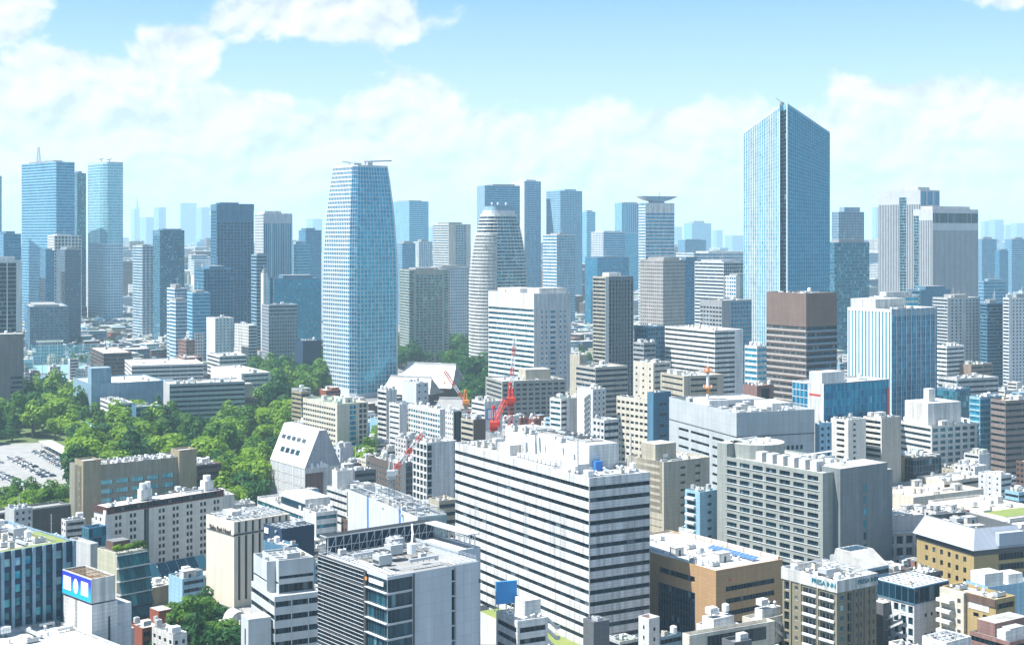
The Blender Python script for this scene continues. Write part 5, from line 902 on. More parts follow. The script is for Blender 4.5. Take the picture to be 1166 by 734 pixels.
mk('warehouse', 'wide white flat roofed hall behind the cream flat-roofed hall', 'building', 1040, 1075, 1120, 548, 800, 32, W_CREAM, [], bnd(4, 1.4), roof=R_WHITE, yb=565, d=20, kit=8)
mk('low_building', 'low terrace building roofed in lime lawn beyond the yellow mansard building', 'building', 1108, 1150, 1210, 590, 705, 28, W_OFF, [], bnd(), roof=R_BEIGE, yb=600, d=55, kit=6).boxp('lawn_strip', 3, 40, 6, 20, 10.5, 11.9, W_OFF, R_LAWN)
mk('apartment_building', 'white apartments with zigzag stairs facing the cream flat-roofed hall', 'apartments', 1086, 1110, 1124, 531, 850, 36, W_WHITE, win(4, 3.1, 1.5, 1.3), [], G_DARK, roof=R_WHITE, yb=560, kit=5)
mk('apartment_building', 'pale grey apartment block with small windows beyond the lime lawn terrace', 'apartments', 1114, 1140, 1152, 541, 790, 36, W_LGREY, win(4.5, 3.1, 1.0, 1.0), bnd(3.1, 1.4), G_DARK, roof=R_WHITE, yb=578, kit=5)
mk('apartment_building', 'blue white apartments at the edge of the lime lawn terrace', 'apartments', 1144, 1160, 1190, 560, 765, 30, W_SKYW, bnd(3.1, 1.4), bnd(3.1, 1.4), G_DARK, roof=R_WHITE, yb=585)
# ------------------------------------------------------------------ left-hand middle distance
b = HAL = mk('assembly_hall', 'blue grey windowless hall with a square rooftop box', 'building', 90, 104, 187, 437, 1130, 30, W_BLUEG, [(.1, .6, 0, .6, dict(p=0, fl=4, wh=1.6, m=1, mt=2))], [], roof=R_WHITE, yb=482, short='blue grey hall', kit=3, d=60); b.boxp('plant_room', 0.5, 16, 2, 14, b.zr, b.zr+13, W_BLUEG, R_BLUE)
mk('office_building', 'white small office with ribbon windows in front of the blue grey hall', 'office building', 114, 131, 152, 459, 1090, 30, W_WHITE, bnd(3.5, 1.5), bnd(3.5, 1.5), G_NAVY, roof=R_WHITE, yb=482, kit=8)
mk('office_building', 'teal grey office wing with a planted roof beside the white small office', 'office building', 150, 155, 184, 463, 1075, 25, W_STEEL, [], bnd(3.5, 1.6), G_NAVY, roof=R_GREEN, yb=480)
mk('office_building', 'long grey office with dark ribbon windows beside the blue grey hall', 'office building', 186, 193, 279, 437, 1100, 22, W_GREY, [], bnd(3.7, 1.6, .2), G_DARK, roof=R_LIGHT, yb=473, short='long ribboned grey office', kit=14)
mk('office_building', 'small brown tiled office with a stair tower on its roof among the park trees', 'office building', 246, 260, 293, 455, 1130, 30, wallmat('mid_brown_tile', (.27, .20, .14), 1.5, 1), bnd(3.2, 1.4, wall=W_BEIGE), win(2.6, 3.2, 1.1, 1.3), G_DARK, roof=R_LIGHT, yb=478, kit=4).boxp('stair_house', 12, 22, 6, 16, 22, 33, W_BEIGE)
mk('school_building', 'flat pale green roofed school with columns behind the sports court', 'school', 37, 41, 72, 389, 1700, 18, W_PINK, [], win(3, 4, 2, 2), G_NAVY, roof=R_GREEN, yb=405, kit=2)
mk('hall', 'brown hall under a broad white hipped roof', 'building', 102, 118, 150, 402, 1480, 25, W_BROWN, bnd(), bnd(4, 2), G_NAVY, roof=R_WHITE, yb=420, kit=2)
mk('gymnasium', 'wide low hall with a big white curved roof behind the blue grey hall', 'building', 124, 150, 232, 416, 1320, 20, W_OFF, bnd(), bnd(), roof=R_WHITE, yb=432, d=70, kit=5)
mk('office_building', 'white office with three dark ribbons near the park trees', 'office building', 236, 250, 281, 405, 1380, 28, W_WHITE, bnd(), bnd(), G_NAVY, roof=R_WHITE, yb=422)
mk('office_building', 'white low office with a blank tall wing at the edge of the park trees', 'office building', 240, 275, 308, 425, 1230, 30, W_WHITE, [], bnd(4, 1.4, 2), G_NAVY, roof=R_WHITE, yb=440, kit=5)
mk('apartment_tower', 'tall thin bright white apartment tower', 'tower', 235, 245, 266, 362, 1480, 34, W_WHITE, [], win(4, 3.2, 1.8, 1.4), G_SKY, roof=R_WHITE, yb=412, short='thin bright white tower')
mk('apartment_building', 'white apartment block beside the thin bright white tower', 'apartments', 267, 283, 293, 370, 1500, 34, W_WHITE, win(4, 3.2, 1.8, 1.4), bnd(3.2, 1.6), G_NAVY, roof=R_WHITE, yb=405)
mk('apartment_building', 'maroon brick apartments beside the thin bright white tower', 'apartments', 203, 212, 222, 387, 1500, 34, W_RUST, win(), win(), G_NAVY, yb=408)
mk('apartment_building', 'white window-dotted apartments behind the maroon brick apartments', 'apartments', 212, 222, 237, 379, 1560, 34, W_WHITE, win(), win(), G_NAVY, roof=R_WHITE, yb=405)
mk('office_building', 'dark red brick low building at the foot of the maroon brick apartments', 'building', 200, 210, 230, 407, 1390, 30, W_RUST, bnd(), bnd(), G_NAVY, yb=424)
mk('office_tower', 'grey office slab with tight rows of small windows and a darker roof box', 'office building', 298, 306, 339, 347, 1560, 24, wallmat('cool_grey_precast', (.33, .37, .41), 3, 3.8), win(), [(0, 1, 0, .83, dict(p=2.8, fl=4, ww=1.5, wh=1.9, mt=1, rec=.4)), (0, 1, .83, 1, dict(p=0, fl=4, wh=1.6, m=.5, mt=1.5))], G_NAVY, roof=R_GREY, yb=406, short='grey slab with small windows', kit=6)
mk('office_building', 'low dark building beside the grey slab with small windows', 'building', 335, 345, 366, 388, 1480, 30, W_NAVY, [], [], roof=R_DARK, yb=402)
# ------------------------------------------------------------------ far towers
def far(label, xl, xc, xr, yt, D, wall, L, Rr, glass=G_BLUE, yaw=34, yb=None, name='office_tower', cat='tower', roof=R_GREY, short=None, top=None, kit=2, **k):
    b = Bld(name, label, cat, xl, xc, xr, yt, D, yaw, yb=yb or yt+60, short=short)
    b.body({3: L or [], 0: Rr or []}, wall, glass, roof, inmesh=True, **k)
    if top or kit: q = random.Random(int(xl*3+yt)); b.boxp('plant_room', b.w*q.uniform(.08, .3), b.w*q.uniform(.6, .92), b.d*.15, b.d*.85, b.zr, b.zr+(top or q.uniform(2.5, 5)), wall if q.random() < .5 else W_MGREY, R_GREY); b.kit(int(xl), 2, .3, .7, .3, .7, b.zr+(top or 2.5), 'm')
    if kit: b.kit(int(xl+yt), kit, .2, .8, .2, .8, kinds='ams')
    return b
FB = lambda fl=4.2, wh=2.2: bnd(fl, wh, .3, rec=.3); FW = lambda p=3.4, fl=4, ww=None, wh=2.2: win(p, fl, ww or p*.62, wh, rec=.3)
far('blue striped tower with a sharp raking roofline and a roof mast', 24.5, 64, 85, 184, 2300, W_SKYW, FB(4.6, 2.7), FB(4.6, 3.6), G_BLUE, 44, 330, short='striped tower with the mast')
far('dark teal tower slotted between the striped tower and the rounded pale tower', 82, 88, 98, 197, 2420, W_STEEL, FB(4, 3), FB(4, 3), G_TEAL, 36, 320)
b = Bld('office_tower', 'pale blue rounded tower with fine white floor lines', 'tower', 96.5, 120, 144, 184, 2350, 40, yb=356, short='rounded pale tower'); w, d, h = b.w, b.d, b.h
pol = [(w/2+w*.5*srad(6.2832*i/28, 4.5)*math.cos(6.2832*i/28), d/2+d*.5*srad(6.2832*i/28, 4.5)*math.sin(6.2832*i/28)) for i in range(28)]
b.body({i: [(0, 1, 0, .5, dict(p=4.5, fl=4.6, ww=3.2, wh=2.0, mt=1, mb=1, rec=.3, glass=G_BLUE)), (0, 1, .5, 1, dict(p=0, fl=4.6, wh=3.3, m=.1, mt=4, mb=.5, rec=.3, glass=G_ICE))] for i in range(28)}, wallmat('pale_aqua_panel', (.50, .64, .70), 3, 4), G_ICE, R_GREY, poly=pol, inmesh=True)
for q in (.3, .7): m = MB(); m.bar((w*q, d*.5, h-1), (w*q, d*.5, h+6), 1.2, X_GREY); m.bar((w*q-5, d*.5, h+5), (w*q+4, d*.5, h+7), 1.2, X_GREY); b.part('window_cleaning_crane', m)
far('slim blue tower cut by the edge of the picture', -20, -10, 2, 200, 2300, W_SKYW, FB(), FB(), G_BLUE, 34, 260)
far('white framed blue glass office with a ladder-like base at the picture edge', -30, -18, 25, 297, 1330, W_LGREY, FW(), [(.1, .86, .45, 1, dict(p=8, fl=4, ww=7, wh=3.6, mt=2, rec=.4, glass=G_NAVY)), (.1, .86, 0, .45, dict(p=0, fl=4.2, wh=1.6, m=.3, mt=2))], G_NAVY, 22, 385, short='white framed office at the edge')
mk('office_building', 'brownish grey panelled block below the white framed office at the edge', 'building', -40, -28, 27, 381, 1190, 20, wallmat('grey_brown_panel', (.22, .20, .19), 4, 4), [], [(.7, 1, 0, .5, dict(p=0, fl=4, wh=2, m=1, mt=1))], yb=432, kit=3)
far('dim blue office behind the white framed office at the edge', -10, 4, 24, 266, 1900, W_STEEL, FB(), FB(), G_BLUE, 30, 297)
far('white topped tower behind the grey brown residential towers', 54, 62, 93, 268, 2150, W_WHITE2, FW(), FW(5, 5, 3.4, 3.4), G_NAVY, 25, 290, short='white topped tower')
far('grey brown residential tower with ribbed sides', 64, 74, 92, 284, 1950, wallmat('grey_umber', (.12, .19, .26)), FB(3.4, 1.6), FW(2.6, 3.4), G_NAVY, 32, 350, top=4)
far('dark blue round-topped residential tower', 45, 52, 62, 285, 1930, W_STEEL, FB(3.4, 1.8), FB(3.4, 1.8), G_BLUE, 32, 345)
far('low grey blue terraced flats with roof plants', 28, 34, 78, 349, 1800, W_STEEL, FB(3.6, 2), FW(6, 3.6, 5, 2.4), G_GREY, 22, 366, name='apartment_building', cat='apartments', kit=6)
far('small white and blue office tower with a thick white frame', 151, 162, 175, 280, 2050, W_WHITE2, FB(4, 2.4), FW(5, 4, 3), G_BLUE, 34, 332)
far('teal residential tower of tight balconies', 174, 182, 210, 262, 2000, W_STEEL, FB(3.4, 2), FB(3.4, 2), G_TEAL, 28, 345, short='teal balconied tower', top=3)
b = far('dark grey blue tower with an even grid of deep windows', 240, 247, 289, 232, 1850, wallmat('slate_blue_precast', (.07, .19, .30), 4, 4), FW(4, 4.1, 2.4, 2.5), [(0, 1, 0, .88, dict(p=4.2, fl=4.1, ww=2.5, wh=2.5, mt=1, rec=.5))], G_NAVY, 20, 335, short='dark gridded tower'); m = MB(); m.box(-.4, b.w+.4, -.4, b.d+.4, b.h*.955, b.h-.5, W_STEEL); b.part('crown_band', m)
far('blue vertical striped office framed in white', 290, 300, 333, 243, 1980, W_LGREY, FW(3, 4), [(0, .26, 0, .93, dict(p=2.4, ww=1.6, mt=1, mb=1, rec=.4, solid=1)), (.3, .96, 0, .93, dict(p=2.4, ww=1.6, mt=1, mb=1, rec=.4, solid=1))], G_BLUE, 20, 312, short='striped office framed in white')
far('grey blue block in front of the dark gridded tower', 222, 232, 266, 306, 1620, wallmat('blue_slate_precast', (.08, .22, .33), 4, 4), FW(), FW(3.6, 3.9, 2.2, 2.2), G_NAVY, 26, 372, top=4, short='grey blue stepped block')
far('blue and white ribbon office in front of the grey blue stepped block', 213, 219, 239, 333, 1560, W_SKYW, FB(3.8, 2.2), FB(3.8, 2.2), G_BLUE, 26, 380)
far('small white pyramid-roofed tower between the teal balconied tower and the grey blue stepped block', 190, 199, 213, 328, 1700, W_LGREY, FB(), FB(), G_BLUE, 30, 350, top=5)
far('dome-topped pale block beside the ribbon office', 193, 200, 214, 343, 1620, W_LGREY, FB(), FB(), G_BLUE, 30, 362, top=4)
far('pale glass office in the gap beside the tapering glass tower', 331, 338, 353, 278, 2050, W_SKYW, FB(), FB(), G_SKY, 28, 312)
far('long horizontal glass office with a slim white tower at its end', 305, 312, 366, 317, 1800, W_STEEL, FB(), FB(4, 2.6), G_SKY, 20, 340)
far('slim white stair shaft tower at the end of the long horizontal glass office', 297, 300, 305, 311, 1740, W_WHITE2, [], [], G_BLUE, 30, 345)
far('dull blue office cube beside the tapering glass tower', 340, 348, 366, 262, 2500, W_STEEL, FB(), FB(), G_BLUE, 28, 300)
far('grey mid-rise below the striped office framed in white', 286, 292, 304, 290, 1800, W_BLUEG, FB(), FB(), G_NAVY, 28, 330)
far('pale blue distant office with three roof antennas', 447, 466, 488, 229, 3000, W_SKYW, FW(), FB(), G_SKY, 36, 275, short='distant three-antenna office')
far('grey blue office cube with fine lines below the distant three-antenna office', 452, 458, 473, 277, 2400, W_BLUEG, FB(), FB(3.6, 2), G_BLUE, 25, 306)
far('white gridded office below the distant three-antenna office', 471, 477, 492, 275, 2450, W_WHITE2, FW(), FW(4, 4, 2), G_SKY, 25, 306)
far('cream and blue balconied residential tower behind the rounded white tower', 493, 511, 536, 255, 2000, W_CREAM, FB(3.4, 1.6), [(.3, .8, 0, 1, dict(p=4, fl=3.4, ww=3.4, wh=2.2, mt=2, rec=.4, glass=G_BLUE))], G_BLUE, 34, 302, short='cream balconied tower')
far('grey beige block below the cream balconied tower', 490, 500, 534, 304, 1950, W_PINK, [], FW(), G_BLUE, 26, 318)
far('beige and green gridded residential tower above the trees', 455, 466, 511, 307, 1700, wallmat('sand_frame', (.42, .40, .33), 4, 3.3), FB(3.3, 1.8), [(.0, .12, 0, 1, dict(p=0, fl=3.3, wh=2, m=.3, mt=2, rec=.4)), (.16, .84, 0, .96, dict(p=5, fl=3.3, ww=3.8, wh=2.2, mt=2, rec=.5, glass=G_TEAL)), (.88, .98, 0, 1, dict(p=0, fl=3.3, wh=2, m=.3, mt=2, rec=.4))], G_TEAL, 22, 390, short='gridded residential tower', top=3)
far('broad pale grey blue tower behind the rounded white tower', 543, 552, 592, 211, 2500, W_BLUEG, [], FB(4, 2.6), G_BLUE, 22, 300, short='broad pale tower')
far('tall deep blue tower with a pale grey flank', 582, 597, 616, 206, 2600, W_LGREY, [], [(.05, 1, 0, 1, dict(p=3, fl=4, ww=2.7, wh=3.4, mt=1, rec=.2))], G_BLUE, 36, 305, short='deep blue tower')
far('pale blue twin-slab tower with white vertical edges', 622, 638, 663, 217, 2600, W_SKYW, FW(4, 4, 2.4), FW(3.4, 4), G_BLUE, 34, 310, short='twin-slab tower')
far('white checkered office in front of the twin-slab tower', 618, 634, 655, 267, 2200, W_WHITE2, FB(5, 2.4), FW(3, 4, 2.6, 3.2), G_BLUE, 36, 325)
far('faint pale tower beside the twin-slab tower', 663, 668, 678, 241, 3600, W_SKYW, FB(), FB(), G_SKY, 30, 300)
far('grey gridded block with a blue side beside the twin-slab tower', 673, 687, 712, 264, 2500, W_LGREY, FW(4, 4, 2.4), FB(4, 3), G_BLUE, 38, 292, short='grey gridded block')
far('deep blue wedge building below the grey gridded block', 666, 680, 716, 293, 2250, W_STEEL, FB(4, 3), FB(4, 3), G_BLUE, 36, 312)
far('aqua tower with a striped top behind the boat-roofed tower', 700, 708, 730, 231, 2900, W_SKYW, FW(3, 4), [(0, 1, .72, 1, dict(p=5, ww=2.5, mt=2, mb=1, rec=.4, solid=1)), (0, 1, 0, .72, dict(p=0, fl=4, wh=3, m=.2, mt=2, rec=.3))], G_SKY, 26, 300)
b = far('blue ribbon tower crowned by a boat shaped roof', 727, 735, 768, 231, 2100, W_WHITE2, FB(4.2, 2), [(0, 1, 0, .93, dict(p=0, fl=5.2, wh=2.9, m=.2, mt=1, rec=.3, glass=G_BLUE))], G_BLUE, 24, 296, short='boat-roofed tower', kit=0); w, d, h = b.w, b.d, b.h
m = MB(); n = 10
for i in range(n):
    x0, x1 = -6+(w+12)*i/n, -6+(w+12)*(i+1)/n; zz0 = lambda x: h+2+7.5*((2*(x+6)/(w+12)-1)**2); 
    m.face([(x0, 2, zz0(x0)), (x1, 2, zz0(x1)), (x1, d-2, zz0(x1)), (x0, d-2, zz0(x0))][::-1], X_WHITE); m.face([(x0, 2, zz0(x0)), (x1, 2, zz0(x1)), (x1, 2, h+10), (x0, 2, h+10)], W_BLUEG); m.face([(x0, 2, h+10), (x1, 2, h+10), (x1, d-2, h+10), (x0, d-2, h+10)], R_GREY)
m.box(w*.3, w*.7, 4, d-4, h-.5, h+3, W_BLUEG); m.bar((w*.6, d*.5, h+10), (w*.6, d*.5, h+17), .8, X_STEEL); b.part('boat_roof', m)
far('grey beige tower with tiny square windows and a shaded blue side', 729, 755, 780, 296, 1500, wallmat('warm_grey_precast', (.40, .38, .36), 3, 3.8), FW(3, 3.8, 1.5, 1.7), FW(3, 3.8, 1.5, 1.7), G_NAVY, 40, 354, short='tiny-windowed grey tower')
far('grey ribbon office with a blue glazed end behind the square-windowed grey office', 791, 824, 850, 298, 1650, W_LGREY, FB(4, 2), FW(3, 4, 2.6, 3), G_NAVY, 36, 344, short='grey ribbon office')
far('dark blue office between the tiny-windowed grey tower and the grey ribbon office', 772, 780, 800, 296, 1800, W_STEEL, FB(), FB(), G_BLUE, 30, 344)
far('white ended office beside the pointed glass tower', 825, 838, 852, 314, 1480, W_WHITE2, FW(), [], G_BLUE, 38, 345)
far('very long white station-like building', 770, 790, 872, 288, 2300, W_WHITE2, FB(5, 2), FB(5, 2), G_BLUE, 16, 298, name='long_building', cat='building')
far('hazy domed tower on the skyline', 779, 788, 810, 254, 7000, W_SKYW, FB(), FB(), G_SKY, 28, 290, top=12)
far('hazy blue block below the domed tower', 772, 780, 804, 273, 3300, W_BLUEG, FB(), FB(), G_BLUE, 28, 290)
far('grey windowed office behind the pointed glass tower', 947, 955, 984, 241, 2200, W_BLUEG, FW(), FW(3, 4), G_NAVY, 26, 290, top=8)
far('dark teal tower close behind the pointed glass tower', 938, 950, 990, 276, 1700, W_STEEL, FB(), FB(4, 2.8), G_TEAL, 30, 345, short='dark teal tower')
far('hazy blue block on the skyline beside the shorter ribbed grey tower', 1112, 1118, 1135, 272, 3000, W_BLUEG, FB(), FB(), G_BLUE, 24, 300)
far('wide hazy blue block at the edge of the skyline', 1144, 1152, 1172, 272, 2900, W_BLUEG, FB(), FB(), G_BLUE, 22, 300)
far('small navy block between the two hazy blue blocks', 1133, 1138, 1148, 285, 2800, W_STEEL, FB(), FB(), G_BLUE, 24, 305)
for i, (xl, xc, xr, yt, wm, lab) in enumerate(((1062, 1079, 1116, 339, W_GREY, 'grey apartment slab with paired windows next to the shorter ribbed grey tower'), (1116, 1124, 1142, 345, W_STEEL, 'dark blue balconied apartment slab between two grey ones'), (1142, 1149, 1190, 339, W_LGREY, 'pale apartment slab with stacked balconies at the picture edge'))):
    far(lab, xl, xc, xr, yt, 1330-i*10, wm, FB(3.1, 1.6), [(.08, .46, 0, 1, dict(p=4.2, fl=3.1, ww=1.8, wh=1.5, mt=2, rec=.3)), (.54, .96, 0, 1, dict(p=4.2, fl=3.1, ww=1.8, wh=1.5, mt=2, rec=.3))] if i != 1 else FB(3.1, 1.9), G_NAVY, 24, 400, name='apartment_slab', cat='apartments', roof=R_LIGHT, kit=5)
far('white layered building in front of the white framed glass tower', 995, 1006, 1046, 337, 1150, W_WHITE2, FB(), FB(), G_SKY, 28, 350, top=4)
far('navy cube building beside the white layered building', 1033, 1048, 1082, 330, 1500, W_STEEL, FB(), [], G_NAVY, 32, 345, roof=R_LIGHT)
far('blue ribbon office at the foot of the far trees', 1114, 1120, 1145, 320, 1800, W_BLUEG, FB(), FB(), G_BLUE, 20, 336)
# faint skyline
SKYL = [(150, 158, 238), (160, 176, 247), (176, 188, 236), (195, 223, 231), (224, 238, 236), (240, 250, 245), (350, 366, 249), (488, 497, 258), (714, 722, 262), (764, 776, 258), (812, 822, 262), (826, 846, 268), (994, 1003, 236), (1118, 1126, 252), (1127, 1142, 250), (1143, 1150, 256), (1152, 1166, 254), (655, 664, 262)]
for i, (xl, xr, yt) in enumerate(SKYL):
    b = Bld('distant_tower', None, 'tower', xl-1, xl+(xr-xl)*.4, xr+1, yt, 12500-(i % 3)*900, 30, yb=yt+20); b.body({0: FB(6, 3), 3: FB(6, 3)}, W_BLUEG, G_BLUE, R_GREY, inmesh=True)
    tag(b.root, 'faint pale tower nearly lost in the haze on the skyline', 'tower', 'faint towers on the hazy skyline')
b = Bld('spire_tower', 'faint stepped tower with a needle spire in the haze', 'tower', 153, 156, 159, 236, 12500, 30, yb=250); b.body({}, W_BLUEG, G_BLUE, R_GREY); m = MB(); m.cyl(b.w/2, b.d/2, 13, b.h, b.h+115, W_BLUEG, 8, .6); b.part('spire', m)
# masts standing on towers
m = MB(); X0, D0 = px(44, 2330), 2330
for (x, y) in ((-3, -3), (3, -3), (3, 3), (-3, 3)): m.bar((x, y, 0), (x*.3, y*.3, 26), .6, X_GREY)
for k in range(6): m.bar((-3+k*.35, -3, k*4.3), (3-k*.35, -3, k*4.3+4), .4, X_GREY); m.bar((-3+k*.35, 3, k*4.3), (3-k*.35, 3, k*4.3), .4, X_GREY)
o = m.obj('lattice_mast', None, (X0, D0, hz(186, 2330))); tag(o, 'steel lattice mast standing on the blue striped tower', 'mast')
# temple roofs
def hiproof(name, label, x, y, D, L, W, h0, rz, roof, wallh=6):
    root = bpy.data.objects.new(name, None); LINK(root); root.location = (px(x, D), D, 0); root.rotation_euler = (0, 0, R(rz)); tag(root, label, 'temple')
    m = MB(); m.box(-L*.36, L*.36, -W*.3, W*.3, 0, h0, W_BROWN); m.obj('wall', root)
    m = MB(); n = 6
    for s_ in (-1, 1):
        for i in range(n):
            t0, t1 = i/n, (i+1)/n; f = lambda t: (L*(.5-.10*t), W*.5*(1-t), h0+W*.42*(t**1.35))
            a, c = f(t0), f(t1); q = [(-a[0], s_*a[1], a[2]), (a[0], s_*a[1], a[2]), (c[0], s_*c[1], c[2]), (-c[0], s_*c[1], c[2])]; m.face(q if s_ < 0 else q[::-1], roof)
            for e in (-1, 1):
                q = [(e*a[0], -a[1], a[2]), (e*a[0], a[1], a[2]), (e*c[0], c[1], c[2]), (e*c[0], -c[1], c[2])]; m.face(q if e > 0 else q[::-1], roof)
    m.box(-L*.4, L*.4, -.7, .7, h0+W*.42-.3, h0+W*.42+1, W_GREY); m.obj('roof', root); FOOT.append([(root.location.x+sx*L*.55, D+sy*W*.6) for sx, sy in ((-1, -1), (1, -1), (1, 1), (-1, 1))])
    SPECS.append(dict(x0=x-L*.4*F/D, x1=x+L*.4*F/D, D=D, yb=HY+F/D*(CAMZ-h0)+2, yt=HY+F/D*(CAMZ-h0-W*.36), short=None))
hiproof('temple_hall', 'great temple hall with a steep sunlit white roof', 492, 0, 1340, 62, 46, 12, -24, R_WHITE)
hiproof('temple_hall', 'lower wide temple roof joined below the great temple hall', 468, 0, 1300, 50, 34, 9, -20, R_WHITE)
hiproof('temple_hall', 'small grey tiled temple roof in front of the great temple hall', 514, 0, 1215, 26, 18, 6, -10, R_GREY)
import re
# ------------------------------------------------------------------ ground
def groundmat():
    m, nt, p = newmat('city_ground'); N = nt.nodes.new; Lk = nt.links.new; tc = N('ShaderNodeTexCoord')
    v = N('ShaderNodeTexVoronoi'); v.inputs['Scale'].default_value = .035; Lk(tc.outputs['Object'], v.inputs['Vector'])
    n = N('ShaderNodeTexNoise'); n.inputs['Scale'].default_value = .05; n.inputs['Detail'].default_value = 8; Lk(tc.outputs['Object'], n.inputs['Vector'])
    c = N('ShaderNodeValToRGB'); Lk(v.outputs['Color'], c.inputs[0]); c.color_ramp.interpolation = 'CONSTANT'; e = c.color_ramp.elements
    e[0].color = (.14, .14, .14, 1); e[1].position = .35; e[1].color = (.24, .24, .23, 1); q = e.new(.6); q.color = (.36, .35, .33, 1); q = e.new(.8); q.color = (.10, .13, .07, 1)
    Lk(mixc(nt, mth(nt, 'MULTIPLY', n.outputs['Fac'], .8), c.outputs[0], (.2, .2, .2)), p.inputs['Base Color']); p.inputs['Roughness'].default_value = .9; return m
m = MB(); m.face([(-15000, -300, 0), (15000, -300, 0), (15000, 30000, 0), (-15000, 30000, 0)], groundmat()); tag(m.obj('ground'), None, None, kind='structure')
def sheet(name, pts, z, mat): m = MB(); m.face([(*gnd(*p), z) for p in pts], mat); return tag(m.obj(name), None, None, kind='structure')
LAWN = roofmat('park_grass', (.07, .12, .03), (.13, .11, .06)); LOT = roofmat('parking_concrete', (.30, .30, .29)); ASPH = roofmat('street_asphalt', (.075, .078, .08), (.11, .11, .11)); PAVE = roofmat('pavement_slabs', (.34, .33, .31))
PARK = [(-40, 458), (50, 452), (108, 462), (112, 488), (186, 488), (250, 484), (300, 466), (337, 470), (333, 508), (308, 540), (303, 580), (262, 606), (200, 606), (100, 606), (86, 560), (86, 520), (66, 505), (-40, 506)]
sheet('park_ground', PARK, .01, LAWN); WOODS = [(290, 428), (368, 416), (368, 450), (336, 464), (336, 472), (280, 472), (278, 452)]; sheet('lawn', WOODS, .012, LAWN)
LOTP = [(-60, 508), (60, 503), (84, 518), (84, 590), (-60, 600)]; sheet('parking_lot', LOTP, .02, LOT)
TEMPLE = [(440, 415), (457, 398), (520, 396), (535, 415), (558, 440), (556, 462), (530, 470), (440, 470)]; sheet('temple_court', TEMPLE, .008, PAVE)
COURT = [(28, 437), (98, 433), (112, 414), (36, 416)]; sheet('sports_court', COURT, .03, plain('court_surface', (.30, .50, .54), .8, var=.2, scale=.05))
# streets, as long straight carriageways with kerbed pavements and painted lines
WHT = plain('road_paint', (.75, .75, .73), .7)
def street(a, c, w):
    d = Vector((c[0]-a[0], c[1]-a[1])); L = d.length; d /= L; n = Vector((-d.y, d.x)); P = lambda t, s_, z: (a[0]+d.x*t+n.x*s_, a[1]+d.y*t+n.y*s_, z)
    m = MB(); m.face([P(0, -w, .05), P(L, -w, .05), P(L, w, .05), P(0, w, .05)], ASPH); o = tag(m.obj('road'), None, None, kind='structure')
    m = MB()
    for s_ in (-1, 1): s0, s1 = sorted((s_*w, s_*(w+3.5))); m.face([P(0, s0, .18), P(L, s0, .18), P(L, s1, .18), P(0, s1, .18)][::1], PAVE); e = s_*w; m.face([P(0, e, .05), P(L, e, .05), P(L, e, .18), P(0, e, .18)], PAVE)
    tag(m.obj('pavement'), None, None, kind='structure')
    m = MB(); t = 0
    while t < L:
        m.face([P(t, -.08, .054), P(t+5, -.08, .054), P(t+5, .08, .054), P(t, .08, .054)], WHT); t += 10
    for s_ in (-w+.5, w-.5): m.face([P(0, s_-.07, .054), P(L, s_-.07, .054), P(L, s_+.07, .054), P(0, s_+.07, .054)], WHT)
    tag(m.obj('road_markings'), None, None, kind='structure')
ROADS = [((-60, 420), (-155, 700), 6), ((-260, 640), (-120, 860), 7), ((120, 420), (330, 780), 6), ((40, 690), (330, 855), 6), ((-330, 1190), (30, 1260), 7), ((-620, 1560), (260, 1620), 8), ((95, 880), (420, 1400), 8)]
for r in ROADS: street(*r)
# ------------------------------------------------------------------ trees
def inpoly(p, poly):
    x, y = p; c = False; n = len(poly)
    for i in range(n):
        (x0, y0), (x1, y1) = poly[i], poly[(i+1) % n]
        if (y0 > y) != (y1 > y) and x < (x1-x0)*(y-y0)/(y1-y0)+x0: c = not c
    return c
def pdist(p, poly):
    if inpoly(p, poly): return 0
    b = 1e9; n = len(poly)
    for i in range(n):
        (x0, y0), (x1, y1) = poly[i], poly[(i+1) % n]; dx, dy = x1-x0, y1-y0; t = max(0, min(1, ((p[0]-x0)*dx+(p[1]-y0)*dy)/(dx*dx+dy*dy+1e-9))); b = min(b, math.hypot(p[0]-x0-dx*t, p[1]-y0-dy*t))
    return b
def leafmat(name, cols):
    m, nt, p = newmat(name); N = nt.nodes.new; Lk = nt.links.new; ge = N('ShaderNodeNewGeometry'); oi = N('ShaderNodeObjectInfo')
    cr = N('ShaderNodeValToRGB'); Lk(mth(nt, 'ADD', mth(nt, 'MULTIPLY', ge.outputs['Random Per Island'], .6), mth(nt, 'MULTIPLY', oi.outputs['Random'], .4)), cr.inputs[0]); e = cr.color_ramp.elements
    e[0].color = (*cols[0], 1); e[1].color = (*cols[2], 1); q = e.new(.5); q.color = (*cols[1], 1)
    Lk(cr.outputs[0], p.inputs['Base Color']); p.inputs['Roughness'].default_value = .6; p.inputs['Specular IOR Level'].default_value = .2
    tr = N('ShaderNodeBsdfTranslucent'); Lk(cr.outputs[0], tr.inputs['Color']); mx = N('ShaderNodeMixShader'); mx.inputs[0].default_value = .42
    out = [n for n in nt.nodes if n.type == 'OUTPUT_MATERIAL'][0]; Lk(p.outputs[0], mx.inputs[1]); Lk(tr.outputs[0], mx.inputs[2]); Lk(mx.outputs[0], out.inputs[0]); return m
LEAF = [leafmat('mid_green_leaves', ((.035, .10, .012), (.08, .19, .022), (.15, .29, .03))), leafmat('yellow_green_leaves', ((.10, .20, .015), (.18, .32, .025), (.26, .40, .03))), leafmat('deep_green_leaves', ((.012, .065, .018), (.03, .11, .025), (.06, .17, .035)))]
BARK = plain('bark', (.12, .09, .06), .9)
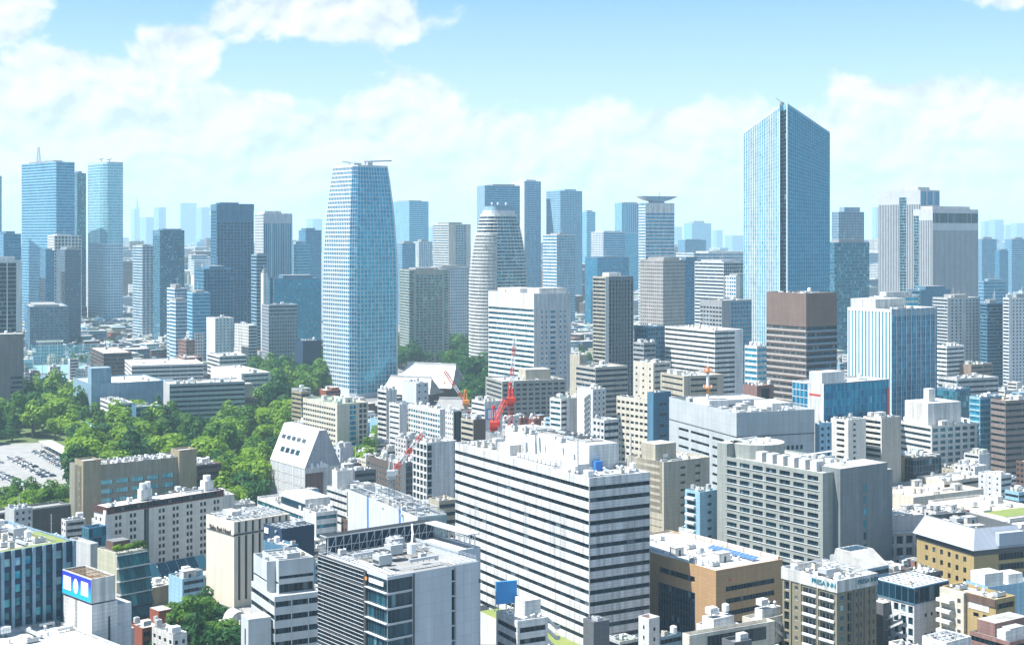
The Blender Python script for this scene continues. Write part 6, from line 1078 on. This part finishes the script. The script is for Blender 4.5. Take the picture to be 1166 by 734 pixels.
def crown_mesh(var, mat, conifer=False):
    rn = random.Random(var*7+3); m = MB(); lobes = []
    if conifer:
        for k in range(7): t = k/6; lobes += [((rn.uniform(-.5, .5)), rn.uniform(-.5, .5), 3+10*t, 4.2*(1-t)+.8, 1.2)]
    else:
        for k in range(11): a = rn.uniform(0, 6.28); r = rn.uniform(.4, 3.6)*(1 if k else 0); lobes.append((r*math.cos(a), r*math.sin(a), rn.uniform(5.0, 9.5)-r*.45+(1.5 if k == 0 else 0), rn.uniform(1.8, 2.9), rn.uniform(1.5, 2.3)))
    for (x, y, z, r, rz) in lobes:
        for _ in range(int(52*r*r/2.2)):
            u = Vector((rn.gauss(0, 1), rn.gauss(0, 1), rn.gauss(.25, 1))).normalized(); q = rn.uniform(.78, 1.06); c = Vector((x+u.x*r*q, y+u.y*r*q, z+u.z*rz*q))
            nrm = (u+Vector((rn.uniform(-.7, .7), rn.uniform(-.7, .7), rn.uniform(-.3, .8)))).normalized(); e1 = nrm.orthogonal().normalized(); e2 = nrm.cross(e1); a = rn.uniform(0, 6.28); e1, e2 = e1*math.cos(a)+e2*math.sin(a), e2*math.cos(a)-e1*math.sin(a); s_ = rn.uniform(.34, .66)
            m.face([tuple(c+e1*s_), tuple(c+e2*s_*.8), tuple(c-e1*s_*.9), tuple(c-e2*s_*.7)], mat)
    return m.mesh('crown')
def trunk_mesh():
    m = MB(); m.cyl(0, 0, .42, 0, 5, BARK, 8, .24)
    for a in range(5): m.bar((0, 0, 3.4+a*.3), (2.2*math.cos(a*1.26), 2.2*math.sin(a*1.26), 6.2+a*.25), .22, BARK)
    return m.mesh('trunk')
TRUNK = trunk_mesh()
TK = [('broadleaf_tree', 'broad mid green tree', [crown_mesh(i, LEAF[0]) for i in (1, 2, 3)]), ('broadleaf_tree', 'bright yellow green tree', [crown_mesh(i, LEAF[1]) for i in (4, 5)]), ('broadleaf_tree', 'dense dark green tree', [crown_mesh(i, LEAF[2]) for i in (6, 7)]), ('conifer_tree', 'layered dark conifer', [crown_mesh(8, LEAF[2], True)])]
def tree(x, y, z, sc, kind, where, rn, group):
    nm, lab, cm = TK[kind]; root = bpy.data.objects.new(nm, None); LINK(root); root.location = (x, y, z); root.rotation_euler = (0, 0, rn.uniform(0, 6.28)); root.scale = (sc*rn.uniform(.9, 1.15), sc*rn.uniform(.9, 1.15), sc*rn.uniform(.85, 1.15)); tag(root, f'{lab} {where}', 'tree', group)
    link('trunk', TRUNK, root); link('crown', rn.choice(cm), root)
def unseen(x, y, hh=12.0, r=4.0):
    x0, x1, yt = CX+F*(x-r)/y, CX+F*(x+r)/y, HY+(CAMZ-hh)*F/y
    return x1 < -8 or x0 > 1174 or any(s['D'] < y and s['x0'] <= x0 and s['x1'] >= x1 and s['yt'] <= yt for s in SPECS)
def grove(poly, gap, sc, where, group, seed, mixk=(0, 0, 0, 0, 1, 2, 2), avoid=(), n=4000, mx=400, infeet=True):
    rn = random.Random(seed); P = [gnd(*p) for p in poly]; AV = [[gnd(*p) for p in a] for a in avoid]; xs, ys = [p[0] for p in P], [p[1] for p in P]; pts = []
    for _ in range(n):
        p = (rn.uniform(min(xs), max(xs)), rn.uniform(min(ys), max(ys)))
        if not inpoly(p, P) or any(inpoly(p, a) for a in AV) or any(abs(p[0]-q[0]) < gap and abs(p[1]-q[1]) < gap*1.15 and math.dist(p, q) < gap for q in pts): continue
        if infeet and any(abs(p[0]-f[0][0]) < 130 and pdist(p, f) < 4.5 for f in FOOT): continue
        if unseen(*p): continue
        pts.append(p); tree(*p, 0, sc*rn.uniform(.72, 1.25), rn.choice(mixk), where, rn, group)
        if len(pts) >= mx: break
    GROVES.append((where, len(pts))); return pts
GROVES = []; NT = 0
NT += len(grove(PARK, 16.5, 2.0, 'in the big park', 'trees of the big park', 1, avoid=[LOTP, [(232, 470), (262, 462), (262, 486), (232, 486)], [(90, 500), (118, 486), (124, 505), (100, 522)]], mixk=(0, 0, 1, 1, 1, 1, 2, 3)))
NT += len(grove(WOODS, 19, 2.2, 'in the grove beside the tapering glass tower', 'trees of the grove', 2))
NT += len(grove(TEMPLE, 16, 2.0, 'in the temple grounds', 'trees of the temple grounds', 3, mixk=(0, 2, 2, 2), avoid=[[(440, 425), (500, 412), (528, 440), (528, 470), (440, 475)]]))
NT += len(grove([(76, 404), (128, 392), (132, 412), (86, 422)], 10, 1.2, 'behind the sports court', 'trees behind the sports court', 4, mixk=(0, 0, 2), mx=14))
NT += len(grove([(145, 366), (185, 356), (190, 376), (148, 380)], 14, 1.5, 'below the rounded pale tower', 'trees below the far towers', 5, mixk=(2, 0), mx=12))
NT += len(grove([(-25, 580), (76, 571), (80, 600), (-25, 608)], 9, 1.2, 'along the edge of the parking lot', 'trees along the parking lot', 6, mixk=(0, 0, 1, 1)))
NT += len(grove([(192, 765), (198, 722), (236, 708), (256, 735), (254, 765)], 7.5, 1.4, 'in the small square below the cream lettered hotel', 'trees of the small square', 7, mixk=(0, 2, 2)))
NT += len(grove([(383, 528), (428, 522), (430, 538), (385, 545)], 9, 1.2, 'behind the dark brown apartment block', 'trees behind the dark brown apartments', 8, mixk=(0, 1)))
NT += len(grove([(430, 500), (458, 494), (460, 508), (432, 512)], 9, 1.2, 'between the white mid-rise offices', 'trees between the white offices', 9, mixk=(1, 1, 0)))
NT += len(grove([(648, 406), (678, 402), (678, 428), (652, 428)], 10, 1.2, 'behind the striped grey mid-rise', 'trees behind the striped grey mid-rise', 10, mixk=(0, 2), mx=14))
NT += len(grove([(1136, 338), (1190, 330), (1190, 354), (1140, 354)], 30, 3.4, 'on the far park slope', 'trees of the far park slope', 11, mixk=(0, 2), mx=14))
NT += len(grove([(85, 372), (150, 372), (150, 384), (85, 384)], 14, 1.1, 'at the feet of the far towers', 'trees at the feet of the far towers', 12, mixk=(0, 2), mx=8))
NT += len(grove([(190, 392), (236, 388), (236, 398), (190, 402)], 12, 1.0, 'among the low white houses', 'trees among the low white houses', 13, mixk=(0, 1), mx=7))
rn = random.Random(5)
for (p, z) in SHRUBS: tree(p[0], p[1], z, .32, rn.choice((0, 1)), 'on the roof terrace of the stepped teal glass building', rn, 'rooftop shrubs')
# ------------------------------------------------------------------ parked cars
def car_mesh(paint):
    m = MB(); pr = [(-2.15, .35), (-2.15, .85), (-1.9, .98), (2.0, .92), (2.2, .7), (2.2, .35)]
    for s_ in (-.85, .85): m.face([(x, s_, z) for x, z in (pr if s_ > 0 else pr[::-1])], paint)
    for i in range(6): (x0, z0), (x1, z1) = pr[i], pr[(i+1) % 6]; m.face([(x0, -.85, z0), (x0, .85, z0), (x1, .85, z1), (x1, -.85, z1)], paint)
    cb = [(-1.75, .97), (-1.2, 1.45), (.35, 1.47), (1.1, .95)]
    for i in range(3): (x0, z0), (x1, z1) = cb[i], cb[i+1]; m.face([(x0, -.74, z0), (x0, .74, z0), (x1, .66, z1), (x1, -.66, z1)], paint if i == 1 else G_DARK)
    m.face([(cb[0][0], -.74, .97), (cb[3][0], -.74, .95), (cb[2][0], -.66, 1.47), (cb[1][0], -.66, 1.45)], G_DARK); m.face([(cb[0][0], .74, .97), (cb[1][0], .66, 1.45), (cb[2][0], .66, 1.47), (cb[3][0], .74, .95)], G_DARK)
    for x in (-1.35, 1.35):
        for s_ in (-.86, .86): m.v.extend([(x+.33*math.cos(a*.785), s_, .33+.33*math.sin(a*.785)) for a in range(8)]); n = len(m.v); m.f.append(tuple(range(n-8, n)) if s_ < 0 else tuple(range(n-1, n-9, -1))); m.m.append(m.mi(X_DARK))
    return m.mesh('parked_car')
PAINT = [('white', (.75, .75, .75)), ('silver', (.45, .47, .48)), ('black', (.02, .02, .025)), ('dark blue', (.03, .06, .16)), ('grey', (.2, .21, .22)), ('red', (.4, .03, .03))]
CARS = [(c, car_mesh(plain(c.replace(' ', '_')+'_car_paint', col, .25))) for c, col in PAINT]
rn = random.Random(11)
for (a, c, off) in (((8, 521), (50, 543), 0), ((8, 521), (50, 543), 5.2), ((38, 514), (83, 540), 0), ((38, 514), (83, 540), 5.2), ((-25, 533), (28, 556), 0), ((-25, 533), (28, 556), 5.2), ((60, 552), (80, 562), 0), ((-30, 516), (0, 527), 0)):
    A, B = Vector(gnd(*a)), Vector(gnd(*c)); d = (B-A).normalized(); n = Vector((-d.y, d.x)); L = (B-A).length; t = 0
    while t < L:
        t += 2.75
        if rn.random() < .22: continue
        q = A+d*t+n*off; cn, me = CARS[rn.choices(range(6), (8, 5, 3, 2, 3, .6))[0]]
        o = link('parked_car', me, None, (q.x, q.y, .03), math.atan2(n.y, n.x)+rn.choice((0, 3.1416))+rn.uniform(-.04, .04)); tag(o, f'{cn} car parked in a row on the open parking lot', 'car', f'{cn} cars on the parking lot')
for (a, c, w) in ROADS:      # traffic on the streets between the buildings
    d = Vector((c[0]-a[0], c[1]-a[1])); L = d.length; d /= L; n = Vector((-d.y, d.x)); t = 8
    while t < L:
        t += rn.uniform(9, 38); s_ = rn.choice((-1, 1)); q = Vector(a)+d*t+n*s_*w*.45
        if unseen(q.x, q.y, 1.5, 2) or any(abs(q.x-f[0][0]) < 150 and pdist((q.x, q.y), f) < 2 for f in FOOT): continue
        cn, me = CARS[rn.choices(range(6), (8, 5, 3, 2, 3, .6))[0]]; o = link('parked_car', me, None, (q.x, q.y, .06), math.atan2(d.y, d.x)+(3.1416 if s_ > 0 else 0)); o.name = 'street_car'; tag(o, f'{cn} car driving on a street between the buildings', 'car', f'{cn} cars on the streets')
# ------------------------------------------------------------------ canopy, ramp, net fence, cranes
A, B = Vector(gnd(44, 509)), Vector(gnd(84, 531)); d = (B-A); an = math.atan2(d.y, d.x); root = bpy.data.objects.new('shelter_canopy', None); LINK(root); root.location = (A.x, A.y, 0); root.rotation_euler = (0, 0, an); tag(root, 'long white roofed walkway shelter along the edge of the parking lot', 'shelter')
m = MB(); m.box(0, d.length, 0, 9, 4.2, 4.6, X_WHITE, R_WHITE, True); m.obj('canopy_roof', root)
pm = MB(); pm.box(-.15, .15, -.15, .15, 0, 4.19, X_STEEL); pm = pm.mesh('post')
for i in range(10): [link('post', pm, root, (d.length*(i+.5)/10, y, 0)) for y in (1, 8)]
root = bpy.data.objects.new('footbridge', None); LINK(root); p = gnd(100, 506); root.location = (*p, 0); tag(root, 'white and blue curved footbridge rising among the park trees', 'footbridge')
m = MB(); n = 14; P = [(-14+20*math.sin(i/n*1.5)+i*.9, 26-60*i/n, 13.5-9.5*(i/n)**1.6) for i in range(n+1)]
for i in range(n):
    (x0, y0, z0), (x1, y1, z1) = P[i], P[i+1]; m.face([(x0-2.4, y0, z0), (x1-2.4, y1, z1), (x1+2.4, y1, z1), (x0+2.4, y0, z0)], X_WHITE)
m.obj('deck', root)
for s_ in (-2.45, 2.45):
    m = MB(); [m.bar((P[i][0]+s_, P[i][1], P[i][2]-.4), (P[i+1][0]+s_, P[i+1][1], P[i+1][2]-.4), 1.5, plain('bridge_blue', (.18, .40, .62), .5)) for i in range(n)]; m.obj('side_beam', root)
pm = MB(); pm.cyl(0, 0, .5, 0, 5, X_WHITE, 10); pm = pm.mesh('post')
for i in (2, 6, 10): link('post', pm, root, (P[i][0], P[i][1], P[i][2]-5.4))
NET = bpy.data.materials.new('teal_net'); NET.use_nodes = True; nt = NET.node_tree; p = nt.nodes['Principled BSDF']; p.inputs['Base Color'].default_value = (.05, .42, .48, 1); p.inputs['Alpha'].default_value = .42
root = bpy.data.objects.new('net_fence', None); LINK(root); A = gnd(28, 437); root.location = (*A, 0); tag(root, 'tall translucent teal net fence round the sports court', 'fence')
cor = [gnd(*p) for p in ((28, 438), (99, 434), (113, 413), (36, 415))]; pm = MB(); pm.cyl(0, 0, .25, 0, 23, X_STEEL, 8); pm = pm.mesh('post')
for i in range(3):
    a, c = cor[i], cor[i+1]; L = math.dist(a, c); k = int(L/9)
    m = MB(); [m.face([(a[0]-A[0]+(c[0]-a[0])*j/k, a[1]-A[1]+(c[1]-a[1])*j/k, .2), (a[0]-A[0]+(c[0]-a[0])*(j+1)/k, a[1]-A[1]+(c[1]-a[1])*(j+1)/k, .2), (a[0]-A[0]+(c[0]-a[0])*(j+1)/k, a[1]-A[1]+(c[1]-a[1])*(j+1)/k, 22), (a[0]-A[0]+(c[0]-a[0])*j/k, a[1]-A[1]+(c[1]-a[1])*j/k, 22)], NET) for j in range(k)]; m.obj('net', root)
    for j in range(k+1): link('post', pm, root, (a[0]-A[0]+(c[0]-a[0])*j/k, a[1]-A[1]+(c[1]-a[1])*j/k, 0))
def lat(m, a, c, w, mats, step=2.0, t=.22):
    a, c = Vector(a), Vector(c); d = (c-a); L = d.length; d /= L; q = Vector((0, 0, 1)) if abs(d.z) < .85 else Vector((0, 1, 0)); e1 = d.cross(q).normalized()*w/2; e2 = d.cross(e1).normalized()*w/2; n = max(2, int(L/step)); S4 = ((1, 1), (1, -1), (-1, -1), (-1, 1))
    for i in range(n):
        mt = mats[int(i/n*len(mats)*.9999)]; p0, p1 = a+d*L*i/n, a+d*L*(i+1)/n
        for k, (s1, s2) in enumerate(S4):
            t1, t2 = S4[(k+1) % 4]; A0 = p0+e1*s1+e2*s2; A1 = p1+e1*s1+e2*s2; B1 = p1+e1*t1+e2*t2
            m.bar(A0, A1, t, mt); m.bar(A0, B1, t*.7, mt); m.bar(A1, B1, t*.7, mt)
def crane(label, xp, D, zb, zt, tip, body=X_RED, stripes=(X_RED, X_WHITE)*3, mast=X_STEEL, cat='crane'):
    root = bpy.data.objects.new('tower_crane', None); LINK(root); X = px(xp, D); root.location = (X, D, zb); tag(root, label, cat); H = zt-zb
    m = MB(); lat(m, (0, 0, 0), (0, 0, H), 2.2, (mast,)); m.obj('mast', root)
    m = MB(); m.cyl(0, 0, 1.7, H, H+1.2, body, 12); m.box(-1.8, 1.8, -5, 2.5, H+1.2, H+2.0, body); m.box(-1.6, 1.6, -5.5, -2.5, H+2, H+4.2, body); m.box(1.0, 2.6, 1.0, 3, H+1.4, H+3.6, body); m.box(2.6, 2.66, 1.3, 2.7, H+2, H+3.3, G_NAVY)
    m.bar((-1.2, -3, H+2), (-.6, -1.2, H+10), .45, body); m.bar((1.2, -3, H+2), (.6, -1.2, H+10), .45, body); m.bar((0, 1, H+2), (0, -1.2, H+10), .4, body); m.cyl(0, -1.2, .8, H+9.4, H+10.6, body, 8); m.obj('slewing_cab', root)
    T = (px(tip[0], D)-X, tip[2], hz(tip[1], D)-zb); m = MB(); lat(m, (0, 2.4, H+2), T, 1.5, stripes, 1.8, .24); m.obj('boom', root)
    m = MB(); m.bar((0, -1.2, H+10), T, .12, X_DARK); m.bar(T, (T[0], T[1], T[2]-7), .12, X_DARK); m.box(T[0]-.4, T[0]+.4, T[1]-.4, T[1]+.4, T[2]-8, T[2]-7, body); m.obj('cable', root)
crane('red tower crane with a steep red and white boom behind the ribbon-windowed white block', 581, 650, 20, hz(462, 650), (586, 387, 6), mast=X_RED)
crane('low red crane with chunky red machinery at the edge of the ribbon-windowed white block', 562, 610, hz(500, 610), hz(490, 610), (575, 458, 8), stripes=(X_RED,))
crane('crane with a slanting red and white striped boom on the sheeted construction site', 446, 605, hz(565, 605), hz(545, 605), (483, 492, 4), body=X_STEEL, mast=plain('crane_blue_grey', (.16, .26, .32)))
crane('orange boomed crane leaning across the white temple roofs', 530, 930, 8, hz(462, 930), (506, 423, 4), body=X_ORANGE, stripes=(X_RED, X_WHITE, X_RED, X_RED))
b_ = Bld('building_under_construction', 'low grey construction deck that carries the red tower crane', 'construction site', 553, 574, 592, 496, 640, 30, yb=500); b_.body({}, W_MGREY, G_DARK, R_GREY); b_.kit(5, 8, kinds='acdg')
# ------------------------------------------------------------------ houses and small blocks between the named buildings
NOGO = [[gnd(*p) for p in q] for q in (PARK, LOTP, WOODS, TEMPLE, COURT)]
def roomy(p, r):
    if any(pdist(p, q) < r*.6 for q in NOGO): return False
    for f in FOOT:
        if abs(f[0][0]-p[0]) < 220 and abs(f[0][1]-p[1]) < 220 and pdist(p, f) < r: return False
    for a, c, w in ROADS:
        dx, dy = c[0]-a[0], c[1]-a[1]; t = max(0, min(1, ((p[0]-a[0])*dx+(p[1]-a[1])*dy)/(dx*dx+dy*dy)))
        if math.hypot(p[0]-a[0]-dx*t, p[1]-a[1]-dy*t) < w+r*.8: return False
    return True
def cap(X, D, r, h):
    """keeps a house low enough not to stand in front of what the photograph shows behind it"""
    x0, x1 = CX+F*(X-r)/D, CX+F*(X+r)/D; y = HY+(CAMZ-h)*F/D
    for s in SPECS:
        if s['D'] > D and s['x1'] > x0+1 and s['x0'] < x1-1: y = max(y, s['yb'])
    if all(any(s['D'] < D and s['x0'] <= q <= s['x1'] and s['yt'] <= y-1 for s in SPECS) for q in (x0+1, x0*.67+x1*.33, x0*.33+x1*.67, x1-1)): return 0
    return CAMZ-(y-HY)*D/F
HW = [('white', W_WHITE), ('white', W_WHITE2), ('white', W_WHITE), ('off-white', W_OFF), ('cream', W_CREAM), ('light grey', W_LGREY), ('grey', W_GREY), ('beige', W_BEIGE), ('pale blue', W_SKYW), ('brick red', W_BRICK), ('brown', W_BROWN), ('dark grey', W_DGREY), ('rust', W_RUST), ('pinkish', W_PINK)]
HR = [('white', R_WHITE), ('white', R_WHITE), ('pale', R_LIGHT), ('grey', R_GREY), ('green', R_GREEN), ('beige', R_BEIGE), ('dark', R_DARK), ('blue', R_BLUE)]
FEAT = dict(t='a water tank', a='air conditioners', s='a stair hut', c='a cooling unit', d='a duct', v='bare vents', m='an antenna')
rn = random.Random(77); used = {}; NH = 0
KEYS = [s for s in SPECS if s.get('short')]
def landmark(X, D):
    best = None
    for s in KEYS:
        Xs = px((s['x0']+s['x1'])/2, s['D']); q = math.hypot(X-Xs, (D-s['D'])*.6)
        if best is None or q < best[0]: best = (q, s, X-Xs, D-s['D'])
    _, s, dx, dd = best
    rel = 'behind' if dd > abs(dx)*.9 else 'in front of' if -dd > abs(dx)*.9 else 'beside'
    return f"{rel} the {s['short']}"
cand = []
for _ in range(52000):
    D = 560*math.exp(rn.random()*1.30); xp = rn.uniform(-15, 1181); cand.append((D, xp))
HCEN = []
for D, xp in cand:
    if NH >= 375: break
    big = rn.random(); r = rn.uniform(6.5, 10)+(4.5 if big > .7 else 0); X = px(xp, D)
    if any(abs(X-q[0]) < 40 and math.hypot(X-q[0], D-q[1]) < (r+q[2])*1.02 for q in HCEN) or not roomy((X, D), r*.9): continue
    h = rn.choice((7, 9, 10, 13, 16, 19, 24)) if D < 1500 else rn.choice((6, 7, 9, 10, 12, 14)); h = cap(X, D, r, h)
    if h < 5.5: continue
    if CX+F*X/D < 340 and 430 < HY+CAMZ*F/D < 606 and D < 1250: continue
    yaw = rn.choice((32, 36, 40, 44, 28))+rn.uniform(-3, 3); w_, d_ = r*rn.uniform(1.0, 1.5), r*rn.uniform(1.0, 1.5)
    ca, sa = math.cos(R(yaw)), math.sin(R(yaw)); ox, oy = X-(w_/2*ca-d_/2*sa), D-(w_/2*sa+d_/2*ca)
    (cw, wm), (cr_, rm) = rn.choice(HW), rn.choice(HR); k1 = rn.choice('tascdvm'); st = max(2, int(h/3.1)); word = 'two three four five six seven eight nine ten'.split()[min(8, st-2)]
    lm = landmark(X, D); kindn = 'house' if h < 9 else 'block'
    lab = None
    for _t in range(40):
        L_ = re.sub('(white|grey|green|beige|dark|blue|pale) roof, (?=a |air|bare)', lambda m_: m_.group(0) if len(cw.split()) < 2 and len(lm.split()) < 7 else '', f"{word}-storey {cw} {kindn}, {cr_} roof, {FEAT[k1]}, {lm}")
        if L_ not in used and len(re.findall(r"[A-Za-z0-9][A-Za-z0-9'-]*", L_)) < 17: lab = L_; break
        (cw, wm), (cr_, rm) = rn.choice(HW), rn.choice(HR); k1 = rn.choice('tascdvm')
    if not lab: continue
    used[lab] = 1; HCEN.append((X, D, r)); NH += 1; nS = len(SPECS)
    b = Bld('small_house' if kindn == 'house' else 'small_block', lab, kindn, 0, CX+F*ox/oy, 0, HY+(CAMZ-h)*F/oy, oy, yaw, w=w_, d=d_); SPECS.pop()
    g = rn.choice((G_DARK, G_NAVY, G_GREY)); ty = rn.random()
    f1 = Z(rn.uniform(2.4, 4), 3.1, rn.uniform(1.2, 2), 1.4, mt=1.4, rec=.2) if ty < .6 else band(3.1, 1.5, .7, mt=1.2, rec=.8)
    f2 = Z(rn.uniform(2.6, 4.5), 3.1, rn.uniform(.8, 1.7), 1.3, mt=1.4, rec=.2) if rn.random() < .6 else []
    if rn.random() < .5: f1, f2 = f2, f1
    b.body({0: f2 or [], 3: f1 or []}, wm, g, rm, parapet=.7, maxwin=14 if D < 1000 else 0 if D > 1250 else 8, inmesh=None if D < 1250 else True)
    me, rr = kit_mesh(k1, rn.randrange(3)); link(KITN[k1], me, b.root, (b.w*.55, b.d*.55, b.zr), 0)
    if D < 1100: b.kit(NH, 5, .1, .9, .1, .9, kinds='aavts')
    if rn.random() < .4: b.boxp('upper_floor', b.w*.45, b.w*.96, b.d*.1, b.d*.5, b.zr, b.zr+2.8, wm, rm)
print('houses', NH, 'trees', NT, [g for g in GROVES], 'objects', len(bpy.data.objects))
# the low-rise city beyond, uncountable: one mass
rn = random.Random(8); m = MB(); MM = [W_WHITE, W_WHITE2, W_WHITE, W_OFF, W_LGREY, W_GREY, W_BEIGE, W_SKYW, W_BROWN]; RM = [R_WHITE, R_WHITE, R_LIGHT, R_GREY, R_BLUE, R_GREEN]; GM = [G_NAVY, G_BLUE, G_GREY]; nn = 0
for _ in range(34000):
    D = 1500*math.exp(rn.random()**.8*1.75); X = px(rn.uniform(-30, 1196), D); r = rn.uniform(7, 14)*(1+(D > 3000)*.9)
    if D < 3200 and not roomy((X, D), r): continue
    if D < 2050 and any(abs(X-q[0]) < 40 and math.hypot(X-q[0], D-q[1]) < r+q[2] for q in HCEN): continue
    h = rn.choice((7, 9, 11, 14, 18))+(rn.random() < .12)*rn.uniform(8, 40)*(D > 2400)+(D > 3000 and rn.random() < .3)*rn.uniform(20, 95); h = cap(X, D, r, h)
    if h < 4: continue
    a = R(rn.choice((30, 36, 22))); ca, sa = math.cos(a), math.sin(a); w_, d_ = r*rn.uniform(.7, 1.3), r*rn.uniform(.7, 1.3); wm, rm, gm = rn.choice(MM), rn.choice(RM), rn.choice(GM)
    Q = lambda u, v: (X+u*ca-v*sa, D+u*sa+v*ca); P = [Q(-w_, -d_), Q(w_, -d_), Q(w_, d_), Q(-w_, d_)]; m.prism(P, 0, h, wm, rm); nn += 1
    nf = int(h/3.4)
    for k in range(min(nf, 9)):
        z0 = h-1.2-k*3.4-1.5
        if z0 < .5: break
        for (u0, v0, u1, v1) in ((-w_*.9, -d_-.05, w_*.9, -d_-.05), (-w_-.05, d_*.9, -w_-.05, -d_*.9)):
            A, B = Q(u0, v0), Q(u1, v1); m.face([(*A, z0), (*B, z0), (*B, z0+1.5), (*A, z0+1.5)], gm)
    if rn.random() < .5: q = Q(w_*rn.uniform(-.5, .5), d_*rn.uniform(-.5, .5)); m.box(q[0]-2, q[0]+2, q[1]-2, q[1]+2, h, h+3, W_WHITE)
tag(m.obj('distant_city'), 'sea of low pale houses and blocks spreading to the hazy horizon', None, kind='stuff'); print('distant', nn, len(m.f))
# distant greenery, one mass
rn = random.Random(9); m = MB()
for _ in range(420):
    D = 1700*math.exp(rn.random()*1.2); X = px(rn.uniform(-30, 1196), D)
    if D < 3200 and not roomy((X, D), 8): continue
    if cap(X, D, 9, 13) < 9: continue
    for _k in range(26):
        c = Vector((X+rn.gauss(0, 6), D+rn.gauss(0, 6), rn.uniform(2, 12))); n = Vector((rn.gauss(0, 1), rn.gauss(0, 1), rn.gauss(.5, 1))).normalized(); e1 = n.orthogonal().normalized()*2.2; e2 = n.cross(e1); m.face([tuple(c+e1), tuple(c+e2), tuple(c-e1), tuple(c-e2)], LEAF[rn.choice((0, 2))])
tag(m.obj('distant_foliage'), 'scattered green treetops between the far low houses', None, kind='stuff')
# ------------------------------------------------------------------ the summer haze over the city
hm = bpy.data.materials.new('summer_haze'); hm.use_nodes = True; nt = hm.node_tree; nt.nodes.clear(); o_ = nt.nodes.new('ShaderNodeOutputMaterial'); v = nt.nodes.new('ShaderNodeVolumePrincipled')
v.inputs['Color'].default_value = (.60, .86, 1.0, 1); v.inputs['Density'].default_value = HAZE; v.inputs['Anisotropy'].default_value = 0.0; nt.links.new(v.outputs[0], o_.inputs['Volume'])
m = MB(); m.box(-15100, 15100, -400, 30100, -1.5, 610, hm, bottom=True); tag(m.obj('haze'), 'pale blue summer haze over the whole city', None, kind='stuff')
